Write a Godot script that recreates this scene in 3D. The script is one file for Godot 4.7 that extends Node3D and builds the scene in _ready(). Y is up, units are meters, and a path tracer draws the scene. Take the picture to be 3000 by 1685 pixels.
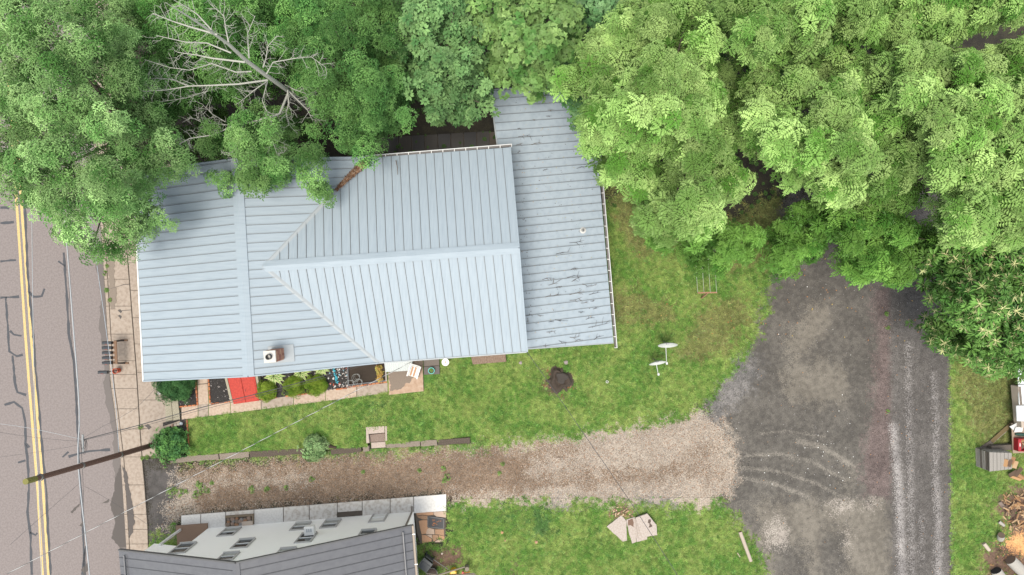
extends Node3D
# A small-town house lot seen from the air: y up, metres, north is -z.
# at(u, v, h): plan survey of the lot (50 units to the metre on the ground, measured from the point under the eye) to metres, for a point that stands h above the street.
const EYE_H := 40.0
const SURVEY := 2000.0
var rng := RandomNumberGenerator.new()
var used := {}
var M := {}
var ground_tex: ImageTexture
var ground_img: Image
var class_map := PackedByteArray()
const GX := 36.0
const GZ := 21.0
const IW := 2048
const IH := 1195

class MB:
	var v := PackedVector3Array()
	var n := PackedVector3Array()
	var c := PackedColorArray()
	var t := PackedVector2Array()
	var col := Color(1, 1, 1)
	func tri(a: Vector3, b: Vector3, d: Vector3) -> void:
		var nn := (b - a).cross(d - a).normalized()
		v.append_array([a, d, b]); n.append_array([nn, nn, nn]); c.append_array([col, col, col])
		t.append_array([Vector2(a.x, a.z), Vector2(d.x, d.z), Vector2(b.x, b.z)])
	func tric(a: Vector3, b: Vector3, d: Vector3, ca: Color, cb: Color, cd: Color) -> void:
		var nn := (b - a).cross(d - a).normalized()
		v.append_array([a, d, b]); n.append_array([nn, nn, nn]); c.append_array([ca, cd, cb])
		t.append_array([Vector2(a.x, a.z), Vector2(d.x, d.z), Vector2(b.x, b.z)])
	func quad(a: Vector3, b: Vector3, d: Vector3, e: Vector3) -> void:
		tri(a, b, d); tri(a, d, e)
	func smooth(a: Vector3, b: Vector3, d: Vector3, na: Vector3, nb: Vector3, nd: Vector3) -> void:
		v.append_array([a, d, b]); n.append_array([na, nd, nb]); c.append_array([col, col, col])
		t.append_array([Vector2(a.x, a.z), Vector2(d.x, d.z), Vector2(b.x, b.z)])
	func box(o: Vector3, x: Vector3, y: Vector3, z: Vector3, bev := 0.0) -> void:
		# o centre; x, y, z half axes; chamfered by bev
		if bev <= 0.0:
			var p = [o - x - y - z, o + x - y - z, o + x + y - z, o - x + y - z, o - x - y + z, o + x - y + z, o + x + y + z, o - x + y + z]
			for f in [[0, 3, 2, 1], [4, 5, 6, 7], [0, 1, 5, 4], [3, 7, 6, 2], [0, 4, 7, 3], [1, 2, 6, 5]]:
				quad(p[f[0]], p[f[1]], p[f[2]], p[f[3]])
			return
		var ax = [x, y, z]
		var ln = [x.length(), y.length(), z.length()]
		var inn = []
		for i in 3: inn.append(ax[i] * maxf(0.02, (ln[i] - bev) / ln[i]))
		for i in 3:
			for s in [-1.0, 1.0]:
				var j = (i + 1) % 3
				var k = (i + 2) % 3
				var m = o + ax[i] * s
				if s > 0: quad(m - inn[j] - inn[k], m + inn[j] - inn[k], m + inn[j] + inn[k], m - inn[j] + inn[k])
				else: quad(m - inn[j] - inn[k], m - inn[j] + inn[k], m + inn[j] + inn[k], m + inn[j] - inn[k])
		for i in 3:
			var j = (i + 1) % 3
			var k = (i + 2) % 3
			for s in [-1.0, 1.0]:
				for w in [-1.0, 1.0]:
					var p0 = o + ax[i] * s + inn[j] * w
					var p1 = o + inn[i] * s + ax[j] * w
					if s * w > 0: quad(p0 - inn[k], p1 - inn[k], p1 + inn[k], p0 + inn[k])
					else: quad(p0 - inn[k], p0 + inn[k], p1 + inn[k], p1 - inn[k])
		for s in [-1.0, 1.0]:
			for w in [-1.0, 1.0]:
				for q in [-1.0, 1.0]:
					var p0 = o + x * s + inn[1] * w + inn[2] * q
					var p1 = o + inn[0] * s + y * w + inn[2] * q
					var p2 = o + inn[0] * s + inn[1] * w + z * q
					if s * w * q > 0: tri(p0, p1, p2)
					else: tri(p0, p2, p1)
	func aabox(a: Vector3, b: Vector3, bev := 0.0) -> void:
		var h = (b - a) * 0.5
		box((a + b) * 0.5, Vector3(h.x, 0, 0), Vector3(0, h.y, 0), Vector3(0, 0, h.z), bev)
	func beam(a: Vector3, b: Vector3, w: float, hgt: float, bev := 0.0, up := Vector3.UP) -> void:
		var d = b - a
		var side = d.cross(up).normalized()
		if side.length() < 0.5: side = Vector3.RIGHT
		var upv = side.cross(d).normalized()
		box((a + b) * 0.5, d * 0.5, upv * hgt * 0.5, side * w * 0.5, bev)
	func tube(pts: Array, radii: Array, sides := 6, caps := true) -> void:
		var rings = []
		var frames = []
		var ref = Vector3.UP
		for i in pts.size():
			var d: Vector3 = (pts[mini(i + 1, pts.size() - 1)] - pts[maxi(i - 1, 0)]).normalized()
			if absf(d.dot(ref)) > 0.95: ref = Vector3(0.9, 0.1, 0.4).normalized()
			var s = d.cross(ref).normalized()
			var u = s.cross(d).normalized()
			var ring = []
			var fr = []
			for k in sides:
				var a = TAU * k / sides
				var nn = s * cos(a) + u * sin(a)
				fr.append(nn); ring.append(pts[i] + nn * radii[i])
			rings.append(ring); frames.append(fr)
		for i in pts.size() - 1:
			for k in sides:
				var k2 = (k + 1) % sides
				smooth(rings[i][k], rings[i + 1][k2], rings[i][k2], frames[i][k], frames[i + 1][k2], frames[i][k2])
				smooth(rings[i][k], rings[i + 1][k], rings[i + 1][k2], frames[i][k], frames[i + 1][k], frames[i + 1][k2])
		if caps:
			var e = pts.size() - 1
			for k in range(1, sides - 1):
				tri(rings[0][0], rings[0][k], rings[0][k + 1])
				tri(rings[e][0], rings[e][k + 1], rings[e][k])
	func lathe(o: Vector3, prof: Array, sides := 16, wob := 0.0, seed_ := 0.0) -> void:
		# prof: [radius, height] pairs from the bottom up; flat shaded between rows
		for i in prof.size() - 1:
			for k in sides:
				var p = []
				for q in [[i, k], [i, k + 1], [i + 1, k + 1], [i + 1, k]]:
					var a = TAU * (q[1] % sides) / sides
					var r = prof[q[0]][0] * (1.0 + wob * sin(a * 3.0 + seed_) + wob * 0.6 * sin(a * 5.0 + seed_ * 2.3))
					p.append(o + Vector3(cos(a) * r, prof[q[0]][1], -sin(a) * r))
				if prof[i][0] > 0.0001: tri(p[0], p[1], p[2])
				if prof[i + 1][0] > 0.0001: tri(p[0], p[2], p[3])
	func slab(poly: PackedVector2Array, top: Callable, thick: float, bev := 0.0) -> void:
		# poly in plan; top(x, z) gives the height of its upper face
		var pts = poly
		if Geometry2D.is_polygon_clockwise(pts): pts = pts.duplicate(); pts.reverse()
		var inner = pts
		if bev > 0.0:
			var off = Geometry2D.offset_polygon(pts, -bev, Geometry2D.JOIN_MITER)
			if off.size() == 1 and off[0].size() == pts.size():
				inner = off[0]
				if Geometry2D.is_polygon_clockwise(inner): inner.reverse()
				# match start
				var bi = 0
				for i in inner.size():
					if inner[i].distance_squared_to(pts[0]) < inner[bi].distance_squared_to(pts[0]): bi = i
				var re = PackedVector2Array()
				for i in inner.size(): re.append(inner[(bi + i) % inner.size()])
				inner = re
		var ids = Geometry2D.triangulate_polygon(inner)
		var P = func(q: Vector2, dy: float): return Vector3(q.x, top.call(q.x, q.y) + dy, q.y)
		for i in range(0, ids.size(), 3):
			var a = P.call(inner[ids[i]], 0.0)
			var b = P.call(inner[ids[i + 1]], 0.0)
			var d = P.call(inner[ids[i + 2]], 0.0)
			if (b - a).cross(d - a).y > 0: tri(a, b, d)
			else: tri(a, d, b)
		for i in pts.size():
			var j = (i + 1) % pts.size()
			if inner != pts:
				_wall(P.call(inner[i], 0.0), P.call(inner[j], 0.0), P.call(pts[j], -bev), P.call(pts[i], -bev), pts, i)
			_wall(P.call(pts[i], -bev if inner != pts else 0.0), P.call(pts[j], -bev if inner != pts else 0.0), P.call(pts[j], -thick), P.call(pts[i], -thick), pts, i)
	func _wall(a: Vector3, b: Vector3, d: Vector3, e: Vector3, pts: PackedVector2Array, i: int) -> void:
		var j = (i + 1) % pts.size()
		var dir = pts[j] - pts[i]
		var out = Vector3(dir.y, 0, -dir.x)
		if (b - a).cross(d - a).dot(out) > 0: quad(a, b, d, e)
		else: quad(a, e, d, b)
	func mesh() -> ArrayMesh:
		var arr = []
		arr.resize(Mesh.ARRAY_MAX)
		arr[Mesh.ARRAY_VERTEX] = v; arr[Mesh.ARRAY_NORMAL] = n; arr[Mesh.ARRAY_COLOR] = c; arr[Mesh.ARRAY_TEX_UV] = t
		var m := ArrayMesh.new()
		m.add_surface_from_arrays(Mesh.PRIMITIVE_TRIANGLES, arr)
		return m

func at(u: float, v: float, h := 0.0) -> Vector3:
	return Vector3((u - 1500.0) * (EYE_H - h) / SURVEY, h, (v - 842.5) * (EYE_H - h) / SURVEY)
func plan(a: Array, h := 0.0) -> PackedVector2Array:
	var o := PackedVector2Array()
	for i in range(0, a.size(), 2):
		var p := at(a[i], a[i + 1], h)
		o.append(Vector2(p.x, p.z))
	return o
func flat(y: float) -> Callable:
	return func(_x, _z): return y
func lin(r: float, g: float, b: float) -> Color:   # a real-world base colour, linear
	return Color(r, g, b).linear_to_srgb()
func numbered(called: String) -> String:
	if not used.has(called):
		used[called] = 0
		return called
	used[called] += 1
	return "%s_%03d" % [called, used[called]]
func tag(o: Node, label := "", category := "", group := "", kind := "") -> Node:
	if label: o.set_meta("label", label)
	if category: o.set_meta("category", category)
	if group: o.set_meta("group", group)
	if kind: o.set_meta("kind", kind)
	return o
func thing(called: String, label: String, category: String, where := Vector3.ZERO, group := "") -> Node3D:
	var o := Node3D.new()
	o.name = numbered(called)
	add_child(o)
	o.position = where
	tag(o, label, category, group)
	return o
func part(parent: Node, called: String, mesh: Mesh, mat: Material, where := Vector3.ZERO) -> MeshInstance3D:
	var o := MeshInstance3D.new()
	o.name = called if parent != self else numbered(called)
	o.mesh = mesh
	o.material_override = mat
	parent.add_child(o, true)
	o.position = where
	return o
func setting(called: String, mesh: Mesh, mat: Material) -> MeshInstance3D:
	var o := part(self, called, mesh, mat)
	o.set_meta("kind", "structure")
	return o
func copy(o: Node3D, where: Vector3, turn := 0.0) -> Node3D:
	var c: Node3D = o.duplicate()
	c.name = numbered(String(o.name).trim_suffix("_" + String(o.name).get_slice("_", String(o.name).get_slice_count("_") - 1)) if String(o.name).right(3).is_valid_int() else String(o.name))
	add_child(c)
	c.position = where
	c.rotation.y = turn
	return c
func noise_tex(freq: float, cols: Array, size := 512, oct := 4, sd := 1) -> NoiseTexture2D:
	var f := FastNoiseLite.new()
	f.noise_type = FastNoiseLite.TYPE_SIMPLEX
	f.frequency = freq
	f.fractal_octaves = oct
	f.seed = sd
	var t := NoiseTexture2D.new()
	t.width = size; t.height = size; t.seamless = true; t.noise = f
	var g := Gradient.new()
	var offs := PackedFloat32Array()
	var cc := PackedColorArray()
	for i in cols.size():
		offs.append(float(i) / maxi(1, cols.size() - 1)); cc.append(cols[i])
	g.offsets = offs; g.colors = cc
	t.color_ramp = g
	return t
func mat(col: Color, rough := 0.8, metal := 0.0, vc := false) -> StandardMaterial3D:
	var m := StandardMaterial3D.new()
	m.albedo_color = col
	m.roughness = rough
	m.metallic = metal
	m.vertex_color_use_as_albedo = vc
	return m
func grained(cols: Array, freq: float, metres: float, rough := 0.85, bump := 0.0, oct := 4, sd := 1) -> StandardMaterial3D:
	# world triplanar noise material
	var m := StandardMaterial3D.new()
	m.albedo_texture = noise_tex(freq, cols, 512, oct, sd)
	m.uv1_triplanar = true
	m.uv1_world_triplanar = true
	m.uv1_scale = Vector3.ONE / metres
	m.roughness = rough
	if bump > 0.0:
		if not M.has("bump"):
			var f := FastNoiseLite.new()
			f.frequency = 0.05; f.seed = 40; f.fractal_octaves = 4
			M.bump = NoiseTexture2D.new()
			M.bump.width = 512; M.bump.height = 512; M.bump.seamless = true; M.bump.noise = f; M.bump.as_normal_map = true; M.bump.bump_strength = 6.0
		m.normal_enabled = true; m.normal_texture = M.bump; m.normal_scale = bump
	return m
func scatter(parent: Node, called: String, mesh: Mesh, material: Material, xf: Array, cols: Array) -> MultiMeshInstance3D:
	var mm := MultiMesh.new()
	mm.transform_format = MultiMesh.TRANSFORM_3D
	mm.use_colors = true
	mm.mesh = mesh
	mm.instance_count = xf.size()
	for i in xf.size():
		mm.set_instance_transform(i, xf[i])
		mm.set_instance_color(i, cols[i])
	var o := MultiMeshInstance3D.new()
	o.multimesh = mm
	o.material_override = material
	o.name = called if parent != self else numbered(called)
	parent.add_child(o, true)
	return o
func rnd(a: float, b: float) -> float:
	return rng.randf_range(a, b)
func smoothto(a: float, b: float, x: float) -> float:
	return smoothstep(a, b, x)
# ---------------------------------------------------------------- ground
func yard_h(x: float, z: float) -> float:
	var k := 1.0 - smoothstep(-7.5, -1.8, x)
	return 0.02 + 0.33 * k + 0.012 * sin(x * 1.3 + z * 0.7) * k
func fill_class(px: Array, k: int) -> void:
	var poly := plan(px)
	var n := poly.size()
	var sx := IW / (2.0 * GX)
	var sz := IH / (2.0 * GZ)
	var y0 := IH
	var y1 := 0
	for p in poly:
		y0 = mini(y0, int((p.y + GZ) * sz)); y1 = maxi(y1, int((p.y + GZ) * sz) + 1)
	for y in range(maxi(0, y0), mini(IH, y1)):
		var z := (y + 0.5) / sz - GZ
		var xs := []
		for i in n:
			var a := poly[i]
			var b := poly[(i + 1) % n]
			if (a.y > z) != (b.y > z):
				xs.append(a.x + (z - a.y) / (b.y - a.y) * (b.x - a.x))
		xs.sort()
		for i in range(0, xs.size() - 1, 2):
			for x in range(maxi(0, int((xs[i] + GX) * sx)), mini(IW, int((xs[i + 1] + GX) * sx))):
				class_map[y * IW + x] = k
func stroke_class(px: Array, w: float, k: int) -> void:
	for i in range(0, px.size() - 2, 2):
		var a := Vector2(px[i], px[i + 1])
		var b := Vector2(px[i + 2], px[i + 3])
		var s := (b - a).normalized().orthogonal() * w * 0.5
		fill_class([a.x - s.x, a.y - s.y, b.x - s.x, b.y - s.y, b.x + s.x, b.y + s.y, a.x + s.x, a.y + s.y], k)
func noise_bytes(freq: float, sd: int, oct: int) -> PackedByteArray:
	var f := FastNoiseLite.new()
	f.noise_type = FastNoiseLite.TYPE_SIMPLEX
	f.frequency = freq; f.seed = sd; f.fractal_octaves = oct
	var im := f.get_image(IW, IH)
	im.convert(Image.FORMAT_L8)
	return im.get_data()
func paint_ground() -> void:
	class_map.resize(IW * IH)
	class_map.fill(0)
	# 0 wood soil, 1 lawn, 2 dry gravel, 3 wet gravel, 4 dark dirt lot, 5 tan dust, 6 pale bare ground, 7 reddish gravel, 8 alley chip, 9 pale chip, 10 brown dirt, 11 thin brown grass, 12 wet asphalt, 13 sawdust, 14 weedy dark gravel, 15 clover
	fill_class([500, 1000, 2290, 440, 2290, 900, 2180, 1060, 2060, 1190, 1960, 1235, 1700, 1275, 1400, 1318, 500, 1345], 1)
	fill_class([1316, 1472, 2120, 1470, 2190, 1530, 2235, 1620, 2240, 1900, 700, 1900, 700, 1640, 1226, 1598, 1310, 1590], 1)
	fill_class([980, 1488, 1070, 1480, 1070, 1525, 980, 1530], 10)
	fill_class([420, 1540, 540, 1540, 540, 1620, 420, 1640], 1)
	fill_class([2780, 1000, 3400, 1000, 3400, 1900, 2795, 1900], 1)
	fill_class([2790, 1120, 2990, 1090, 3100, 1300, 2900, 1330, 2860, 1280], 11)
	fill_class([2810, 1010, 3400, 1010, 3400, 1160, 2800, 1150], 11)
	fill_class([1770, 420, 2290, 420, 2290, 640, 2240, 780, 2120, 800, 1990, 720, 1860, 760, 1800, 620], 11)
	fill_class([1790, 860, 1850, 840, 1990, 900, 1960, 960, 1860, 930, 1800, 960], 11)
	fill_class([2050, 900, 2180, 860, 2200, 930, 2150, 1010, 2060, 1060, 1980, 1040], 11)
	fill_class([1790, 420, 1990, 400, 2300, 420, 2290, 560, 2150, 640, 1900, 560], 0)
	# gravel drive
	fill_class([505, 1372, 700, 1352, 1380, 1310, 1700, 1272, 1960, 1226, 2070, 1200, 2110, 1216, 2150, 1290, 2166, 1390, 2150, 1440, 2090, 1488, 1700, 1474, 1330, 1478, 1310, 1450, 530, 1512, 520, 1560, 470, 1560], 2)
	fill_class([520, 1372, 800, 1352, 1150, 1328, 1420, 1318, 1560, 1322, 1600, 1340, 1545, 1352, 1545, 1395, 1640, 1405, 1680, 1412, 1560, 1430, 1420, 1442, 1300, 1448, 1000, 1470, 700, 1490, 590, 1500, 560, 1460, 640, 1425, 900, 1415, 960, 1392, 800, 1388, 560, 1402], 3)
	stroke_class([1540, 1328, 1640, 1318, 1700, 1322], 24, 3)
	stroke_class([1550, 1408, 1750, 1402, 1900, 1390, 2010, 1376], 26, 3)
	stroke_class([2000, 1332, 2080, 1318, 2110, 1300], 14, 3)
	stroke_class([2010, 1375, 2080, 1368], 14, 3)
	stroke_class([2060, 1395, 2130, 1402], 14, 3)
	stroke_class([1640, 1362, 1860, 1346, 1960, 1350], 12, 2)
	# dirt lot and alley
	fill_class([2300, 560, 2620, 540, 2620, 1900, 2240, 1900, 2236, 1640, 2200, 1540, 2120, 1475, 2160, 1420, 2166, 1360, 2150, 1290, 2110, 1214, 2060, 1200, 2120, 1110, 2190, 1030, 2225, 950, 2250, 860, 2262, 790, 2290, 700], 4)
	fill_class([2100, 1230, 2060, 1205, 2120, 1120, 2180, 1040, 2240, 1060, 2200, 1150, 2130, 1215], 14)
	fill_class([1600, 1470, 1660, 1466, 1700, 1478, 1620, 1490], 14)
	fill_class([1850, 1464, 1990, 1462, 1960, 1490, 1860, 1482], 14)
	fill_class([2120, 1470, 2230, 1500, 2240, 1640, 2200, 1560], 14)
	for d in [[2340, 900, 2420, 880, 2440, 930, 2380, 960], [2300, 960, 2420, 940, 2400, 1010, 2320, 1020], [2310, 1010, 2360, 1030, 2350, 1130, 2380, 1160, 2320, 1140], [2380, 1040, 2450, 1060, 2470, 1160, 2410, 1140], [2290, 1080, 2480, 1090, 2500, 1150, 2420, 1190, 2300, 1160], [2330, 1120, 2420, 1130, 2380, 1180, 2330, 1170]]:
		fill_class(d, 5)
	stroke_class([2330, 1290, 2400, 1305, 2460, 1340, 2505, 1372], 16, 16)
	stroke_class([2180, 1335, 2290, 1330, 2380, 1352, 2480, 1410], 9, 16)
	stroke_class([2170, 1368, 2300, 1385, 2400, 1420, 2470, 1458], 10, 16)
	stroke_class([2180, 1400, 2280, 1420, 2380, 1462], 11, 16)
	stroke_class([2220, 1272, 2300, 1262, 2420, 1280], 7, 16)
	fill_class([2490, 1360, 2506, 1372, 2495, 1440, 2470, 1455], 5)
	fill_class([2120, 1474, 2260, 1470, 2600, 1462, 2612, 1900, 2240, 1900, 2236, 1640], 5)
	fill_class([2260, 1560, 2360, 1600, 2370, 1700, 2260, 1700], 4)
	fill_class([2410, 1560, 2460, 1540, 2480, 1640, 2470, 1700, 2400, 1700], 4)
	fill_class([2120, 1474, 2200, 1478, 2240, 1560, 2220, 1570], 4)
	for d in [[2265, 1520, 2285, 1510, 2290, 1560, 2305, 1570, 2298, 1605, 2262, 1610, 2252, 1580], [2440, 1475, 2490, 1468, 2488, 1490, 2460, 1500, 2440, 1512], [2535, 1470, 2560, 1474, 2570, 1495, 2540, 1480], [2470, 1560, 2490, 1570, 2485, 1610, 2475, 1600]]:
		fill_class(d, 6)
	fill_class([2560, 850, 2606, 840, 2610, 1460, 2540, 1450, 2530, 1340, 2560, 1200, 2572, 1000], 7)
	fill_class([2606, 560, 2776, 560, 2784, 1100, 2792, 1900, 2618, 1900, 2608, 1000], 8)
	stroke_class([2616, 1240, 2632, 1400, 2640, 1540, 2645, 1760], 19, 9)
	stroke_class([2662, 1000, 2664, 1200, 2668, 1430, 2674, 1760], 7, 9)
	stroke_class([2736, 1090, 2742, 1240, 2742, 1400], 7, 9)
	stroke_class([2742, 1400, 2748, 1500, 2750, 1700], 14, 9)
	stroke_class([2700, 1500, 2702, 1660], 4, 9)
	# bare patches
	fill_class([1590, 1100, 1625, 1080, 1665, 1085, 1690, 1130, 1660, 1150, 1640, 1152, 1600, 1140], 10)
	fill_class([1260, 1610, 1340, 1605, 1370, 1625, 1330, 1665, 1280, 1680, 1250, 1650], 10)
	fill_class([1480, 1650, 1520, 1645, 1530, 1668, 1490, 1672], 10)
	fill_class([2860, 1620, 2900, 1580, 2960, 1600, 3100, 1540, 3100, 1700, 2880, 1700], 10)
	fill_class([2900, 1460, 2960, 1420, 3100, 1400, 3100, 1600, 2950, 1560], 10)
	fill_class([2935, 1565, 3020, 1555, 3020, 1630, 2950, 1620], 13)
	fill_class([1780, 1510, 1800, 1490, 1850, 1490, 1870, 1510, 1830, 1530], 10)
	fill_class([1400, 1310, 1440, 1300, 1450, 1312, 1420, 1318], 10)
	for d in [[1568, 1500, 1600, 1490, 1620, 1530, 1612, 1570, 1575, 1580, 1560, 1545], [1450, 1500, 1490, 1490, 1485, 1520, 1455, 1515], [1500, 1515, 1525, 1510, 1525, 1535, 1505, 1535], [1360, 1500, 1385, 1505, 1375, 1525], [1750, 1560, 1770, 1555, 1765, 1580], [1080, 1180, 1110, 1175, 1120, 1200, 1090, 1205], [860, 1210, 900, 1205, 890, 1225]]:
		fill_class(d, 15)
	fill_class([415, 1335, 515, 1368, 512, 1440, 490, 1500, 480, 1580, 430, 1600], 12)
	var warp := noise_bytes(0.03, 7, 3)
	var warp2 := noise_bytes(0.03, 17, 3)
	var low := noise_bytes(0.012, 3, 4)
	var mid := noise_bytes(0.07, 5, 3)
	var fine := noise_bytes(0.45, 9, 2)
	# two tones per kind of ground (linear base colours), grain, share of grain
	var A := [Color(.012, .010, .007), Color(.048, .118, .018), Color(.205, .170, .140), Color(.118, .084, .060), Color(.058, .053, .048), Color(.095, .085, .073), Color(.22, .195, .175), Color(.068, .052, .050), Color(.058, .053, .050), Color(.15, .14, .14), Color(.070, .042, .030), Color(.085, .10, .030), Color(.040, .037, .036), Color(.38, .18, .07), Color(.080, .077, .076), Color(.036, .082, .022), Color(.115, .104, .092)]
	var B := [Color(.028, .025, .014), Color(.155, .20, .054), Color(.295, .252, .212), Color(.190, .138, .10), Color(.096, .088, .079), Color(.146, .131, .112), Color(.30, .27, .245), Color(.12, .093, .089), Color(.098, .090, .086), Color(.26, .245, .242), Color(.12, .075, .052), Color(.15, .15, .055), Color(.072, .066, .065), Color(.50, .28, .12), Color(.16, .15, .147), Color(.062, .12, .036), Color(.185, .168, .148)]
	var G := [0.9, 0.55, 0.75, 0.85, 0.5, 0.3, 0.2, 0.8, 0.75, 0.5, 0.7, 0.7, 0.3, 0.6, 0.8, 0.5, 0.3]
	var out := PackedByteArray()
	out.resize(IW * IH * 3)
	var done := class_map.duplicate()
	# linear to sRGB table
	var S := PackedByteArray()
	S.resize(1025)
	for i in 1025:
		var c := Color(i / 1024.0, 0, 0).linear_to_srgb().r
		S[i] = clampi(int(c * 255.0 + 0.5), 0, 255)
	var Ar := PackedFloat32Array(); var Ag := PackedFloat32Array(); var Ab := PackedFloat32Array()
	var Dr := PackedFloat32Array(); var Dg := PackedFloat32Array(); var Db := PackedFloat32Array(); var Gg := PackedFloat32Array()
	for i in A.size():
		Ar.append(A[i].r * 1024.0); Ag.append(A[i].g * 1024.0); Ab.append(A[i].b * 1024.0)
		Dr.append((B[i].r - A[i].r) * 1024.0); Dg.append((B[i].g - A[i].g) * 1024.0); Db.append((B[i].b - A[i].b) * 1024.0); Gg.append(G[i])
	var last := IW * IH - 1
	var o := 0
	for y in IH:
		var row := y * IW
		for x in IW:
			var i := row + x
			var f := fine[i]
			var sx := x + (warp[i] - 128) * 0.10 + (f - 128) * 0.14
			var sy := y + (warp2[i] - 128) * 0.10 + (fine[last - i] - 128) * 0.14
			var k: int = class_map[clampi(int(sy), 0, IH - 1) * IW + clampi(int(sx), 0, IW - 1)]
			var raw: int = class_map[i]
			if (raw >= 7 and raw <= 9) or raw == 16 or k == 8 or k == 9 or k == 16: k = class_map[clampi(int(y + (fine[last - i] - 128) * 0.05), 0, IH - 1) * IW + clampi(int(x + (f - 128) * 0.07), 0, IW - 1)]
			done[i] = k
			var t := (low[i] * 0.5 + mid[i] * 0.5) / 255.0
			t = clampf((t - 0.5) * (2.7 if k == 1 else (2.4 if k == 4 or k == 5 else 1.9)) + 0.5, 0.0, 1.0)
			var g := 1.0 + (f / 255.0 - 0.5) * Gg[k] * 1.6
			out[o] = S[clampi(int((Ar[k] + Dr[k] * t) * g), 0, 1024)]
			out[o + 1] = S[clampi(int((Ag[k] + Dg[k] * t) * g), 0, 1024)]
			out[o + 2] = S[clampi(int((Ab[k] + Db[k] * t) * g), 0, 1024)]
			o += 3
	class_map = done
	ground_img = Image.create_from_data(IW, IH, false, Image.FORMAT_RGB8, out)
	ground_tex = ImageTexture.create_from_image(ground_img)
	var m := StandardMaterial3D.new()
	m.albedo_texture = ground_tex
	m.roughness = 0.95
	m.uv1_scale = Vector3(0.5 / GX, 0.5 / GZ, 1)
	m.uv1_offset = Vector3(0.5, 0.5, 0)
	m.texture_repeat = false
	M.ground = m
func class_at(x: float, z: float) -> int:
	var ix := int((x + GX) / (2.0 * GX) * IW)
	var iy := int((z + GZ) / (2.0 * GZ) * IH)
	if ix < 0 or iy < 0 or ix >= IW or iy >= IH: return 255
	return class_map[iy * IW + ix]
func soil_at(x: float, z: float) -> Color:
	return ground_img.get_pixel(clampi(int((x + GX) / (2.0 * GX) * IW), 0, IW - 1), clampi(int((z + GZ) / (2.0 * GZ) * IH), 0, IH - 1)).srgb_to_linear()
func sheet_mesh(poly: PackedVector2Array, top: Callable, cell: float) -> ArrayMesh:
	var mb := MB.new()
	var lo := poly[0]
	var hi := poly[0]
	for p in poly:
		lo = lo.min(p); hi = hi.max(p)
	var x := lo.x
	while x < hi.x:
		var z := lo.y
		while z < hi.y:
			for q in Geometry2D.intersect_polygons(poly, PackedVector2Array([Vector2(x, z), Vector2(x + cell, z), Vector2(x + cell, z + cell), Vector2(x, z + cell)])):
				var ids := Geometry2D.triangulate_polygon(q)
				for i in range(0, ids.size(), 3):
					var p := []
					for j in 3: p.append(Vector3(q[ids[i + j]].x, top.call(q[ids[i + j]].x, q[ids[i + j]].y), q[ids[i + j]].y))
					if (p[1] - p[0]).cross(p[2] - p[0]).y > 0: mb.tri(p[0], p[1], p[2])
					else: mb.tri(p[0], p[2], p[1])
			z += cell
		x += cell
	return mb.mesh()
func ribbon(pts: Array, w: float, y: float, jit := 0.0) -> ArrayMesh:
	# a flat painted or poured strip along plan points
	var mb := MB.new()
	var fine := []
	for i in pts.size() - 1:
		var steps := maxi(1, int(pts[i].distance_to(pts[i + 1]) / (0.25 if jit > 0 else 4.0)))
		for k in steps: fine.append(pts[i].lerp(pts[i + 1], float(k) / steps))
	fine.append(pts[pts.size() - 1])
	var L := []
	var R := []
	for i in fine.size():
		var d: Vector2 = (fine[mini(i + 1, fine.size() - 1)] - fine[maxi(i - 1, 0)]).normalized().orthogonal()
		var e := w * 0.5 * (1.0 + rnd(-jit, jit))
		var off := rnd(-jit, jit) * w * 0.3
		L.append(fine[i] + d * (e + off)); R.append(fine[i] - d * (e - off))
	for i in fine.size() - 1:
		var q := [Vector3(L[i].x, y, L[i].y), Vector3(L[i + 1].x, y, L[i + 1].y), Vector3(R[i + 1].x, y, R[i + 1].y), Vector3(R[i].x, y, R[i].y)]
		if (q[1] - q[0]).cross(q[2] - q[0]).y > 0: mb.quad(q[0], q[1], q[2], q[3])
		else: mb.quad(q[0], q[3], q[2], q[1])
	return mb.mesh()
func rough(px: Array, amp: float) -> Array:
	# an outline with chipped, uneven edges
	var o := []
	for i in range(0, px.size(), 2):
		var a := Vector2(px[i], px[i + 1])
		var b := Vector2(px[(i + 2) % px.size()], px[(i + 3) % px.size()])
		var n := maxi(1, int(a.distance_to(b) / 9.0))
		for k in n:
			var p := a.lerp(b, float(k) / n) + (b - a).normalized().orthogonal() * rnd(-amp, amp)
			o.append_array([p.x, p.y])
	return o
func pv(a: Array, h := 0.0) -> Array:
	var o := []
	for p in plan(a, h): o.append(p)
	return o
func ragged(px: Array, y: float, amp: float, sd: int) -> ArrayMesh:
	# a low film or patch with an uneven outline
	var poly := plan(px, y)
	var f := FastNoiseLite.new()
	f.seed = sd; f.frequency = 1.6; f.fractal_octaves = 3
	var out := PackedVector2Array()
	for i in poly.size():
		var a := poly[i]
		var b := poly[(i + 1) % poly.size()]
		var st := maxi(1, int(a.distance_to(b) / 0.08))
		for k in st:
			var p := a.lerp(b, float(k) / st)
			out.append(p + (b - a).normalized().orthogonal() * f.get_noise_2d(p.x * 2.0, p.y * 2.0) * amp)
	var mb := MB.new()
	var ids := Geometry2D.triangulate_polygon(out)
	if ids.size() == 0:
		return ragged(px, y, amp * 0.5, sd) if amp > 0.004 else MB.new().mesh()
	for i in range(0, ids.size(), 3):
		var p := []
		for j in 3: p.append(Vector3(out[ids[i + j]].x, y, out[ids[i + j]].y))
		if (p[1] - p[0]).cross(p[2] - p[0]).y > 0: mb.tri(p[0], p[1], p[2])
		else: mb.tri(p[0], p[2], p[1])
	return mb.mesh()

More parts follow.
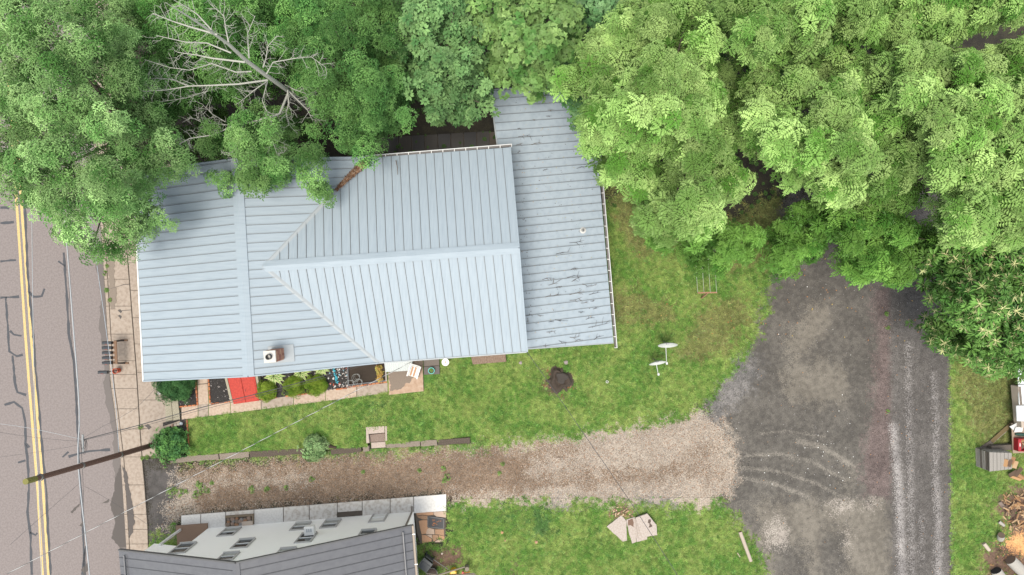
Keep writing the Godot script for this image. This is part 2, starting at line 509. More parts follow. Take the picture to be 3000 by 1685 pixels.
const KERB := [250, -260, 272, 400, 301, 762, 322, 1119, 334, 1200, 353, 1354, 369, 1612, 385, 1950]
func kerb_x(v: float) -> float:
	for i in range(0, KERB.size() - 2, 2):
		if v <= KERB[i + 3]: return lerpf(KERB[i], KERB[i + 2], (v - KERB[i + 1]) / (KERB[i + 3] - KERB[i + 1]))
	return KERB[KERB.size() - 2]
func mid_x(v: float) -> float:
	var a := [330, -260, 340, 400, 373, 746, 400, 1092, 410, 1257, 416, 1339, 424, 1425, 433, 1550, 435, 1608, 446, 1950]
	for i in range(0, a.size() - 2, 2):
		if v <= a[i + 3]: return lerpf(a[i], a[i + 2], (v - a[i + 1]) / (a[i + 3] - a[i + 1]))
	return a[a.size() - 2]
func build_ground() -> void:
	paint_ground()
	var g := MB.new()
	g.quad(Vector3(-400, -0.06, -400), Vector3(-400, -0.06, 400), Vector3(400, -0.06, 400), Vector3(400, -0.06, -400))
	setting("ground", g.mesh(), grained([lin(.05, .09, .025), lin(.09, .13, .045), lin(.12, .12, .06)], 0.02, 6.0, 0.95))
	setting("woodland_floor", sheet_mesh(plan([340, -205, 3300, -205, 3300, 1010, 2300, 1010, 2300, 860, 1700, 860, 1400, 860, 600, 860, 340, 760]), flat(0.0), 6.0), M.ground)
	setting("lawn", sheet_mesh(plan([545, 1040, 1000, 1000, 1560, 840, 1560, 420, 2300, 420, 2300, 860, 2180, 1060, 2060, 1215, 1960, 1245, 1700, 1285, 1392, 1318, 1378, 1284, 1133, 1297, 1131, 1251, 1074, 1255, 1080, 1305, 967, 1312, 890, 1310, 728, 1320, 558, 1332, 546, 1226]), yard_h, 0.8), M.ground)
	setting("driveway", sheet_mesh(plan([405, 1345, 700, 1335, 1380, 1300, 1700, 1262, 1960, 1216, 2070, 1190, 2130, 1206, 2180, 1290, 2186, 1420, 2120, 1500, 1700, 1486, 1330, 1490, 700, 1560, 400, 1640]), flat(0.006), 6.0), M.ground)
	setting("parking_lot", sheet_mesh(plan([2270, 300, 2612, 300, 2615, 1890, 2220, 1890, 2200, 1640, 2080, 1480, 2160, 1400, 2130, 1206, 2040, 1200, 2120, 1080, 2270, 800]), flat(0.012), 8.0), M.ground)
	setting("alley", sheet_mesh(plan([2600, -205, 2780, -205, 2784, 1100, 2792, 1890, 2612, 1890, 2606, 1000]), flat(0.018), 8.0), M.ground)
	setting("grass_verge", sheet_mesh(plan([2770, 980, 3300, 980, 3300, 1890, 2785, 1890]), flat(0.024), 8.0), M.ground)
	setting("neighbour_lawn", sheet_mesh(plan([380, 1890, 400, 1540, 700, 1530, 1240, 1440, 1330, 1462, 2120, 1458, 2210, 1530, 2255, 1620, 2260, 1890]), flat(0.03), 8.0), M.ground)
	# road
	M.road = grained([lin(.142, .122, .119), lin(.168, .145, .142), lin(.190, .165, .162)], 0.035, 3.0, 0.9, 0.25, 5, 4)
	var edge := []
	for i in range(0, KERB.size(), 2): edge.append_array([KERB[i], KERB[i + 1]])
	edge.append_array([-400, 1950, -400, -260])
	var road := setting("road", sheet_mesh(plan(edge), flat(-0.02), 12.0), M.road)
	var paint := grained([lin(.20, .155, .10), lin(.42, .31, .12), lin(.46, .345, .15), lin(.47, .38, .20)], 0.03, 1.2, 0.7)
	for L in [[23, 230, 55, 700, 72, 960, 84, 1120, 110, 1440, 124, 1685, 135, 1900], [37, 230, 69, 700, 88, 960, 101, 1120, 126, 1440, 141, 1685, 152, 1900]]:
		part(road, "yellow_line", ribbon(pv(L), 0.15, -0.016, 0.06), paint)
	M.tar = grained([lin(.034, .037, .045), lin(.055, .059, .069)], 0.05, 1.0, 0.8)
	for L in [[70, 560, 74, 640, 80, 800, 95, 960, 104, 1090, 114, 1200, 124, 1330, 135, 1440, 140, 1560, 148, 1685], [186, 740, 196, 880, 202, 990, 216, 1060, 222, 1130, 226, 1250, 232, 1380, 240, 1500, 248, 1685], [16, 870, 22, 960, 26, 1030, 48, 1044, 66, 1040], [28, 970, 40, 980, 62, 984], [0, 872, 55, 870], [0, 766, 46, 762], [0, 654, 40, 651], [0, 608, 26, 609], [36, 1042, 42, 1120, 50, 1150, 76, 1158], [12, 1186, 40, 1178, 64, 1196, 74, 1240, 74, 1300, 80, 1350, 84, 1420, 80, 1500, 88, 1560, 92, 1685], [75, 1300, 82, 1308, 84, 1312], [52, 1356, 74, 1350], [86, 1560, 104, 1568, 108, 1562], [86, 855, 96, 870, 122, 868, 130, 846], [200, 1338, 260, 1322, 322, 1318], [182, 1340, 200, 1324], [250, 1600, 240, 1685], [170, 765, 190, 780]]:
		part(road, "tar_seam", ribbon(pv(L), 0.125, -0.015, 0.4), M.tar)
	# the resurfaced gutter strip and its damp patches
	var left := []
	var gut := []
	for v in range(760, 1700, 20):
		gut.append_array([kerb_x(v), v]); left.push_front(v); left.push_front(kerb_x(v) - 17 + 5 * sin(v * 0.031) + 3 * sin(v * 0.11))
	part(road, "gutter_strip", ragged(gut + left, -0.014, 0.05, 3), grained([lin(.07, .059, .057), lin(.10, .084, .08)], 0.05, 1.2, 0.6))
	M.damp = grained([lin(.058, .05, .047), lin(.08, .07, .066)], 0.06, 1.0, 0.85)
	part(road, "damp_patch", ragged([353, 1362, 362, 1440, 374, 1600, 352, 1606, 326, 1576, 338, 1530, 322, 1480, 334, 1440, 338, 1400], -0.012, 0.22, 8), M.damp)
	for L in [[205, 1500, 236, 1472, 232, 1482, 212, 1504], [296, 1476, 320, 1462, 318, 1472], [230, 1542, 244, 1526, 242, 1544], [236, 1670, 258, 1648, 262, 1660, 246, 1684]]:
		part(road, "damp_patch", ragged(L, -0.012, 0.1, 5), M.damp)
	# kerb and pavement
	M.concrete = grained([lin(.20, .158, .128), lin(.255, .208, .172), lin(.285, .238, .20), lin(.30, .255, .218)], 0.012, 2.2, 0.9, 0.12, 5, 11)
	M.concrete_b = grained([lin(.215, .175, .142), lin(.265, .217, .182), lin(.30, .253, .213)], 0.014, 1.7, 0.9, 0.12, 5, 23)
	M.concrete_dark = grained([lin(.10, .075, .058), lin(.17, .13, .10), lin(.27, .21, .165)], 0.014, 1.6, 0.8, 0.15, 5, 31)
	M.joint = mat(lin(.08, .066, .054), 0.95)
	var walk := setting("pavement", sheet_mesh(plan([kerb_x(-200) + 4, -200, kerb_x(700) + 6, 700, kerb_x(1100) + 6, 1100, kerb_x(1340) + 6, 1340, kerb_x(1600) + 6, 1600, kerb_x(1900) + 6, 1900, mid_x(1900), 1900, mid_x(1600), 1600, mid_x(1345), 1340, 480, 1340, 480, 1260, 530, 1240, 530, 1160, 588, 1090, 575, 480, 352, 470, 320, -200]), flat(0.07), 30.0), M.joint)
	var vk := [-200, -120, -40, 40, 120, 200, 280, 360, 440, 520, 590, 660, 740, 818, 897, 979, 1057, 1097, 1138, 1198, 1257, 1339, 1421, 1507, 1551, 1594, 1640, 1700, 1780, 1860, 1900]
	for i in vk.size() - 1:
		var a: float = vk[i] + 0.5
		var b: float = vk[i + 1] - 0.5
		var mb := MB.new()
		mb.slab(plan([kerb_x(a) + 1, a, kerb_x(a) + 10, a, kerb_x(b) + 10, b, kerb_x(b) + 1, b], 0.12), flat(0.12), 0.16, 0.015)
		part(walk, "kerb_stone", mb.mesh(), M.concrete_b)
		mb = MB.new()
		mb.slab(plan([kerb_x(a) + 12, a, mid_x(a) - 1.5, a, mid_x(b) - 1.5, b, kerb_x(b) + 12, b], 0.12), flat(0.12 + rnd(-0.006, 0.006)), 0.1, 0.008)
		part(walk, "paving_slab", mb.mesh(), M.concrete if i % 3 else M.concrete_b)
	var rk := [480, 560, 640, 770, 851, 931, 1008, 1092, 1172, 1256]
	for i in rk.size() - 1:
		var a: float = rk[i] + 0.5
		var b: float = rk[i + 1] - 0.5
		var far := 588.0 if b < 1093 else (476.0 if b < 1173 else 490.0)
		var mb := MB.new()
		mb.slab(plan([mid_x(a) + 1.5, a, far, a, far, b, mid_x(b) + 1.5, b], 0.12), flat(0.125 + rnd(-0.006, 0.006)), 0.1, 0.008)
		part(walk, "paving_slab", mb.mesh(), M.concrete_b if i % 2 else M.concrete)
	var mb2 := MB.new()
	mb2.slab(plan([mid_x(1258) + 1.5, 1259, 482, 1250, 484, 1337, mid_x(1337) + 1.5, 1337], 0.12), flat(0.125), 0.1, 0.008)
	part(walk, "paving_slab", mb2.mesh(), M.concrete)
	var film := grained([lin(.12, .092, .07), lin(.175, .14, .112)], 0.03, 1.0, 0.6)
	part(walk, "damp_patch", ragged([kerb_x(745) + 13, 740, 338, 745, 333, 800, 340, 850, 338, 905, kerb_x(905) + 13, 905, kerb_x(820) + 13, 820], 0.1345, 0.12, 4), film)
	part(walk, "damp_patch", ragged([kerb_x(1366) + 4, 1364, 372, 1388, 378, 1430, 388, 1480, 394, 1530, 388, 1560, 378, 1580, kerb_x(1560) + 10, 1550, kerb_x(1450) + 10, 1450], 0.1345, 0.08, 6), M.damp)
	for c in [[352, 912, 6], [351, 928, 7], [434, 1250, 9]]:
		part(walk, "damp_patch", ragged([c[0] - c[2], c[1] - 3, c[0], c[1] - c[2], c[0] + c[2], c[1] + 1, c[0] + 2, c[1] + c[2]], 0.1345, 0.06, int(c[1])), M.damp)
	for L in [[324, 846, 336, 842, 350, 838, 362, 834, 378, 833], [345, 910, 366, 910, 384, 908]]:
		part(walk, "crack", ribbon(pv(L, 0.13), 0.035, 0.1365, 0.5), M.damp)
# ---------------------------------------------------------------- houses
func plane_h(a: Vector3, b: Vector3, c: Vector3) -> Callable:
	var n := (b - a).cross(c - a)
	return func(x, z): return a.y - (n.x * (x - a.x) + n.z * (z - a.z)) / n.y
func p2(a: Vector3) -> Vector2:
	return Vector2(a.x, a.z)
func roof_slope(parent: Node, region: Array, top: Callable, o: Vector3, u: Vector3, v: Vector3, first: float, pitch: float, m: Material, seam_m: Material, deck_m: Material, seam := "standing_seam") -> void:
	var reg := PackedVector2Array()
	for p in region: reg.append(p2(p))
	var len_ := 0.0
	for q in reg: len_ = maxf(len_, absf((q - p2(o)).dot(p2(u).normalized())) + 1.0)
	var U := p2(u).normalized()
	var V := p2(v).normalized() * 40.0
	var deck := MB.new()
	deck.slab(reg, func(x, z): return top.call(x, z) - 0.035, 0.1)
	part(parent, "roof_deck", deck.mesh(), deck_m)
	var k := -1
	while first + k * pitch < len_:
		var s0 := first + k * pitch
		var s1 := s0 + pitch
		var b := p2(o)
		var lift := rnd(-0.002, 0.002)
		for q in Geometry2D.intersect_polygons(reg, PackedVector2Array([b + U * (s0 + 0.026) - V, b + U * (s0 + 0.026) + V, b + U * (s1 - 0.012) + V, b + U * (s1 - 0.012) - V])):
			if q.size() < 3: continue
			var mb := MB.new()
			mb.slab(q, func(x, z): return top.call(x, z) + lift, 0.03)
			var pan := part(parent, "roof_panel", mb.mesh(), m)
			for q2 in Geometry2D.intersect_polygons(reg, PackedVector2Array([b + U * (s1 - 0.012) - V, b + U * (s1 - 0.012) + V, b + U * (s1 + 0.010) + V, b + U * (s1 + 0.010) - V])):
				if q2.size() < 3: continue
				var r := MB.new()
				r.slab(q2, func(x, z): return top.call(x, z) + 0.032, 0.06)
				part(pan, seam, r.mesh(), seam_m)
		k += 1
func strip(a: Vector3, b: Vector3, side: Vector3, w: float, fa: Callable, lift: float, thick := 0.02) -> MB:
	# a folded metal strip lying along a-b on one slope
	var mb := MB.new()
	var s := p2(side).normalized() * w
	mb.slab(PackedVector2Array([p2(a), p2(b), p2(b) + s, p2(a) + s]), func(x, z): return fa.call(x, z) + lift, thick)
	return mb
func build_house() -> Node3D:
	var he := 5.6
	var NW := at(391, 507, he)
	var SW := at(421, 1115, he)
	var SE := at(1108, 1062, he)
	var NE := at(1070, 463, he)
	var RN := (NW + NE) * 0.5
	var RS := (SW + SE) * 0.5
	RN.y = 7.25; RS.y = 7.25
	var WP := at(771, 781, 6.98)
	var SEw := at(1543, 1030, he)
	var NEw := at(1493, 432, he)
	var RE := (SEw + NEw) * 0.5
	RE.y = 7.0
	var fW := plane_h(RN, RS, (NW + SW) * 0.5)
	var fE := plane_h(RN, RS, (NE + SE) * 0.5)
	var fS := plane_h(WP, RE, (SE + SEw) * 0.5)
	var fN := plane_h(WP, RE, (NE + NEw) * 0.5)
	var house := thing("house", "two-storey house under a pale blue-grey standing-seam metal roof with lean-to", "house", Vector3.ZERO)
	M.roof = grained([lin(0.206, 0.250, 0.294), lin(0.230, 0.277, 0.322), lin(0.241, 0.288, 0.333), lin(0.255, 0.302, 0.347)], 0.012, 5.0, 0.62, 0.0, 4, 6)
	M.roof.metallic = 0.0
	M.roof.uv1_scale = Vector3(0.10, 0.2, 0.9)
	var roof_ns: StandardMaterial3D = M.roof.duplicate()
	roof_ns.uv1_scale = Vector3(0.9, 0.2, 0.10)
	M.seam = mat(lin(0.1998, 0.2257, 0.2479), 0.5)
	M.deck = mat(lin(.10, .115, .13), 0.9)
	M.white = mat(lin(.66, .66, .65), 0.5) #lin(0.5624, 0.5624, 0.555), 0.5)
	M.trim = mat(lin(0.2368, 0.2627, 0.2849), 0.45)
	M.siding = grained([lin(0.444, 0.4366, 0.4144), lin(0.5032, 0.4958, 0.4736)], 0.02, 2.0, 0.7)
	var down := RS - RN
	var ew := SE - SW
	roof_slope(house, [RN, RS, SW, NW], fW, RN, down, ew, 0.05, 0.432, M.roof, M.seam, M.deck)
	roof_slope(house, [RN, RS, SE, WP, NE], fE, RN, down, ew, 0.15, 0.432, M.roof, M.seam, M.deck)
	var rw := RE - WP
	var ns := SEw - NEw
	roof_slope(house, [WP, RE, SEw, SE], fS, WP, rw, ns + Vector3(0.25, 0, 0), 0.30, 0.432, roof_ns, M.seam, M.deck)
	roof_slope(house, [WP, NE, NEw, RE], fN, WP, rw, ns + Vector3(0.05, 0, 0), 0.36, 0.432, roof_ns, M.seam, M.deck)
	# ridge caps, two folded leaves each
	for r in [[RN, RS, ew, fE, fW], [WP, RE, ns, fS, fN]]:
		var cap := Node3D.new()
		cap.name = "ridge_cap"
		house.add_child(cap, true)
		for s in [1, -1]:
			part(cap, "folded_leaf", strip(r[0], r[1], r[2] * s, 0.27, r[3] if s > 0 else r[4], 0.05).mesh(), M.roof)
	# valleys
	var vs := (SE - WP).cross(Vector3.UP)
	var vn := (NE - WP).cross(Vector3.UP)
	part(house, "valley_flashing", strip(WP, SE, -vs, 0.14, fE, 0.036).mesh(), M.trim)
	part(house, "valley_flashing", strip(WP, SE, vs, 0.14, fS, 0.036).mesh(), M.trim)
	part(house, "valley_flashing", strip(WP, NE, vn, 0.14, fE, 0.036).mesh(), M.trim)
	part(house, "valley_flashing", strip(WP, NE, -vn, 0.14, fN, 0.036).mesh(), M.trim)
	# fascia and rake trim
	var mb := MB.new()
	mb.beam(NW + Vector3(-0.03, -0.07, 0), SW + Vector3(-0.03, -0.07, 0.05), 0.06, 0.18, 0.008)
	part(house, "eave_trim", mb.mesh(), M.white)
	for e in [[SW, RS], [RS, SE], [NW, RN], [RN, NE]]:
		mb = MB.new()
		var sg := 1.0 if e[0].z > 0 or e[1].z > 0 else -1.0
		mb.beam(e[0] + Vector3(0, -0.05, 0.03 * sg), e[1] + Vector3(0, -0.05, 0.03 * sg), 0.07, 0.2, 0.008)
		part(house, "rake_trim", mb.mesh(), M.roof)
	mb = MB.new()
	mb.beam(SE + Vector3(0, -0.05, 0.03), SEw + Vector3(0, -0.05, 0.03), 0.06, 0.16, 0.008)
	part(house, "eave_trim", mb.mesh(), M.trim)
	for e in [[SEw, RE], [RE, NEw]]:
		mb = MB.new()
		mb.beam(e[0] + Vector3(0.03, -0.03, 0), e[1] + Vector3(0.03, -0.03, 0), 0.08, 0.16, 0.008)
		part(house, "rake_trim", mb.mesh(), M.roof)
	# walls, footed below the yard
	var inset := func(p: Vector3, c: Vector3, d: float): return p2(p) + (p2(c) - p2(p)).normalized() * d
	var cm := (NW + SE) * 0.5
	var cw := (NE + SEw) * 0.5
	mb = MB.new()
	mb.slab(PackedVector2Array([inset.call(NW, cm, 0.5), p2(RN) + Vector2(0, 0.35), p2(RS) - Vector2(0, 0.35), inset.call(SW, cm, 0.5)]), func(x, z): return fW.call(x, z) - 0.14, 7.3)
	part(house, "wall", mb.mesh(), M.siding)
	mb = MB.new()
	mb.slab(PackedVector2Array([p2(RN) + Vector2(0.01, 0.35), inset.call(NE, cm, 0.5), inset.call(SE, cm, 0.5), p2(RS) - Vector2(-0.01, 0.35)]), func(x, z): return fE.call(x, z) - 0.14, 7.3)
	part(house, "wall", mb.mesh(), M.siding)
	mb = MB.new()
	mb.slab(PackedVector2Array([p2(WP) + Vector2(1.5, 0), p2(RE) - Vector2(0.3, 0), inset.call(SEw, cw, 0.5), inset.call(SE, cw, 0.4)]), func(x, z): return fS.call(x, z) - 0.14, 7.3)
	part(house, "wall", mb.mesh(), M.siding)
	mb = MB.new()
	mb.slab(PackedVector2Array([p2(WP) + Vector2(1.5, -0.01), inset.call(NE, cw, 0.4), inset.call(NEw, cw, 0.5), p2(RE) - Vector2(0.3, 0.01)]), func(x, z): return fN.call(x, z) - 0.14, 7.3)
	part(house, "wall", mb.mesh(), M.siding)
	# gutter on the wing's shaded eave
	gutter(house, at(1062, 467, he) + Vector3(0, 0, -0.05), NEw + Vector3(0.1, 0, -0.05), Vector3(0, 0, -1), 13)
	# lean-to
	var A := at(1437, 265, 3.7)
	var B := at(1733, 246, 2.75)
	var C := at(1797, 1003, 2.75)
	var D := at(1537, 1021, 3.7)
	var fL := plane_h(A, D, (B + C) * 0.5)
	M.roof_low = grained([lin(0.218, 0.266, 0.314), lin(0.254, 0.304, 0.354), lin(0.272, 0.322, 0.372)], 0.012, 3.0, 0.6, 0.0, 5, 16)
	roof_slope(house, [A, B, C, D], fL, A, D - A, B - A, 0.44, 0.432, M.roof_low, M.seam, M.deck)
	M.lean = fL
	mb = MB.new()
	mb.slab(PackedVector2Array([p2(A) + Vector2(0.3, 0.3), p2(B) + Vector2(-0.35, 0.3), p2(C) + Vector2(-0.35, -0.3), p2(D) + Vector2(0.3, -0.3)]), func(x, z): return fL.call(x, z) - 0.12, 4.6)
	part(house, "wall", mb.mesh(), M.siding)
	for e in [[A, B, Vector3(0, 0, -0.03)], [A, D, Vector3(-0.03, 0, 0)], [D, C, Vector3(0, 0, 0.03)]]:
		mb = MB.new()
		mb.beam(e[0] + e[2] + Vector3(0, -0.04, 0), e[1] + e[2] + Vector3(0, -0.04, 0), 0.07, 0.15, 0.008)
		part(house, "rake_trim", mb.mesh(), M.trim)
	gutter(house, B + Vector3(0.06, 0, -0.1), C + Vector3(0.085, 0, 0.3), Vector3(1, 0, 0.0), 24)
	# flashing where the lean-to meets the gable wall
	var g0 := NEw + Vector3(-0.28, 0, 0.3)
	var g1 := SEw + Vector3(-0.28, 0, -0.1)
	mb = MB.new()
	mb.slab(PackedVector2Array([p2(g0), p2(g1), p2(g1) + Vector2(0.34, 0), p2(g0) + Vector2(0.34, 0)]), func(x, z): return fL.call(x, z) + 0.06, 0.03)
	part(house, "wall_flashing", mb.mesh(), M.trim)
	# vent pipe through the lean-to
	var vp := at(1708, 675, 3.02)
	vp.y = fL.call(vp.x, vp.z)
	var boot := MB.new()
	boot.lathe(vp, [[0.17, -0.02], [0.17, 0.03], [0.10, 0.06], [0.075, 0.10]], 18)
	var bt := part(house, "pipe_boot", boot.mesh(), mat(lin(.42, .42, .41), 0.6))
	mb = MB.new()
	mb.lathe(vp, [[0.06, 0.0], [0.06, 0.34], [0.05, 0.34], [0.05, 0.05], [0.0, 0.05]], 14)
	part(bt, "vent_pipe", mb.mesh(), mat(lin(0.37, 0.37, 0.37), 0.5))
	build_chimney(house, fE)
	return house
func gutter(house: Node, a: Vector3, b: Vector3, out: Vector3, n: int) -> void:
	# open trough: back, floor, front lip; hangers across
	var mb := MB.new()
	var w := 0.125
	a += Vector3(0, -0.05, 0); b += Vector3(0, -0.05, 0)
	var o := out.normalized()
	var dn := Vector3(0, -0.11, 0)
	var t := o * 0.022
	mb.quad(a, b, b + dn, a + dn); mb.quad(a, a + dn, b + dn, b)
	mb.beam(a + dn + o * w * 0.5, b + dn + o * w * 0.5, w, 0.006)
	mb.beam(a + o * w + dn * 0.5, b + o * w + dn * 0.5, 0.012, 0.11)
	var g := part(house, "gutter", mb.mesh(), mat(lin(0.1184, 0.111, 0.111), 0.6))
	mb = MB.new()
	mb.beam(a + o * w, b + o * w, 0.045, 0.02, 0.004)
	part(g, "gutter_lip", mb.mesh(), mat(lin(.46, .47, .48), 0.6))
	for e in [a, b]:
		mb = MB.new()
		mb.beam(e + dn * 0.5 - t, e + dn * 0.5 + o * w + t, 0.02, 0.12)
		part(g, "end_cap", mb.mesh(), M.white)
	for i in range(1, n):
		var p := a.lerp(b, float(i) / n)
		mb = MB.new()
		mb.beam(p - t + Vector3(0, 0.004, 0), p + o * w + Vector3(0, 0.004, 0), 0.03, 0.006)
		part(g, "hanger", mb.mesh(), M.white)
func build_chimney(house: Node, fE: Callable) -> void:
	var o := at(790, 1045, 8.05)
	var roof_y: float = fE.call(o.x, o.z)
	var ux := Vector3(0.997, 0, -0.074)
	var uz := Vector3(0.074, 0, 0.997)
	var mb := MB.new()
	var h := 0.26
	mb.box(Vector3(o.x, (roof_y - 0.4 + 8.0) * 0.5, o.z), ux * (h - 0.012), Vector3(0, (8.0 - roof_y + 0.4) * 0.5, 0), uz * (h - 0.012))
	var ch := part(house, "chimney", mb.mesh(), mat(lin(0.3108, 0.2664, 0.222), 0.95))
	var tones := [lin(.27, .125, .085), lin(.33, .165, .11), lin(.24, .105, .08), lin(.38, .23, .15), lin(.31, .19, .13)]
	var mats := []
	for t in tones: mats.append(mat(t, 0.9))
	var brick := MB.new()
	brick.box(Vector3.ZERO, Vector3(0.118, 0, 0), Vector3(0, 0.033, 0), Vector3(0, 0, 0.024), 0.006)
	var bm := brick.mesh()
	var y := roof_y - 0.15
	var row := 0
	while y < 7.98:
		for f in 4:
			var dx := ux if f % 2 == 0 else uz
			var out := (uz if f == 0 else (ux if f == 1 else (-uz if f == 2 else -ux)))
			for k in 2:
				var b := part(ch, "brick", bm, mats[rng.randi() % 5])
				var s := (k - 0.5) * 0.25 + (0.03 if row % 2 else -0.03)
				b.transform = Transform3D(Basis(dx, Vector3.UP, dx.cross(Vector3.UP)), Vector3(o.x, y, o.z) + out * (h - 0.004) + dx * s)
		y += 0.078
		row += 1
	mb = MB.new()
	mb.box(Vector3(o.x, 8.03, o.z), ux * 0.28, Vector3(0, 0.04, 0), uz * 0.28, 0.012)
	part(ch, "crown_slab", mb.mesh(), grained([lin(0.407, 0.3922, 0.37), lin(0.5032, 0.4884, 0.4588)], 0.05, 0.8, 0.85))
	mb = MB.new()
	mb.lathe(Vector3(o.x, 8.07, o.z), [[0.13, 0.0], [0.12, 0.16], [0.135, 0.16], [0.135, 0.2], [0.10, 0.2], [0.095, -0.02], [0.0, -0.02]], 18)
	part(ch, "flue_liner", mb.mesh(), mat(lin(0.0259, 0.0259, 0.0281), 0.6))
	mb = MB.new()
	mb.slab(PackedVector2Array([p2(o - ux * 0.42 - uz * 0.42), p2(o + ux * 0.72 - uz * 0.42), p2(o + ux * 0.72 + uz * 0.42), p2(o - ux * 0.42 + uz * 0.42)]), func(x, z): return fE.call(x, z) + 0.048, 0.02)
	part(ch, "flashing", mb.mesh(), M.trim)

# the white house across the gravel drive
const WALL_A := Vector2(-17.76, 14.07)
const WALL_B := Vector2(-5.76, 13.11)
func on_wall(u: float, v: float) -> Vector3:
	var d := (WALL_B - WALL_A).normalized()
	var n := Vector2(d.y, -d.x)
	var r := Vector2((u - 1500.0) / SURVEY, (v - 842.5) / SURVEY)
	var t := n.dot(WALL_A) / n.dot(r)
	return Vector3(r.x * t, EYE_H - t, r.y * t)
func build_neighbour() -> void:
	var nb := thing("white_house", "white-sided house with a slate-grey metal gable roof across the gravel drive", "house")
	var d2 := (WALL_B - WALL_A).normalized()
	var d := Vector3(d2.x, 0, d2.y)
	var out := Vector3(d2.y, 0, -d2.x)
	var s := -out * 9.0
	var L := Vector3(-21.0, 3.55, 14.04)
	var P := Vector3(-13.45, 6.8, 13.42)
	var R := Vector3(-5.40, 3.4, 12.80)
	var fl := plane_h(L, P, P + s)
	var fr := plane_h(R, P, P + s)
	var grey := grained([lin(0.074, 0.0755, 0.0873), lin(0.0873, 0.0895, 0.1014), lin(0.0977, 0.0999, 0.111)], 0.012, 3.0, 0.45, 0.0, 4, 8)
	var sm := mat(lin(0.0666, 0.0688, 0.0777), 0.5)
	roof_slope(nb, [L, P, P + s, L + s], fl, P, s, P - L, 0.38, 0.46, grey, sm, M.deck)
	roof_slope(nb, [P, R, R + s, P + s], fr, P, s, R - P, 0.38, 0.46, grey, sm, M.deck)
	var cap := Node3D.new()
	cap.name = "ridge_cap"
	nb.add_child(cap)
	part(cap, "folded_leaf", strip(P, P + s, -d, 0.18, fl, 0.05).mesh(), grey)
	part(cap, "folded_leaf", strip(P, P + s, d, 0.18, fr, 0.05).mesh(), grey)
	var mb := MB.new()
	for e in [[L, P], [P, R]]:
		mb = MB.new()
		mb.beam(e[0] + out * 0.03 + Vector3(0, -0.05, 0), e[1] + out * 0.03 + Vector3(0, -0.05, 0), 0.07, 0.18, 0.006)
		part(nb, "rake_trim", mb.mesh(), mat(lin(0.074, 0.074, 0.0777), 0.6))
	# snow rails
	for g in [[L + d * 0.42, fl], [R - d * 0.42, fr]]:
		mb = MB.new()
		var q0: Vector3 = g[0]
		var q1: Vector3 = g[0] + s
		q0.y = g[1].call(q0.x, q0.z) + 0.09; q1.y = g[1].call(q1.x, q1.z) + 0.09
		mb.beam(q0 + s * 0.02, q1, 0.07, 0.07, 0.01)
		part(nb, "snow_rail", mb.mesh(), grey)
	M.vinyl = mat(lin(.89, .885, .865), 0.55) #lin(0.6438, 0.6401, 0.6216), 0.55)
	var w2 := s * 0.96
	var A := Vector3(WALL_A.x, 0, WALL_A.y)
	var B := Vector3(WALL_B.x, 0, WALL_B.y)
	var O := A - d * 2.15
	var peak := A + d * (P.x - A.x) / d.x
	var dn := func(f): return func(x, z): return f.call(x, z) - 0.13
	mb = MB.new()
	mb.slab(PackedVector2Array([p2(A), p2(peak), p2(peak + w2), p2(A + w2)]), dn.call(fl), 8.0)
	part(nb, "wall", mb.mesh(), M.vinyl)
	mb = MB.new()
	mb.slab(PackedVector2Array([p2(peak + d * 0.004), p2(B), p2(B + w2), p2(peak + w2 + d * 0.004)]), dn.call(fr), 8.0)
	part(nb, "wall", mb.mesh(), M.vinyl)
	mb = MB.new()
	mb.slab(PackedVector2Array([p2(O), p2(A - d * 0.004), p2(A + w2), p2(O + w2)]), dn.call(fl), 1.85)
	part(nb, "porch_storey", mb.mesh(), M.vinyl)
	# lap siding courses, a thin shadow step each
	var gut := mat(lin(0.2442, 0.1998, 0.1628), 0.6)
	mb = MB.new()
	var e0 := R + d * 0.06
	mb.beam(e0 + Vector3(0, -0.10, 0), e0 + s + Vector3(0, -0.10, 0), 0.12, 0.10, 0.01)
	var gt := part(nb, "gutter", mb.mesh(), gut)
	for k in 6:
		mb = MB.new()
		var q := e0 + s * (0.05 + 0.18 * k) + Vector3(0, -0.04, 0)
		mb.beam(q - d * 0.05, q + d * 0.11, 0.05, 0.02)
		part(gt, "hanger", mb.mesh(), M.white)
	mb = MB.new()
	var c := B + out * 0.07 + d * -0.06
	mb.tube([e0 + Vector3(0, -0.16, 0) + out * 0.02, c + Vector3(0, 2.9, 0), c + Vector3(0, 0.25, 0), c + Vector3(0, 0.1, 0) + out * 0.25], [0.05, 0.05, 0.05, 0.05], 8)
	part(nb, "downspout", mb.mesh(), mat(lin(0.1628, 0.1406, 0.1221), 0.6))
	# porch
	mb = MB.new()
	mb.slab(PackedVector2Array([p2(O + d * 0.3 + out * 0.3), p2(A - d * 0.01 + out * 0.3), p2(A - d * 0.01 + s * 0.5), p2(O + d * 0.3 + s * 0.5)]), flat(0.16), 0.16, 0.01)
	part(nb, "porch_floor", mb.mesh(), grained([lin(0.1776, 0.111, 0.074), lin(0.222, 0.1406, 0.0962)], 0.03, 1.0, 0.7))
	mb = MB.new()
	var pp := O + d * 0.55 + out * 0.06
	mb.beam(pp, pp + Vector3(0, 2.5, 0), 0.12, 0.12, 0.01, Vector3.RIGHT)
	part(nb, "porch_post", mb.mesh(), M.white)
	# windows
	var frame_m := mat(lin(0.37, 0.3626, 0.3552), 0.5)
	var glass := mat(lin(0.0259, 0.0333, 0.0355), 0.08)
	glass.metallic_specular = 0.7
	var blind := mat(lin(0.3108, 0.3182, 0.3034), 0.7)
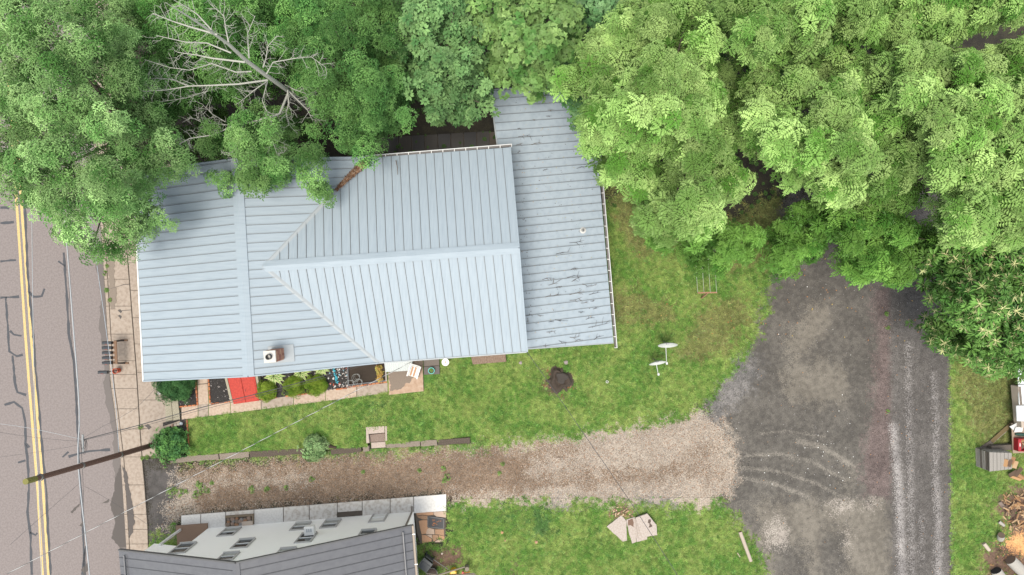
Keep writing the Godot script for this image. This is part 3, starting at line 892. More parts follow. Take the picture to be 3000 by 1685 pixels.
	var rows := [[688.5, 1548.5, 654, 1571, 0.86, 1], [890.5, 1533.5, 870, 1553.7, 0.86, 1], [979, 1525, 957.6, 1547, 0.86, 1], [1119, 1504.5, 1100, 1530, 0.84, 2], [552.4, 1594, 516, 1622, 0.86, 0], [727.6, 1582, 696, 1606.6, 0.82, 0], [908, 1565, 885, 1590, 0.82, 0], [1084.7, 1555, 1063, 1579, 0.8, 0], [681, 1622, 655, 1642, 0.8, 1], [845, 1609, 830, 1626, 0.8, 1]]
	for w in rows:
		var lo := on_wall(w[0], w[1])
		var hi := on_wall(w[2], w[3])
		var ctr := (lo + hi) * 0.5 + out * 0.012
		var hh: float = (hi.y - lo.y) * 0.5
		var hw: float = w[4] * 0.5
		mb = MB.new()
		for sd in [-1.0, 1.0]:
			mb.box(ctr + d * hw * sd, d * 0.05, Vector3(0, hh + 0.05, 0), out * 0.05, 0.008)
		mb.box(ctr + Vector3(0, hh, 0), d * (hw - 0.05), Vector3(0, 0.05, 0), out * 0.05, 0.008)
		var win := part(nb, "window_frame", mb.mesh(), frame_m)
		mb = MB.new()
		mb.box(ctr - Vector3(0, hh + 0.01, 0) + out * 0.03, d * (hw + 0.03), Vector3(0, 0.035, 0), out * 0.085, 0.008)
		part(win, "sill", mb.mesh(), mat(lin(0.4588, 0.4514, 0.4366), 0.5))
		mb = MB.new()
		mb.box(ctr + out * 0.02, d * (hw - 0.05), Vector3(0, 0.022, 0), out * 0.03, 0.004)
		part(win, "meeting_rail", mb.mesh(), M.white)
		for q in [-1.0, 1.0]:
			mb = MB.new()
			mb.box(ctr + Vector3(0, hh * 0.5 * q, 0) + out * 0.004, d * (hw - 0.05), Vector3(0, hh * 0.5 - 0.025, 0), out * 0.006)
			part(win, "pane", mb.mesh(), M.white if w[5] == 2 else (blind if (w[5] == 1 and q < 0) else glass))
	# window air conditioner
	var ac := thing("air_conditioner", "white boxed air conditioner jutting from an upper window of the white house", "air conditioner")
	var al := on_wall(912, 1566) + out * 0.30
	mb = MB.new()
	mb.box(al + Vector3(0, 0.18, 0), d * 0.27, Vector3(0, 0.18, 0), out * 0.24, 0.02)
	part(ac, "casing", mb.mesh(), M.white)
	for k in 3:
		mb = MB.new()
		mb.box(al + Vector3(0, 0.362, 0) + d * (k - 1) * 0.11 + out * 0.04, d * 0.035, Vector3(0, 0.003, 0), out * 0.09)
		part(ac, "vent_slot", mb.mesh(), mat(lin(0.333, 0.3552, 0.3848), 0.6))
	# concrete walk along the wall
	var walk := setting("side_walk", sheet_mesh(plan([530, 1514, 1308, 1450, 1308, 1497, 530, 1553]), flat(0.045), 40.0), M.joint)
	var ms := [grained([lin(.47, .455, .44), lin(.54, .525, .51), lin(.58, .565, .55)], 0.016, 1.6, 0.85, 0.1, 4, 51), grained([lin(.34, .30, .265), lin(.49, .465, .44), lin(.55, .53, .51)], 0.010, 1.8, 0.85, 0.1, 5, 57)]
	var us := [530, 588, 661, 744, 830, 906, 988, 1061, 1143, 1212, 1308]
	for i in us.size() - 1:
		var a: float = us[i] + 1.0
		var b: float = us[i + 1] - 1.0
		var ty := func(u): return 1511.0 - (u - 530.0) * 0.0810
		var by := func(u): return 1553.0 - (u - 530.0) * 0.0720
		var cut := 0.0
		if i == 2: cut = 30.0
		if i == 6: cut = 19.0
		mb = MB.new()
		mb.slab(plan([a, ty.call(a), b, ty.call(b), b, by.call(b) - cut, a, by.call(a) - cut], 0.06), flat(0.065 + rnd(0, 0.01)), 0.1, 0.01)
		part(walk, "paving_slab", mb.mesh(), ms[0] if i in [0, 1, 3, 9] else ms[1])
	var well := thing("window_well", "timber-edged window well filled with brown stones beside the white house", "window well")
	mb = MB.new()
	mb.beam(at(661, 1514, 0.1), at(744, 1508, 0.1), 0.12, 0.14, 0.01)
	part(well, "timber", mb.mesh(), mat(lin(0.1628, 0.1258, 0.0888), 0.9))
	mb = MB.new()
	mb.beam(at(741, 1511, 0.1), at(741, 1534, 0.1), 0.10, 0.12, 0.01)
	part(well, "timber", mb.mesh(), mat(lin(0.1628, 0.1258, 0.0888), 0.9))
	for k in 16:
		mb = MB.new()
		var r := rnd(0.10, 0.19)
		mb.lathe(Vector3.ZERO, [[0.0, -r * 0.4], [r, -r * 0.2], [r * 0.9, r * 0.25], [r * 0.4, r * 0.45], [0.0, r * 0.46]], 7, 0.12, k)
		part(well, "stone", mb.mesh(), mat([lin(0.185, 0.1406, 0.111), lin(0.2442, 0.1776, 0.1406), lin(0.2812, 0.1554, 0.0888), lin(0.2072, 0.1924, 0.185)][k % 4], 0.9), at(670 + (k % 6) * 12.0 + rnd(-2, 2), 1520 + (k / 6) * 8.0 + rnd(-2, 2), 0.07))
	mb = MB.new()
	mb.box(at(725, 1533, 0.14), d * 0.32, Vector3(0, 0.05, 0), out * 0.12, 0.015)
	part(well, "pale_block", mb.mesh(), mat(lin(0.4292, 0.3552, 0.296), 0.9))
# ---------------------------------------------------------------- plants
func leaf_mat(rough := 0.5, glow := 0.35) -> StandardMaterial3D:
	var m := mat(Color(1, 1, 1), rough, 0.0, true)
	m.backlight_enabled = glow > 0.0
	m.backlight = Color(glow * 0.8, glow, glow * 0.3)
	m.metallic_specular = 0.22
	return m
func blade(mb: MB, base: Vector3, dir: Vector3, side: Vector3, up: Vector3, l: float, w: float, droop: float, col: Color, edge := Color(-1, 0, 0)) -> void:
	# one leaf: two halves folded along the midrib, tip bending down
	var m1 := base + dir * l * 0.45 + up * l * 0.05
	var tip := base + dir * l - up * l * droop
	var fold := up * w * 0.22
	var ce := col if edge.r < 0 else edge
	mb.tric(base, m1 - side * w * 0.5 + fold, tip, col, ce, ce)
	mb.tric(base, tip, m1 + side * w * 0.5 + fold, col, ce, ce)
func compound_spray(nleaf: int, ll: float, pairs: int, fl: float, fw: float, sd: int, lift := 0.5) -> ArrayMesh:
	# leaves of a shoot tip spread like a star, leaflets in pairs along each stalk
	var r := RandomNumberGenerator.new()
	r.seed = sd
	var mb := MB.new()
	for k in nleaf:
		var a := TAU * k / nleaf + r.randf_range(-0.3, 0.3)
		var d := Vector3(cos(a), 0, sin(a))
		var s := Vector3(-d.z, 0, d.x)
		var L := ll * r.randf_range(0.75, 1.15)
		var el := r.randf_range(0.2, 0.9) * lift
		var tone := r.randf_range(0.8, 1.2)
		for i in pairs:
			var t := (i + 1.2) / (pairs + 0.6)
			var p := d * L * t * (1.0 - 0.08 * t) + Vector3.UP * L * (el * t - 0.75 * t * t * (0.5 + el))
			var tan_ := (d + Vector3.UP * (el - 1.5 * t * (0.5 + el))).normalized()
			var up := s.cross(tan_).normalized()
			if up.y < 0: up = -up
			var sz := fl * (0.65 + 0.7 * t * (1.25 - t)) * r.randf_range(0.9, 1.1)
			for q in [-1.0, 1.0]:
				var c := Color(1, 1, 1) * tone * r.randf_range(0.88, 1.12)
				c.a = 1.0
				var ld: Vector3 = (s * q * 0.92 + tan_ * 0.38 + up * r.randf_range(0.0, 0.22)).normalized()
				blade(mb, p, ld, ld.cross(up).normalized(), up, sz, fw, 0.16, c)
		var pe := d * L + Vector3.UP * L * (el - 0.75 * (0.5 + el))
		blade(mb, pe - d * 0.02, (d - Vector3.UP * 0.3).normalized(), s, Vector3.UP, fl, fw, 0.2, Color(tone, tone, tone))
	return mb.mesh()
func simple_spray(n: int, l: float, w: float, sd: int, edge := false, lift := 0.5, rows := 2) -> ArrayMesh:
	var r := RandomNumberGenerator.new()
	r.seed = sd
	var mb := MB.new()
	for k in n:
		var a := TAU * k * 0.381966 * (1.0 if rows == 1 else 1.618) + r.randf_range(-0.2, 0.2)
		var d := Vector3(cos(a), r.randf_range(0.1, 1.0) * lift - 0.1, sin(a)).normalized()
		var s := d.cross(Vector3.UP).normalized()
		var up := s.cross(d).normalized()
		var tone := r.randf_range(0.78, 1.22)
		var base := d * l * r.randf_range(0.05, 0.35) + Vector3.UP * r.randf_range(-0.3, 0.2) * l
		var L := l * r.randf_range(0.75, 1.15)
		var col := Color(tone, tone, tone)
		var ec := Color(tone * 1.7, tone * 1.45, tone * 1.3) if edge else col
		var m1 := base + d * L * 0.3 + up * L * 0.05
		var m2 := base + d * L * 0.68 + up * L * 0.04
		var tip := base + d * L - up * L * 0.14
		var f := up * w * 0.16
		for q in [-1.0, 1.0]:
			var e1: Vector3 = m1 + s * q * w * 0.46 + f
			var e2: Vector3 = m2 + s * q * w * 0.42 + f
			if q > 0:
				mb.tric(base, e1, m2, col, ec, col); mb.tric(e1, e2, m2, ec, ec, col); mb.tric(m2, e2, tip, col, ec, ec)
			else:
				mb.tric(base, m2, e1, col, col, ec); mb.tric(e1, m2, e2, ec, col, ec); mb.tric(m2, tip, e2, col, ec, ec)
	return mb.mesh()
func star_spray(n: int, l: float, sd: int) -> ArrayMesh:
	# lobed leaves, five points each
	var r := RandomNumberGenerator.new()
	r.seed = sd
	var mb := MB.new()
	for k in n:
		var a := TAU * r.randf()
		var rad := l * r.randf_range(0.2, 1.5)
		var o := Vector3(cos(a) * rad, -rad * rad * 0.5 + r.randf_range(-0.4, 0.3) * l, sin(a) * rad)
		var nrm := Vector3(cos(a) * r.randf_range(-0.1, 0.6), 1.0, sin(a) * r.randf_range(-0.1, 0.6)).normalized()
		var d := Vector3(cos(a + r.randf_range(-0.7, 0.7)), 0, sin(a + r.randf_range(-0.7, 0.7)))
		d = (d - nrm * nrm.dot(d)).normalized()
		var s := nrm.cross(d)
		var tone := r.randf_range(0.75, 1.25)
		mb.col = Color(tone, tone, tone)
		var pts := []
		for i in 7:
			var b := -2.2 + 4.4 * i / 6.0
			var rr := l * (1.0 if i % 2 == 1 else 0.55) * (0.62 if i in [0, 6] else 0.85)
			pts.append(o + (d * cos(b) + s * sin(b)) * rr - nrm * rr * 0.12)
		for i in 6: mb.tri(o, pts[i], pts[i + 1])
	return mb.mesh()
func edge_dist(p: Vector2, poly: PackedVector2Array) -> float:
	var d := 1e9
	for i in poly.size():
		d = minf(d, p.distance_to(Geometry2D.get_closest_point_to_segment(p, poly[i], poly[(i + 1) % poly.size()])))
	return d
func lobes_in(px: Array, top: float, edge: float, spacing: float, rmin: float, rmax: float, rise := 190.0, thin := 0.0) -> Array:
	# boughs of a crown: [centre, radius] spread over an outline
	var poly := PackedVector2Array()
	for i in range(0, px.size(), 2): poly.append(Vector2(px[i], px[i + 1]))
	var lo := poly[0]
	var hi := poly[0]
	for p in poly:
		lo = lo.min(p); hi = hi.max(p)
	var unit := SURVEY / (EYE_H - top)
	var st := spacing * unit
	var out := []
	var y := lo.y - st
	var row := 0
	while y < hi.y + st:
		var x := lo.x - st + (st * 0.5 if row % 2 else 0.0)
		while x < hi.x + st:
			var p := Vector2(x + rnd(-0.4, 0.4) * st, y + rnd(-0.4, 0.4) * st)
			x += st
			if not Geometry2D.is_point_in_polygon(p, poly): continue
			if rng.randf() < thin: continue
			var d := edge_dist(p, poly)
			if d < rmin * unit * 0.45: continue
			var h := lerpf(edge, top, clampf(pow(d / rise, 0.6), 0, 1)) + rnd(-1.7, 1.3)
			var r := clampf(d / unit * rnd(0.8, 1.15), rmin, rmax * rnd(0.75, 1.1))
			out.append([at(p.x, p.y, h), r])
		y += st * 0.87
		row += 1
	return out
func crown_in(px: Array, top: float, edge: float, spacing: float, rmin: float, rmax: float, rise := 190.0, thin := 0.0) -> Array:
	# upper boughs and the fuller storey beneath them
	return lobes_in(px, top, edge, spacing, rmin, rmax, rise, thin) + lobes_in(px, top - 2.8, edge - 1.8, spacing * 1.15, rmin * 1.1, rmax * 1.0, rise, thin)
func build_tree(called: String, label: String, foot: Vector3, lobes: Array, spray: Array, tint: Array, dens: float, size: float, material: Material, bark: Material, trunk_r := 0.22, group := "", lean_up := 0.6, extra: Mesh = null, extra_mat: Material = null, extra_share := 0.0) -> Node3D:
	var tree := thing(called, label, "tree", foot, group)
	# trunk and limbs
	var mid := Vector3.ZERO
	for l in lobes: mid += l[0]
	mid /= maxf(1.0, lobes.size())
	var fork := foot.lerp(Vector3(mid.x, 0, mid.z), 0.35)
	fork.y = mid.y * 0.45
	var mb := MB.new()
	mb.tube([Vector3.ZERO, (fork - foot) * 0.5 + Vector3(rnd(-.15, .15), 0, rnd(-.15, .15)), fork - foot], [trunk_r * 1.25, trunk_r, trunk_r * 0.8], 8)
	part(tree, "trunk", mb.mesh(), bark)
	var n := 0
	for l in lobes:
		n += 1
		if n % 3: continue
		var e: Vector3 = l[0] - foot - Vector3(0, l[1] * 0.35, 0)
		var f := fork - foot
		var m := f.lerp(e, 0.5) + Vector3(rnd(-.4, .4), rnd(0.2, 0.9), rnd(-.4, .4))
		mb = MB.new()
		mb.tube([f - Vector3(0, 0.1, 0), m, e], [trunk_r * 0.42, trunk_r * 0.25, trunk_r * 0.08], 5)
		part(tree, "limb", mb.mesh(), bark)
	var xfs := []
	var cols := []
	for i in spray.size():
		xfs.append([]); cols.append([])
	var xe := []
	var ce := []
	var flush := FastNoiseLite.new()   # patches of young and mature leaves
	flush.noise_type = FastNoiseLite.TYPE_SIMPLEX
	flush.frequency = 0.75
	flush.seed = int(foot.x * 7.0)
	for li in lobes.size():
		var c: Vector3 = lobes[li][0]
		var r: float = lobes[li][1]
		var cnt := int(dens * r * r * 6.3)
		var lt := rnd(0.68, 1.26)
		var hue := rnd(-0.06, 0.06)
		for k in cnt:
			var a := rng.randf() * TAU
			var cy := rnd(-0.25, 1.0)
			var sy := sqrt(maxf(0.0, 1.0 - cy * cy))
			var dir := Vector3(cos(a) * sy, cy, sin(a) * sy)
			var q := c + Vector3(dir.x, dir.y * 0.72, dir.z) * r * (pow(rng.randf(), 0.4) * 1.15 if rng.randf() < 0.92 else rnd(1.1, 1.4))
			if rng.randf() < 0.45: q.y -= rnd(0.2, 1.5)
			var buried := false
			for lj in lobes.size():
				if lj != li and q.distance_squared_to(lobes[lj][0]) < lobes[lj][1] * lobes[lj][1] * 0.40:
					buried = true
					break
			if buried: continue
			var up := dir.lerp(Vector3.UP, lean_up + rnd(-0.15, 0.15)).normalized()
			var x := up.cross(Vector3(cos(a * 3.1 + k), 0.2, sin(a * 3.1 + k))).normalized()
			var b := Basis(x, up, x.cross(up)).scaled(Vector3.ONE * size * rnd(0.62, 1.3))
			var t := lt * rnd(0.85, 1.15)
			var mixc: Color = tint[0].lerp(tint[1], clampf(0.5 + 0.95 * flush.get_noise_3dv(q) + rnd(-0.28, 0.28) + hue, 0, 1))
			if extra and rng.randf() < extra_share and cy > 0.05:
				xe.append(Transform3D(b, q + up * 0.06 - foot)); ce.append(Color(1, 1, 1) * rnd(0.85, 1.1))
			var w := rng.randi() % spray.size()
			xfs[w].append(Transform3D(b, q - foot)); cols[w].append(Color(mixc.r * t, mixc.g * t, mixc.b * t))
	for i in spray.size():
		scatter(tree, "crown", spray[i], material, xfs[i], cols[i]).set_meta("kind", "stuff")
	if xe.size(): scatter(tree, "blossom", extra, extra_mat, xe, ce).set_meta("kind", "stuff")
	return tree
func twigs(mb: MB, a: Vector3, b: Vector3, r: float, n: int, l: float, depth: int) -> void:
	var d := (b - a).normalized()
	for k in n:
		var t := (k + rnd(0.2, 0.8)) / n
		var p := a.lerp(b, t)
		var s := d.cross(Vector3(rnd(-1, 1), rnd(-1, 1), rnd(-1, 1))).normalized()
		var e := p + (d * rnd(0.3, 0.9) + s).normalized() * l * rnd(0.4, 1.1) * (1.1 - 0.5 * t)
		var m := p.lerp(e, 0.5) + Vector3(rnd(-1, 1), rnd(-1, 1), rnd(-1, 1)) * l * 0.08
		mb.tube([p, m, e], [r, r * 0.75, r * 0.35], 4, false)
		if depth > 0: twigs(mb, m, e, r * 0.6, 3, l * 0.42, depth - 1)
func build_dead_tree() -> void:
	var foot := at(950, 362, 0.0)
	var t := thing("dead_tree", "bare leafless pale grey dead tree standing among the green crowns", "tree", foot)
	var bark := grained([lin(.22, .22, .19), lin(.31, .31, .275), lin(.38, .38, .345)], 0.04, 0.6, 0.9, 0.3)
	var z := func(u, v, h): return at(u / 2.576, v / 2.576, h) - foot
	var mb := MB.new()
	mb.tube([Vector3.ZERO, z.call(2180, 690, 8.4), z.call(2010, 570, 10.6), z.call(1860, 460, 12.0), z.call(1720, 330, 13.5), z.call(1560, 215, 15.0), z.call(1400, 110, 16.4), z.call(1250, 20, 17.4)], [0.2, 0.10, 0.092, 0.085, 0.068, 0.046, 0.030, 0.010], 8)
	part(t, "trunk", mb.mesh(), bark)
	for b in [[12.6, 0.075, 1850, 470, 1600, 440, 1480, 415, 1340, 395], [13.4, 0.06, 1745, 400, 1560, 325, 1400, 318, 1180, 268], [14.4, 0.07, 1640, 262, 1440, 205, 1300, 160, 1150, 100], [14.0, 0.05, 1725, 320, 1700, 200, 1690, 120, 1590, 35], [14.6, 0.05, 1600, 230, 1490, 110, 1420, 60, 1330, 10], [12.4, 0.05, 1880, 440, 1872, 330, 1870, 250, 1925, 120], [11.2, 0.045, 2010, 560, 2060, 470, 2230, 440, 2350, 430, 2460, 510], [11.6, 0.05, 1985, 510, 2010, 430, 2020, 350, 2090, 270], [10.4, 0.08, 2020, 605, 1800, 635, 1600, 645, 1430, 650, 1250, 680, 1080, 690], [10.8, 0.055, 1900, 540, 1780, 545, 1600, 480, 1430, 530, 1280, 510, 1090, 450], [10.0, 0.05, 1430, 650, 1300, 600, 1180, 590, 1060, 600], [9.6, 0.04, 1720, 640, 1560, 690, 1400, 740, 1210, 770], [9.6, 0.045, 2020, 610, 1920, 680, 1860, 730, 1800, 780], [9.4, 0.045, 2020, 610, 1980, 760, 2030, 880, 2080, 1000], [8.8, 0.05, 2170, 680, 2180, 780, 2160, 850, 2180, 950], [8.8, 0.05, 2170, 680, 2250, 760, 2320, 830, 2360, 910], [8.6, 0.035, 2150, 640, 2230, 680, 2320, 710, 2390, 745], [9.2, 0.08, 2050, 880, 1920, 915, 1760, 950, 1600, 1020, 1430, 1045, 1350, 1090], [9.3, 0.05, 1760, 950, 1640, 935, 1540, 930, 1430, 880], [9.2, 0.045, 1830, 940, 1820, 1040, 1780, 1120, 1720, 1180], [9.2, 0.04, 1820, 1040, 1830, 1120, 1825, 1230], [9.4, 0.03, 2010, 920, 2040, 1020, 2080, 1130, 2110, 1240], [9.6, 0.03, 1700, 920, 1600, 860, 1520, 780]]:
		mb = MB.new()
		var pts := []
		var rad := []
		var cnt: int = (b.size() - 2) / 2
		for i in cnt:
			pts.append(z.call(b[2 + i * 2], b[3 + i * 2], b[0] + rnd(-0.25, 0.25) + i * 0.12))
			rad.append(b[1] * 0.62 * lerpf(1.0, 0.3, float(i) / (cnt - 1)))
		mb.tube(pts, rad, 5, false)
		for i in cnt - 1:
			twigs(mb, pts[i], pts[i + 1], 0.011, 6 if i else 4, 0.8, 1)
		part(t, "branch", mb.mesh(), bark)
	# the snapped stub limb below
	mb = MB.new()
	mb.tube([z.call(2180, 690, 8.4), z.call(2110, 860, 8.9), z.call(2040, 885, 9.2)], [0.06, 0.055, 0.05], 6, false)
	part(t, "limb", mb.mesh(), bark)
func scaled(a: Array) -> Array:
	var o := []
	for x in a: o.append(x * 1.16460)
	return o
func build_trees() -> void:
	var bark := grained([lin(.07, .055, .042), lin(.13, .105, .08), lin(.18, .155, .125)], 0.05, 0.5, 0.95, 0.4)
	var lm := leaf_mat(0.42, 0.0)
	var lm2 := leaf_mat(0.4, 0.0)
	var walnut := [compound_spray(6, 0.56, 5, 0.23, 0.098, 1), compound_spray(5, 0.60, 5, 0.25, 0.105, 2, 0.7), compound_spray(7, 0.46, 4, 0.21, 0.095, 12, 0.9)]
	var ash := [compound_spray(6, 0.25, 2, 0.18, 0.058, 3, 0.8), compound_spray(7, 0.24, 2, 0.17, 0.056, 4, 0.9), compound_spray(5, 0.28, 2, 0.19, 0.06, 13, 0.6)]
	var oval := [simple_spray(10, 0.20, 0.10, 5, true), simple_spray(8, 0.21, 0.105, 6, true)]
	var maple := [star_spray(13, 0.15, 7), star_spray(11, 0.16, 8)]
	var chestnut := [simple_spray(12, 0.30, 0.085, 9, false, 0.7), simple_spray(10, 0.32, 0.09, 10, false, 0.8)]
	var lime := [Color(.082, .195, .032), Color(.325, .470, .160)]
	var lime2 := [Color(.070, .175, .030), Color(.280, .415, .135)]
	var mid := [Color(.052, .145, .024), Color(.150, .290, .060)]
	var g1 := "walnut-like trees behind the gravel lot"
	build_tree("walnut_tree", "lime-green feathery tree whose boughs overhang the lean-to roof", at(1900, 480), crown_in(scaled([1440, 110, 1540, 30, 1640, -60, 1760, -60, 1840, 60, 1830, 140, 1900, 260, 1900, 380, 1910, 470, 1850, 510, 1800, 600, 1740, 615, 1620, 605, 1590, 500, 1510, 430, 1450, 350, 1425, 240, 1395, 180]), 12.5, 8.5, 1.3, 0.5, 0.8), walnut, lime, 8.5, 0.74, lm, bark, 0.26, g1)
	build_tree("walnut_tree", "smaller mid-green feathery tree with boughs over the clothes line", at(2060, 690), crown_in(scaled([1630, 560, 1760, 580, 1900, 560, 1930, 600, 1900, 650, 1800, 695, 1730, 660, 1640, 610]), 7.5, 6.0, 1.0, 0.4, 0.66), walnut, mid, 8.5, 0.7, lm, bark, 0.14, g1)
	build_tree("walnut_tree", "broad lime-green feathery tree in the middle of the grove", at(2230, 420), crown_in(scaled([1830, 170, 1900, 165, 2010, 170, 2060, 130, 2130, 100, 2240, 160, 2320, 260, 2350, 400, 2330, 510, 2210, 560, 2080, 510, 2000, 475, 1940, 460, 1890, 380, 1880, 250]), 13.5, 9.5, 1.3, 0.5, 0.8), walnut, lime, 8.5, 0.74, lm, bark, 0.28, g1)
	build_tree("walnut_tree", "mid-green feathery tree drooping over the dark gravel lot", at(2420, 640), crown_in(scaled([2030, 490, 2130, 485, 2330, 530, 2390, 600, 2350, 650, 2310, 700, 2240, 725, 2130, 715, 2095, 640, 2110, 590, 2060, 620]), 8.5, 6.5, 1.05, 0.4, 0.68), walnut, mid, 8.5, 0.72, lm, bark, 0.16, g1)
	build_tree("walnut_tree", "small feathery tree between the clothes line and the lot", at(2290, 650), crown_in(scaled([1950, 560, 2030, 510, 2090, 580, 2060, 650, 1990, 695, 1940, 690, 1925, 630]), 7.5, 6.0, 1.0, 0.4, 0.66), walnut, mid, 8.5, 0.7, lm, bark, 0.14, g1)
	build_tree("walnut_tree", "tall lime-green feathery tree behind the dark hollow in the grove", at(2240, 120), crown_in(scaled([1760, -80, 2080, -80, 2110, 60, 2060, 120, 1980, 150, 1900, 130, 1850, 70]), 12.5, 12.5, 0.925, 0.55, 0.95), walnut, lime2, 8.5, 0.74, lm, bark, 0.24, g1)
	build_tree("walnut_tree", "large pale lime feathery tree above the flowering chestnut", at(2760, 330), crown_in(scaled([2220, 190, 2260, 120, 2340, 110, 2400, 130, 2500, 130, 2640, 80, 2640, 580, 2560, 630, 2470, 620, 2400, 560, 2360, 480, 2330, 400, 2290, 260]), 13.0, 12.5, 0.925, 0.55, 0.95), walnut, lime, 8.5, 0.74, lm, bark, 0.28, g1)
	build_tree("walnut_tree", "feathery tree by the patch of bare brown soil in the grove", at(2640, 90), crown_in(scaled([2080, -80, 2640, -80, 2640, 50, 2480, 55, 2400, 110, 2300, 130, 2200, 135, 2110, 90]), 12.0, 12.5, 0.925, 0.55, 0.95, 150.0, 0.10), walnut, lime2, 8.5, 0.74, lm, bark, 0.24, g1)
	# chestnut in flower
	var cat := MB.new()
	var r := RandomNumberGenerator.new()
	r.seed = 4
	for k in 9:
		var a := TAU * k / 9.0 + r.randf_range(-0.3, 0.3)
		var d := Vector3(cos(a), r.randf_range(0.15, 0.8), sin(a)).normalized()
		cat.tube([Vector3.ZERO, d * 0.11, d * 0.23 + Vector3(0, -0.04, 0)], [0.008, 0.014, 0.006], 4, false)
	var catm := mat(Color(1, 1, 1), 0.9, 0.0, true)
	catm.albedo_color = lin(.50, .51, .25)
	build_tree("chestnut_tree", "dark glossy tree covered in cream catkin blossom beside the alley", at(2840, 830), crown_in(scaled([2330, 600, 2420, 590, 2560, 610, 2650, 640, 2650, 930, 2560, 960, 2490, 975, 2430, 900, 2440, 830, 2395, 800, 2380, 760, 2330, 700, 2300, 640]), 9.5, 6.5, 0.95, 0.4, 0.75, 150.0), chestnut, [Color(.040, .115, .024), Color(.130, .255, .060)], 13.0, 1.0, leaf_mat(0.3, 0.3), bark, 0.24, "", 0.4, cat.mesh(), catm, 0.5)
	build_tree("chestnut_tree", "small cream-blossomed tree stretching over the alley edge", at(2830, 950), crown_in(scaled([2315, 805, 2350, 790, 2400, 815, 2430, 850, 2450, 890, 2420, 900, 2370, 870, 2330, 840]), 6.5, 5.6, 0.7, 0.35, 0.6, 90.0), chestnut, [Color(.045, .12, .026), Color(.140, .265, .065)], 14.0, 1.0, leaf_mat(0.3, 0.3), bark, 0.08, "", 0.4, cat.mesh(), catm, 0.5)
	# street side
	build_tree("ash_tree", "bright green ash tree spreading over the road and roof corner", at(520, 430), crown_in(scaled([-60, -60, 330, -60, 350, 110, 380, 250, 430, 330, 475, 400, 440, 460, 425, 520, 410, 590, 345, 600, 330, 645, 200, 668, 150, 620, 125, 560, 60, 540, -60, 500]), 14.0, 9.0, 1.0, 0.4, 0.66, 190.0, 0.08), ash, [Color(.080, .200, .048), Color(.305, .465, .190)], 12.5, 0.92, lm, bark, 0.25)
	build_tree("ash_tree", "deep green tree behind the bare dead branches", at(820, 200), crown_in(scaled([310, -60, 740, -60, 760, 60, 720, 190, 600, 240, 480, 260, 420, 330, 375, 290, 340, 110]), 9.8, 7.5, 0.95, 0.4, 0.66), ash, [Color(.052, .150, .034), Color(.185, .355, .105)], 12.5, 0.92, lm2, bark, 0.22)
	build_tree("ash_tree", "dark green ash tree between the dead tree and the speckled tree", at(1080, 330), crown_in(scaled([690, -60, 1010, -60, 1000, 110, 1030, 220, 1035, 290, 960, 370, 935, 400, 890, 425, 840, 370, 790, 300, 740, 250, 690, 170]), 10.5, 7.8, 0.95, 0.4, 0.66), ash, [Color(.048, .140, .036), Color(.170, .330, .098)], 12.5, 0.92, lm2, bark, 0.22)
	build_tree("ash_tree", "green ash tree hanging over the front roof slope", at(740, 430), crown_in(scaled([455, 300, 560, 300, 640, 250, 770, 290, 800, 330, 815, 420, 815, 500, 780, 500, 740, 440, 690, 470, 650, 510, 600, 500, 510, 480, 530, 420, 470, 370]), 10.2, 8.3, 0.85, 0.35, 0.58, 150.0, 0.08), ash, [Color(.062, .165, .040), Color(.225, .385, .130)], 12.5, 0.92, lm2, bark, 0.18)
	build_tree("broadleaf_tree", "tree with pale-edged oval leaves beside the rear wing", at(1270, 330), crown_in(scaled([975, -60, 1170, -60, 1215, 80, 1235, 190, 1235, 275, 1150, 320, 1070, 300, 1010, 220, 970, 100]), 9.0, 6.5, 0.85, 0.35, 0.62), oval, [Color(.060, .145, .048), Color(.165, .285, .105)], 14.0, 1.0, lm2, bark, 0.2)
	build_tree("maple_tree", "soft mid-green maple behind the rear end of the lean-to", at(1620, 230), crown_in(scaled([1140, -60, 1430, -60, 1500, 60, 1450, 150, 1410, 210, 1350, 240, 1240, 222, 1215, 130, 1180, 60]), 10.0, 6.8, 0.9, 0.35, 0.64), maple, [Color(.060, .150, .034), Color(.215, .345, .110)], 12.0, 1.05, lm2, bark, 0.2)
	build_tree("maple_tree", "bluish-green maple squeezed beside the lime feathery tree", at(1760, 210), crown_in(scaled([1390, -60, 1640, -60, 1560, 60, 1470, 130, 1480, 220, 1500, 330, 1450, 310, 1390, 200, 1440, 80]), 9.0, 5.0, 0.9, 0.35, 0.62), maple, [Color(.048, .125, .044), Color(.135, .250, .105)], 12.0, 1.05, lm2, bark, 0.18)
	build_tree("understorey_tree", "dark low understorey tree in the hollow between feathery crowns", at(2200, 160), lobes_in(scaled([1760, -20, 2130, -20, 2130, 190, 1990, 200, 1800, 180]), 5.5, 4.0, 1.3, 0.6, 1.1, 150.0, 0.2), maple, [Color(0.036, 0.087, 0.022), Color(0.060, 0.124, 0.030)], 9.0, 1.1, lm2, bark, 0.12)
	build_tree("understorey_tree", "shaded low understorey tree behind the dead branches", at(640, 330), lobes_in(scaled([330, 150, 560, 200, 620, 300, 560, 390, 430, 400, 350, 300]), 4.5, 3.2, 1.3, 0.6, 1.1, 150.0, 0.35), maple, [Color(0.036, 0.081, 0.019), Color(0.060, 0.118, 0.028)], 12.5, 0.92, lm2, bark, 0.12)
	build_dead_tree()
	# ground cover in the wood and under the grove
	var xf := []
	var cs := []
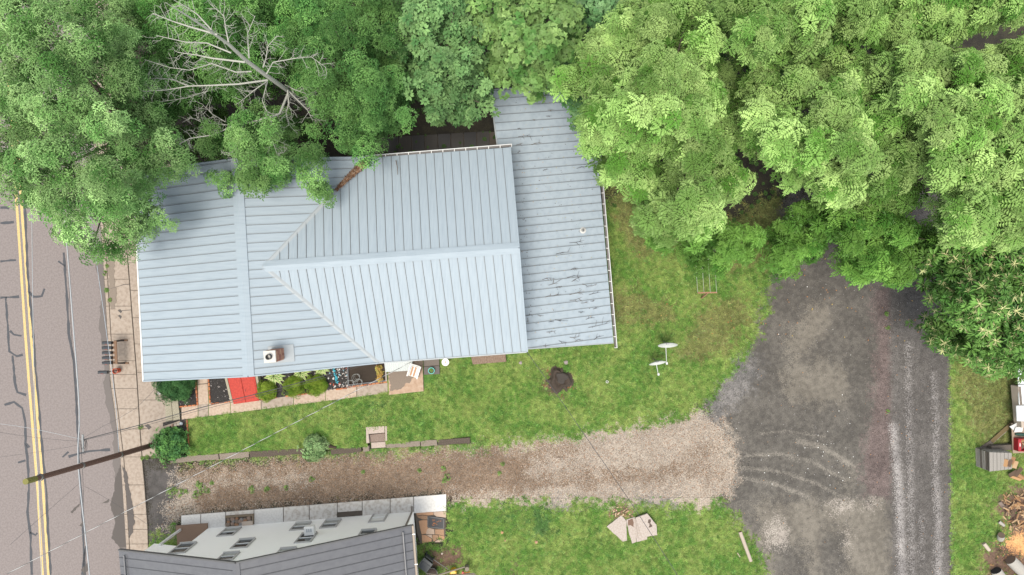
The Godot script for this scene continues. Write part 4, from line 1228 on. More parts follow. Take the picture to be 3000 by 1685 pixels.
	for k in 9000:
		var p := at(rnd(380, 3100), rnd(-150, 900), 0.0)
		if class_at(p.x, p.z) != 0: continue
		var s := rnd(0.5, 1.3)
		if sin(p.x * 0.9 + 1.0) + sin(p.z * 1.3 + p.x * 0.4) + rnd(-1, 1) < 0.0: continue
		xf.append(Transform3D(Basis(Vector3.UP, rng.randf() * TAU).scaled(Vector3.ONE * s), p + Vector3(0, 0.05, 0)))
		var t := rnd(0.7, 1.2)
		cs.append(Color(.045 * t, .095 * t, .022 * t))
	tag(scatter(self, "undergrowth", simple_spray(9, 0.11, 0.075, 33), lm2, xf, cs), "low dark green ground cover on the soil under the trees", "ground cover", "", "stuff")
# ---------------------------------------------------------------- yard
const YH := 0.35
func slabs(parent: Node, called: String, polys: Array, h: float, mats: Array, thick := 0.1) -> void:
	for i in polys.size():
		var mb := MB.new()
		mb.slab(plan(polys[i], h), flat(h + rnd(-0.006, 0.006)), thick, 0.01)
		part(parent, called, mb.mesh(), mats[i % mats.size()])
func brick_row(th: Node, a: Vector2, b: Vector2, h: float) -> void:
	var p := at(a.x, a.y, h)
	var q := at(b.x, b.y, h)
	var n := maxi(1, int(p.distance_to(q) / 0.215))
	var d := (q - p).normalized()
	var s := Vector3(-d.z, 0, d.x)
	for k in n:
		var bk := part(th, "brick", M.brick_mesh, M.bricks[rng.randi() % 4])
		var tilt := Basis(d, rnd(-0.06, 0.06)) * Basis(Vector3.UP, rnd(-0.05, 0.05))
		bk.transform = Transform3D(tilt * Basis(d, Vector3.UP, d.cross(Vector3.UP)), p.lerp(q, (k + 0.5) / n) + Vector3(0, rnd(-0.012, 0.012), 0))
func shrub(called: String, label: String, where: Vector3, r: float, hgt: float, spray: Array, tint: Array, n: int, size: float, m: Material, group := "", category := "shrub") -> Node3D:
	var t := thing(called, label, category, where, group)
	var mb := MB.new()
	mb.tube([Vector3(0, -0.05, 0), Vector3(0.02, hgt * 0.3, 0), Vector3(0.05, hgt * 0.6, 0.03)], [0.04, 0.03, 0.015], 6)
	part(t, "stem", mb.mesh(), mat(lin(0.074, 0.0555, 0.037), 0.9))
	var xs := [[], []]
	var cs := [[], []]
	for k in n:
		var a := rng.randf() * TAU
		var cy := rnd(-0.15, 1.0)
		var sy := sqrt(1.0 - cy * cy)
		var d := Vector3(cos(a) * sy, cy, sin(a) * sy)
		var bump := 1.0 + 0.13 * sin(a * 5.0 + cy * 7.0 + where.x * 9.0) + 0.09 * sin(a * 8.0 - cy * 9.0 + where.z * 7.0)
		var q := Vector3(d.x * r, maxf(0.05, hgt * (0.35 + 0.6 * d.y)), d.z * r) * (bump * (rnd(0.55, 1.04) if rng.randf() < 0.9 else rnd(1.0, 1.22)))
		q.y = clampf(q.y, 0.05, hgt * 1.15)
		var up := d.lerp(Vector3.UP, 0.35).normalized()
		var x := up.cross(Vector3(cos(k * 2.1), 0.3, sin(k * 2.1))).normalized()
		var w := rng.randi() % 2
		xs[w].append(Transform3D(Basis(x, up, x.cross(up)).scaled(Vector3.ONE * size * rnd(0.7, 1.2)), q))
		var tn := rnd(0.8, 1.2)
		var c: Color = tint[0].lerp(tint[1], rng.randf())
		cs[w].append(Color(c.r * tn, c.g * tn, c.b * tn))
	for w in 2: scatter(t, "foliage", spray[w % spray.size()], m, xs[w], cs[w]).set_meta("kind", "stuff")
	return t
func build_beds() -> void:
	M.brick_mesh = MB.new()
	M.brick_mesh.box(Vector3.ZERO, Vector3(0.1, 0, 0), Vector3(0, 0.05, 0), Vector3(0, 0, 0.042), 0.008)
	M.brick_mesh = M.brick_mesh.mesh()
	M.bricks = [mat(lin(0.3404, 0.111, 0.0444), 0.9), mat(lin(0.2812, 0.0962, 0.0444), 0.9), mat(lin(0.37, 0.148, 0.0666), 0.9), mat(lin(0.222, 0.0814, 0.0444), 0.9)]
	M.mulch = grained([lin(0.0089, 0.0081, 0.0081), lin(0.0222, 0.0192, 0.0192), lin(0.0407, 0.0355, 0.0348)], 0.16, 0.9, 0.9, 0.8, 4, 71)
	var beds := [plan([468, 1060, 575, 1060, 580, 1188, 528, 1194, 520, 1165, 500, 1150, 468, 1146], YH), plan([609, 1058, 676, 1058, 690, 1174, 616, 1184], YH), plan([740, 1040, 1128, 1020, 1133, 1121, 762, 1172], YH), plan([478, 1238, 546, 1226, 553, 1325, 486, 1335], YH)]
	var chips := MB.new()
	chips.box(Vector3.ZERO, Vector3(0.035, 0, 0.004), Vector3(0, 0.006, 0.002), Vector3(0, 0, 0.011))
	var xf := []
	var cs := []
	for i in 4:
		setting("mulch_bed", sheet_mesh(beds[i], flat(YH + 0.03), 3.0), M.mulch)
		var lo: Vector2 = beds[i][0]
		var hi: Vector2 = beds[i][0]
		for p in beds[i]:
			lo = lo.min(p); hi = hi.max(p)
		for k in int((hi.x - lo.x) * (hi.y - lo.y) * 110):
			var q := Vector2(rnd(lo.x, hi.x), rnd(lo.y, hi.y))
			if not Geometry2D.is_point_in_polygon(q, beds[i]): continue
			xf.append(Transform3D(Basis.from_euler(Vector3(rnd(-.4, .4), rng.randf() * TAU, rnd(-.4, .4))).scaled(Vector3.ONE * rnd(0.6, 1.4)), Vector3(q.x, YH + 0.04, q.y)))
			var t := rnd(0.015, 0.07) if rng.randf() < 0.93 else rnd(0.2, 0.5)
			cs.append(Color(t, t * 0.92, t * 0.9))
	tag(scatter(self, "mulch", chips.mesh(), mat(Color(1, 1, 1), 0.9, 0, true), xf, cs), "dark shredded bark mulch in the flower beds by the house", "mulch", "", "stuff")
	var e := thing("brick_edging", "orange brick edging around the bed with the big dark shrub under the eave", "edging")
	brick_row(e, Vector2(573, 1108), Vector2(579, 1188), YH + 0.04)
	brick_row(e, Vector2(526, 1192), Vector2(575, 1187), YH + 0.04)
	e = thing("brick_edging", "orange brick edging around the small bed left of the red hatch", "edging")
	tag(e, "orange brick edging around the empty mulch bed beside the red hatch")
	brick_row(e, Vector2(611, 1108), Vector2(616, 1182), YH + 0.04)
	brick_row(e, Vector2(618, 1184), Vector2(682, 1175), YH + 0.04)
	e = thing("brick_edging", "broken orange brick edging in front of three round yellow-green shrubs", "edging")
	brick_row(e, Vector2(763, 1171), Vector2(812, 1164), YH + 0.04)
	brick_row(e, Vector2(836, 1161), Vector2(916, 1151), YH + 0.04)
	brick_row(e, Vector2(984, 1141), Vector2(1017, 1137), YH + 0.04)
	brick_row(e, Vector2(1020, 1134), Vector2(1134, 1119), YH + 0.04)
	e = thing("brick_edging", "dull red brick edging between the lawn and the shrub by the pavement", "edging")
	brick_row(e, Vector2(548, 1229), Vector2(554, 1312), YH + 0.04)
	# front walk and garden path
	var path := setting("garden_path", sheet_mesh(plan([528, 1196, 580, 1190, 578, 1060, 609, 1060, 613, 1188, 1136, 1124, 1136, 1153, 536, 1231], YH), flat(YH + 0.0), 5.0), M.joint)
	var ty := func(u): return 1192.0 - (u - 530.0) * 0.116
	var by := func(u): return 1230.0 - (u - 530.0) * 0.130
	var us := [531, 580, 611, 675, 765, 860, 953, 1045, 1136]
	var polys := []
	for i in us.size() - 1:
		var a: float = us[i] + 0.8
		var b: float = us[i + 1] - 0.8
		polys.append([a, ty.call(a), b, ty.call(b), b, by.call(b), a, by.call(a)])
	polys.append([579, 1062, 608, 1062, 608, 1123, 579, 1125])
	polys.append([579, 1127, 608, 1125, 611, 1183, 581, 1186])
	var warm := grained([lin(0.296, 0.222, 0.1739), lin(0.3478, 0.2701, 0.2146), lin(0.3922, 0.3182, 0.259)], 0.014, 1.6, 0.9, 0.12, 5, 91)
	slabs(path, "paving_slab", polys, YH + 0.03, [warm, M.concrete, warm], 0.1)
	# steps up from the pavement
	var st := thing("entry_steps", "weathered concrete steps rising from the pavement to the garden path", "steps")
	var stone := grained([lin(0.1924, 0.1739, 0.1258), lin(0.2664, 0.2442, 0.185), lin(0.3256, 0.296, 0.2368)], 0.02, 1.0, 0.95, 0.2, 5, 95)
	var mb := MB.new()
	mb.slab(plan([482, 1170, 500, 1166, 507, 1240, 486, 1246], 0.22), flat(0.22), 0.2, 0.012)
	part(st, "tread", mb.mesh(), stone)
	mb = MB.new()
	mb.slab(plan([501, 1166, 520, 1163, 528, 1236, 508, 1240], 0.34), flat(0.34), 0.3, 0.012)
	part(st, "tread", mb.mesh(), stone)
	mb = MB.new()
	mb.slab(plan([472, 1146, 522, 1160, 518, 1168, 470, 1156], 0.5), flat(0.5), 0.5, 0.015)
	part(st, "side_wall", mb.mesh(), stone)
	mb = MB.new()
	mb.slab(plan([476, 1250, 526, 1233, 528, 1237, 480, 1256], 0.44), flat(0.44), 0.4, 0.01)
	part(st, "side_wall", mb.mesh(), M.concrete)
	mb = MB.new()
	mb.slab(plan([464, 1106, 471, 1106, 473, 1145, 466, 1145], 0.3), flat(0.3), 0.3, 0.012)
	part(st, "side_wall", mb.mesh(), warm)
	for c in [[468, 1150, 0.11], [478, 1152, 0.07], [485, 1153, 0.06]]:
		mb = MB.new()
		mb.box(Vector3.ZERO, Vector3(c[2], 0, 0.02), Vector3(0, c[2] * 0.8, 0), Vector3(-0.02, 0, c[2]), 0.02)
		var o := part(self, "white_stone", mb.mesh(), mat(lin(0.4884, 0.4736, 0.444), 0.8), at(c[0], c[1], 0.5 + c[2] * 0.8))
		tag(o, "chipped white stone lying on the low entry wall", "stone", "white stones on the entry wall")
	for c in [[506, 1247, lin(0.37, 0.2368, 0.1776)], [515, 1246, lin(0.444, 0.3848, 0.333)], [524, 1243, lin(0.37, 0.3404, 0.2812)], [531, 1241, lin(0.407, 0.444, 0.481)]]:
		mb = MB.new()
		mb.lathe(Vector3.ZERO, [[0.0, -0.05], [0.09, -0.03], [0.1, 0.04], [0.05, 0.09], [0.0, 0.1]], 8, 0.12, c[0])
		tag(part(self, "cobble", mb.mesh(), mat(c[2], 0.85), at(c[0], c[1], YH + 0.06)), "rounded cobble in the mulch beside the pavement shrub", "stone", "cobbles in the mulch by the pavement")
	# red cellar hatch
	var h := thing("cellar_hatch", "bright red sloping cellar hatch with two door leaves against the house", "hatch", at(712, 1140, YH))
	var o := h.position
	var b0 := at(664, 1098, 0.98) - o
	var b1 := at(741, 1092, 0.98) - o
	var f0 := at(684, 1184, 0.58) - o
	var f1 := at(756, 1174, 0.58) - o
	var red := grained([lin(.20, .020, .014), lin(.31, .025, .015), lin(.35, .030, .018), lin(.38, .05, .032)], 0.015, 1.4, 0.75, 0.05)
	for k in 2:
		var ta := k * 0.5 + (0.006 if k else 0.0)
		var tb := k * 0.5 + (0.5 if k else 0.494)
		var q := [b0.lerp(b1, ta), b0.lerp(b1, tb), f0.lerp(f1, tb), f0.lerp(f1, ta)]
		var fn := plane_h(b0, b1, f0)
		mb = MB.new()
		mb.slab(PackedVector2Array([p2(q[0]), p2(q[1]), p2(q[2]), p2(q[3])]), fn, 0.05, 0.012)
		part(h, "door_leaf", mb.mesh(), red)
	mb = MB.new()
	mb.beam(b1 + Vector3(0.03, -0.05, 0), f1 + Vector3(0.03, -0.05, 0), 0.07, 0.1, 0.01)
	part(h, "side_rail", mb.mesh(), red)
	mb = MB.new()
	var hp := f0.lerp(f1, 0.58).lerp(b0.lerp(b1, 0.58), 0.42) + Vector3(0, 0.05, 0)
	mb.tube([hp + Vector3(0, -0.04, -0.06), hp + Vector3(0, 0.0, -0.05), hp + Vector3(0, 0.0, 0.05), hp + Vector3(0, -0.04, 0.06)], [0.012, 0.012, 0.012, 0.012], 6)
	part(h, "handle", mb.mesh(), mat(lin(0.185, 0.1036, 0.0888), 0.5))
	for s in [[b0, f0, -0.12], [b1, f1, 0.13]]:
		mb = MB.new()
		var sl := PackedVector2Array([p2(s[0]) + Vector2(s[2] - 0.07, 0), p2(s[0]) + Vector2(s[2] + 0.07, 0), p2(s[1]) + Vector2(s[2] + 0.07, -0.1), p2(s[1]) + Vector2(s[2] - 0.07, -0.1)])
		var pl := plane_h(s[0] + Vector3(0, -0.06, 0), s[1] + Vector3(0, -0.06, 0), s[0] + Vector3(1, -0.06, 0))
		mb.slab(sl, pl, 0.8)
		part(h, "cheek_wall", mb.mesh(), stone)
	mb = MB.new()
	mb.beam(f0 + Vector3(0, -0.2, -0.02), f1 + Vector3(0, -0.2, -0.02), 0.06, 0.35)
	part(h, "front_sill", mb.mesh(), red)
	# plants of the beds
	var lm := leaf_mat(0.5, 0.3)
	var fineleaf := [compound_spray(6, 0.16, 3, 0.075, 0.026, 61, 1.2), compound_spray(6, 0.15, 3, 0.07, 0.026, 62, 1.3)]
	var broad := [simple_spray(9, 0.12, 0.055, 63, false, 1.0), simple_spray(8, 0.13, 0.058, 64, false, 1.0)]
	shrub("evergreen_shrub", "big dark green evergreen shrub half under the eave by the pavement", at(522, 1118, YH), 1.02, 1.0, fineleaf, [Color(.030, .095, .035), Color(.085, .19, .065)], 620, 1.25, lm)
	shrub("evergreen_shrub", "round dark green evergreen shrub at the corner where drive meets pavement", at(510, 1296, YH), 0.86, 1.0, broad, [Color(.032, .10, .036), Color(.105, .235, .06)], 560, 1.2, lm)
	for p in [[786, 1143, 0.52, "next to the red hatch"], [865, 1130, 0.55, "in the middle of the row of three"], [930, 1127, 0.56, "next to the painted pebbles"]]:
		shrub("round_shrub", "round yellow-green clipped shrub " + p[3], at(p[0], p[1], YH), p[2], 0.6, fineleaf, [Color(.085, .17, .018), Color(.24, .32, .05)], 260, 1.1, lm, "round clipped shrubs along the path")
	for p in [[806, 1100, 0.62, "under the eave nearest the red hatch"], [884, 1091, 0.55, "under the eave behind the middle round shrub"], [944, 1078, 0.5, "under the eave nearest the painted pebbles"]]:
		var t := thing("hosta", "cream-edged hosta " + p[3], "plant", at(p[0], p[1], YH), "hostas under the eave")
		for ring in 4:
			for k in 13 - ring * 2:
				var a := TAU * k / (13.0 - ring * 2) + ring * 0.4 + rnd(-0.12, 0.12)
				var d := Vector3(cos(a), 0, sin(a))
				var s := Vector3(-d.z, 0, d.x)
				var L: float = p[2] * (1.0 - ring * 0.2) * rnd(0.85, 1.1)
				var base := d * 0.04 + Vector3(0, 0.08 + ring * 0.06, 0)
				var m1 := base + d * L * 0.5 + Vector3(0, 0.13, 0)
				var tip := base + d * L + Vector3(0, -0.02, 0)
				var w: float = 0.085 * p[2] / 0.55
				mb = MB.new()
				var cg := Color(.14, .26, .07)
				var cc := Color(.46, .50, .25)
				for q in [-1.0, 1.0]:
					var i1: Vector3 = m1 + s * q * w * 0.45
					var e1: Vector3 = m1 + s * q * w + Vector3(0, 0.015, 0)
					if q > 0:
						mb.tric(base, i1, m1, cg, cg, cg); mb.tric(m1, i1, tip, cg, cg, cg); mb.tric(base, e1, i1, cc, cc, cc); mb.tric(i1, e1, tip, cc, cc, cc)
					else:
						mb.tric(base, m1, i1, cg, cg, cg); mb.tric(m1, tip, i1, cg, cg, cg); mb.tric(base, i1, e1, cc, cc, cc); mb.tric(i1, tip, e1, cc, cc, cc)
				part(t, "leaf", mb.mesh(), M.leafv)
	# painted stones, soil box, cages
	var stone_m := MB.new()
	stone_m.lathe(Vector3.ZERO, [[0.0, -0.02], [0.05, -0.015], [0.055, 0.015], [0.03, 0.035], [0.0, 0.038]], 7, 0.15, 1.0)
	xf = []; cs = []
	for k in 55:
		var q := at(rnd(962, 1018), rnd(1075, 1138), YH + 0.05)
		xf.append(Transform3D(Basis(Vector3.UP, rng.randf() * TAU).scaled(Vector3.ONE * rnd(0.4, 1.1)), q))
		cs.append([Color(.45, .45, .44), Color(.36, .32, .30), Color(.42, .09, .05), Color(.18, .30, .36), Color(.42, .34, .32), Color(.3, .28, .27)][rng.randi() % 6])
	for k in 22:
		var tt := k / 21.0
		xf.append(Transform3D(Basis(Vector3.UP, rng.randf() * TAU).scaled(Vector3.ONE * rnd(0.5, 1.0)), at(lerpf(978, 988, tt) + rnd(-3, 3), lerpf(1078, 1122, tt), YH + 0.055)))
		cs.append(Color(.03, .26, .34))
	tag(scatter(self, "painted_pebbles", stone_m.mesh(), mat(Color(1, 1, 1), 0.7, 0, true), xf, cs), "scatter of white, red and teal painted pebbles in the dark mulch", "pebbles", "", "stuff")
	var sb := thing("soil_box", "grey-framed planting box of dark soil beside the patio", "planter")
	mb = MB.new()
	mb.slab(plan([1022, 1040, 1126, 1028, 1128, 1114, 1024, 1127], YH + 0.08), flat(YH + 0.08), 0.08)
	part(sb, "soil", mb.mesh(), grained([lin(0.0133, 0.0096, 0.0074), lin(0.0296, 0.0207, 0.0148), lin(0.0518, 0.037, 0.0259)], 0.14, 0.8, 0.95, 0.7))
	for L in [[1018, 1050, 1021, 1130], [1128, 1030, 1132, 1117], [1021, 1128, 1131, 1115]]:
		mb = MB.new()
		mb.beam(at(L[0], L[1], YH + 0.12), at(L[2], L[3], YH + 0.12), 0.07, 0.14, 0.01)
		part(sb, "frame_board", mb.mesh(), mat(lin(0.0962, 0.0962, 0.1036), 0.7) if L[0] < 1100 else mat(lin(0.3108, 0.2738, 0.2442), 0.8))
	var wire := mat(lin(0.2516, 0.2664, 0.2664), 0.4, 0.6)
	for c in [[1049, 1102], [1031, 1120], [1056, 1117]]:
		var t := thing("wire_cage", "round wire plant cage standing in the dark soil box", "plant cage", at(c[0], c[1], YH + 0.08), "wire cages in the soil box")
		for k in 3:
			mb = MB.new()
			var pts := []
			var rad := []
			for i in 21:
				var a := TAU * i / 20.0
				var rr := 0.15 + k * 0.035
				pts.append(Vector3(cos(a) * rr + k * 0.015, 0.2 + k * 0.28, sin(a) * rr)); rad.append(0.007)
			mb.tube(pts, rad, 4, false)
			part(t, "ring", mb.mesh(), wire)
		for k in 4:
			var a := TAU * k / 4.0 + 0.3
			mb = MB.new()
			mb.tube([Vector3(cos(a) * 0.10, 0, sin(a) * 0.10), Vector3(cos(a) * 0.22 + 0.03, 0.78, sin(a) * 0.22)], [0.005, 0.005], 4)
			part(t, "leg", mb.mesh(), wire)
	for c in [[1111, 1078], [1113, 1095], [1112, 1112]]:
		shrub("seedling", "small withered orange-brown seedling at the edge of the soil box", at(c[0], c[1], YH + 0.08), 0.13, 0.15, broad, [Color(.40, .22, .07), Color(.32, .30, .08)], 14, 1.0, lm, "withered seedlings in the soil box", "plant")
func build_patio() -> void:
	var mb := MB.new()
	mb.slab(plan([1136, 1050, 1237, 1045, 1241, 1146, 1140, 1157], YH), flat(YH + 0.03), 0.15, 0.012)
	var pt := setting("patio", mb.mesh(), grained([lin(0.2664, 0.1776, 0.1221), lin(0.3256, 0.2294, 0.1665), lin(0.37, 0.2812, 0.2183)], 0.01, 2.0, 0.85, 0.1, 5, 101))
	part(pt, "damp_patch", ragged([1137, 1064, 1238, 1058, 1236, 1090, 1205, 1115, 1170, 1142, 1145, 1145], YH + 0.0335, 0.15, 12), grained([lin(0.0962, 0.0703, 0.0518), lin(0.148, 0.1073, 0.0777)], 0.02, 1.0, 0.6))
	# corrugated awning
	var aw := thing("corrugated_sheet", "white corrugated metal sheet propped over the patio edge", "metal sheet")
	mb = MB.new()
	var n := 15
	for k in n * 2:
		var t0 := k / (n * 2.0)
		var t1 := (k + 1) / (n * 2.0)
		var y0 := 0.045 if k % 2 else 0.0
		var y1 := 0.0 if k % 2 else 0.045
		var a0 := at(lerpf(1124, 1212, t0), lerpf(1048, 1041, t0), 0.95) + Vector3(0, y0, 0)
		var a1 := at(lerpf(1124, 1212, t1), lerpf(1048, 1041, t1), 0.95) + Vector3(0, y1, 0)
		var c0 := at(lerpf(1129, 1203, t0), lerpf(1090, 1086, t0), 0.75) + Vector3(0, y0, 0)
		var c1 := at(lerpf(1129, 1203, t1), lerpf(1090, 1086, t1), 0.75) + Vector3(0, y1, 0)
		mb.quad(a0, c0, c1, a1)
	part(aw, "panel", mb.mesh(), mat(lin(0.4588, 0.4884, 0.4884), 0.5))
	for q in [[1130, 1088], [1202, 1084], [1126, 1052], [1210, 1046]]:
		mb = MB.new()
		mb.beam(at(q[0] + 3.0, q[1] - 2.0, YH + 0.02), at(q[0], q[1], 0.76 if q[1] > 1070 else 0.93), 0.05, 0.05, 0.005, Vector3.RIGHT)
		part(aw, "leg", mb.mesh(), mat(lin(0.296, 0.2664, 0.222), 0.8))
	# white wooden chair
	var ch := thing("garden_chair", "white painted wooden garden chair with slatted back and worn seat", "chair", at(1216, 1086, YH + 0.03))
	ch.rotation.y = -0.30
	var wp := mat(lin(0.5328, 0.5254, 0.5106), 0.55)
	for k in 6:
		mb = MB.new()
		mb.box(Vector3(-0.225 + k * 0.09, 0.40, 0.02), Vector3(0.04, 0, 0), Vector3(0, 0.011, 0), Vector3(0, 0, 0.27), 0.004)
		part(ch, "seat_slat", mb.mesh(), mat(lin(0.37, 0.1998, 0.1036), 0.7) if k in [1, 3] else wp)
	for k in 6:
		mb = MB.new()
		mb.beam(Vector3(-0.2 + k * 0.08, 0.42, -0.26), Vector3(-0.2 + k * 0.08, 0.88, -0.43), 0.035, 0.015, 0.003, Vector3(0, 0, 1))
		part(ch, "back_slat", mb.mesh(), wp)
	for q in [[-0.28, 0.90, -0.44, 0.28, 0.90, -0.44, 0.05], [-0.28, 0.55, -0.31, 0.28, 0.55, -0.31, 0.05], [-0.30, 0.37, 0.28, 0.30, 0.37, 0.28, 0.07]]:
		mb = MB.new()
		mb.beam(Vector3(q[0], q[1], q[2]), Vector3(q[3], q[4], q[5]), q[6], 0.04, 0.006)
		part(ch, "rail", mb.mesh(), wp)
	for s in [-1.0, 1.0]:
		mb = MB.new()
		mb.beam(Vector3(0.29 * s, 0.62, -0.40), Vector3(0.29 * s, 0.60, 0.34), 0.08, 0.025, 0.006)
		part(ch, "armrest", mb.mesh(), wp)
		for z in [-0.30, 0.27]:
			mb = MB.new()
			mb.beam(Vector3(0.28 * s, 0, z), Vector3(0.28 * s, 0.61, z), 0.05, 0.05, 0.005, Vector3.RIGHT)
			part(ch, "leg", mb.mesh(), wp)
	# paving by the patio, pot, dish, pad
	var pv2 := setting("stepping_paving", sheet_mesh(plan([1240, 1045, 1286, 1042, 1288, 1096, 1242, 1098], YH - 0.02), flat(0.32), 3.0), M.joint)
	slabs(pv2, "flagstone", [[1240, 1044, 1286, 1041, 1287, 1070, 1241, 1073], [1241, 1075, 1287, 1072, 1288, 1096, 1242, 1098]], 0.36, [grained([lin(0.0888, 0.074, 0.0666), lin(0.148, 0.1258, 0.111)], 0.03, 0.7, 0.85, 0.2), grained([lin(0.0666, 0.0592, 0.0577), lin(0.111, 0.0999, 0.0962)], 0.03, 0.7, 0.8, 0.2)])
	var pot := thing("plant_pot", "dark plant pot with a bright turquoise rim on grey flagstones", "pot", at(1265, 1085, 0.36))
	mb = MB.new()
	mb.lathe(Vector3.ZERO, [[0.11, 0.0], [0.16, 0.2], [0.15, 0.2], [0.13, 0.12], [0.0, 0.12]], 20)
	part(pot, "bowl", mb.mesh(), mat(lin(0.0222, 0.0296, 0.0259), 0.6))
	mb = MB.new()
	mb.lathe(Vector3.ZERO, [[0.16, 0.19], [0.185, 0.19], [0.185, 0.215], [0.155, 0.215], [0.15, 0.19]], 24)
	part(pot, "rim", mb.mesh(), mat(lin(0.0518, 0.407, 0.3478), 0.5))
	scatter(pot, "foliage", simple_spray(7, 0.09, 0.05, 77), M.leafv, [Transform3D(Basis(), Vector3(0, 0.15, 0.03)), Transform3D(Basis(), Vector3(-0.05, 0.15, -0.03))], [Color(.15, .22, .05), Color(.1, .2, .05)])
	var bb := thing("bird_bath", "round white shallow bird bath tucked against the house wall", "bird bath", at(1308, 1058, 0.33))
	mb = MB.new()
	mb.lathe(Vector3.ZERO, [[0.12, 0.0], [0.05, 0.06], [0.045, 0.5], [0.09, 0.56]], 14)
	part(bb, "pedestal", mb.mesh(), M.white)
	mb = MB.new()
	mb.lathe(Vector3.ZERO, [[0.06, 0.55], [0.19, 0.6], [0.21, 0.65], [0.18, 0.65], [0.13, 0.6], [0.0, 0.59]], 24)
	part(bb, "bowl", mb.mesh(), M.white)
	mb = MB.new()
	mb.lathe(Vector3.ZERO, [[0.05, 0.59], [0.04, 0.65], [0.0, 0.67]], 10)
	part(bb, "finial", mb.mesh(), mat(lin(0.37, 0.3108, 0.222), 0.6))
	mb = MB.new()
	mb.slab(plan([1378, 1036, 1480, 1028, 1483, 1060, 1385, 1068], 0.3), flat(0.33), 0.3, 0.015)
	tag(part(self, "concrete_pad", mb.mesh(), grained([lin(0.0962, 0.0651, 0.0481), lin(0.1628, 0.111, 0.0814), lin(0.2368, 0.1776, 0.1406)], 0.02, 1.2, 0.85, 0.2)), "brown stained concrete pad in the grass under the wing eave", "concrete pad")
	# shaded back path
	var bp := setting("back_path", sheet_mesh(plan([1040, 415, 1470, 385, 1475, 455, 1040, 485], 0.03), flat(0.02), 4.0), M.joint)
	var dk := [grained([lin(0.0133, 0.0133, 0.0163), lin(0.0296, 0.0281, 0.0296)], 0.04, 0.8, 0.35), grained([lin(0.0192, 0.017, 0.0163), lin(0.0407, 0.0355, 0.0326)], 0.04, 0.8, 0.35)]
	var ps := []
	for k in 10:
		var a := 1055.0 + k * 38.0
		ps.append([a, 407 - k * 2.3, a + 36, 405 - k * 2.3, a + 38, 470 - k * 2.3, a + 2, 472 - k * 2.3])
	slabs(bp, "paving_slab", ps, 0.06, dk)
func build_wall() -> void:
	var w := thing("retaining_wall", "low mossy concrete retaining wall along the gravel drive below the lawn", "wall")
	var ms := [grained([lin(0.0962, 0.0777, 0.0629), lin(0.1776, 0.148, 0.1221), lin(0.2442, 0.2072, 0.1776)], 0.03, 1.0, 0.95, 0.3, 5, 121), grained([lin(0.0259, 0.0207, 0.0163), lin(0.0666, 0.0518, 0.0407), lin(0.148, 0.1184, 0.0962)], 0.03, 0.9, 0.95, 0.3, 5, 127)]
	for s in [[498, 1340, 640, 1330, 0.40, 0], [642, 1330, 728, 1324, 0.40, 0], [730, 1324, 890, 1314, 0.40, 1], [968, 1316, 1058, 1308, 0.36, 1], [1062, 1308, 1081, 1307, 0.36, 0]]:
		var mb := MB.new()
		mb.slab(plan(rough([s[0], s[1], s[2], s[3], s[2] + 1, s[3] + 16, s[0] + 1, s[1] + 17], 1.1), s[4]), flat(s[4]), 0.5, 0.02)
		part(w, "wall_block", mb.mesh(), ms[s[5]])
	for s in [[1131, 1297, 1230, 1292, 0.30, 0], [1232, 1292, 1280, 1289, 0.27, 0], [1283, 1289, 1376, 1282, 0.20, 1]]:
		var mb := MB.new()
		mb.slab(plan(rough([s[0], s[1], s[2], s[3], s[2] + 1, s[3] + 16, s[0] + 1, s[1] + 16], 1.1), s[4]), flat(s[4]), 0.5, 0.02)
		part(w, "wall_block", mb.mesh(), ms[s[5]])
	# yard steps set into the wall
	var st := thing("yard_steps", "three concrete steps with side walls cut into the lawn edge above the drive", "steps")
	var pale := grained([lin(0.2664, 0.2146, 0.185), lin(0.3404, 0.2849, 0.2516), lin(0.3848, 0.333, 0.296)], 0.02, 1.0, 0.9, 0.15, 4, 131)
	var dim := grained([lin(0.0888, 0.0629, 0.0481), lin(0.1776, 0.1332, 0.111), lin(0.296, 0.2368, 0.2072)], 0.03, 0.9, 0.9, 0.2, 4, 133)
	for s in [[[1076, 1251, 1126, 1248, 1127, 1268, 1078, 1272], 0.40, pale], [[1083, 1274, 1128, 1269, 1129, 1293, 1085, 1296], 0.22, dim], [[1087, 1297, 1129, 1294, 1130, 1311, 1088, 1314], 0.10, pale]]:
		var mb := MB.new()
		mb.slab(plan(s[0], s[1]), flat(s[1]), 0.4, 0.012)
		part(st, "tread", mb.mesh(), s[2])
	for s in [[1072, 1252, 1077, 1252, 1082, 1298, 1073, 1299], [1128, 1249, 1133, 1249, 1134, 1291, 1129, 1292]]:
		var mb := MB.new()
		mb.slab(plan(s, 0.42), flat(0.42), 0.42, 0.01)
		part(st, "side_wall", mb.mesh(), pale)
	var lm := leaf_mat(0.5, 0.35)
	shrub("wild_shrub", "pale green leafy bush sprouting over the retaining wall", at(925, 1308, 0.33), 0.68, 0.75, [compound_spray(5, 0.26, 3, 0.14, 0.06, 66, 0.9), simple_spray(8, 0.17, 0.085, 67)], [Color(.12, .22, .085), Color(.27, .38, .18)], 90, 1.1, lm)
	var lg := thing("fallen_bark", "dark rotting bark piece lying behind the retaining wall", "bark")
	var b := MB.new()
	b.tube([at(950, 1298, 0.38), at(966, 1308, 0.40), at(985, 1312, 0.39)], [0.08, 0.11, 0.06], 7)
	part(lg, "bark_strip", b.mesh(), mat(lin(0.0444, 0.0296, 0.0222), 0.95))
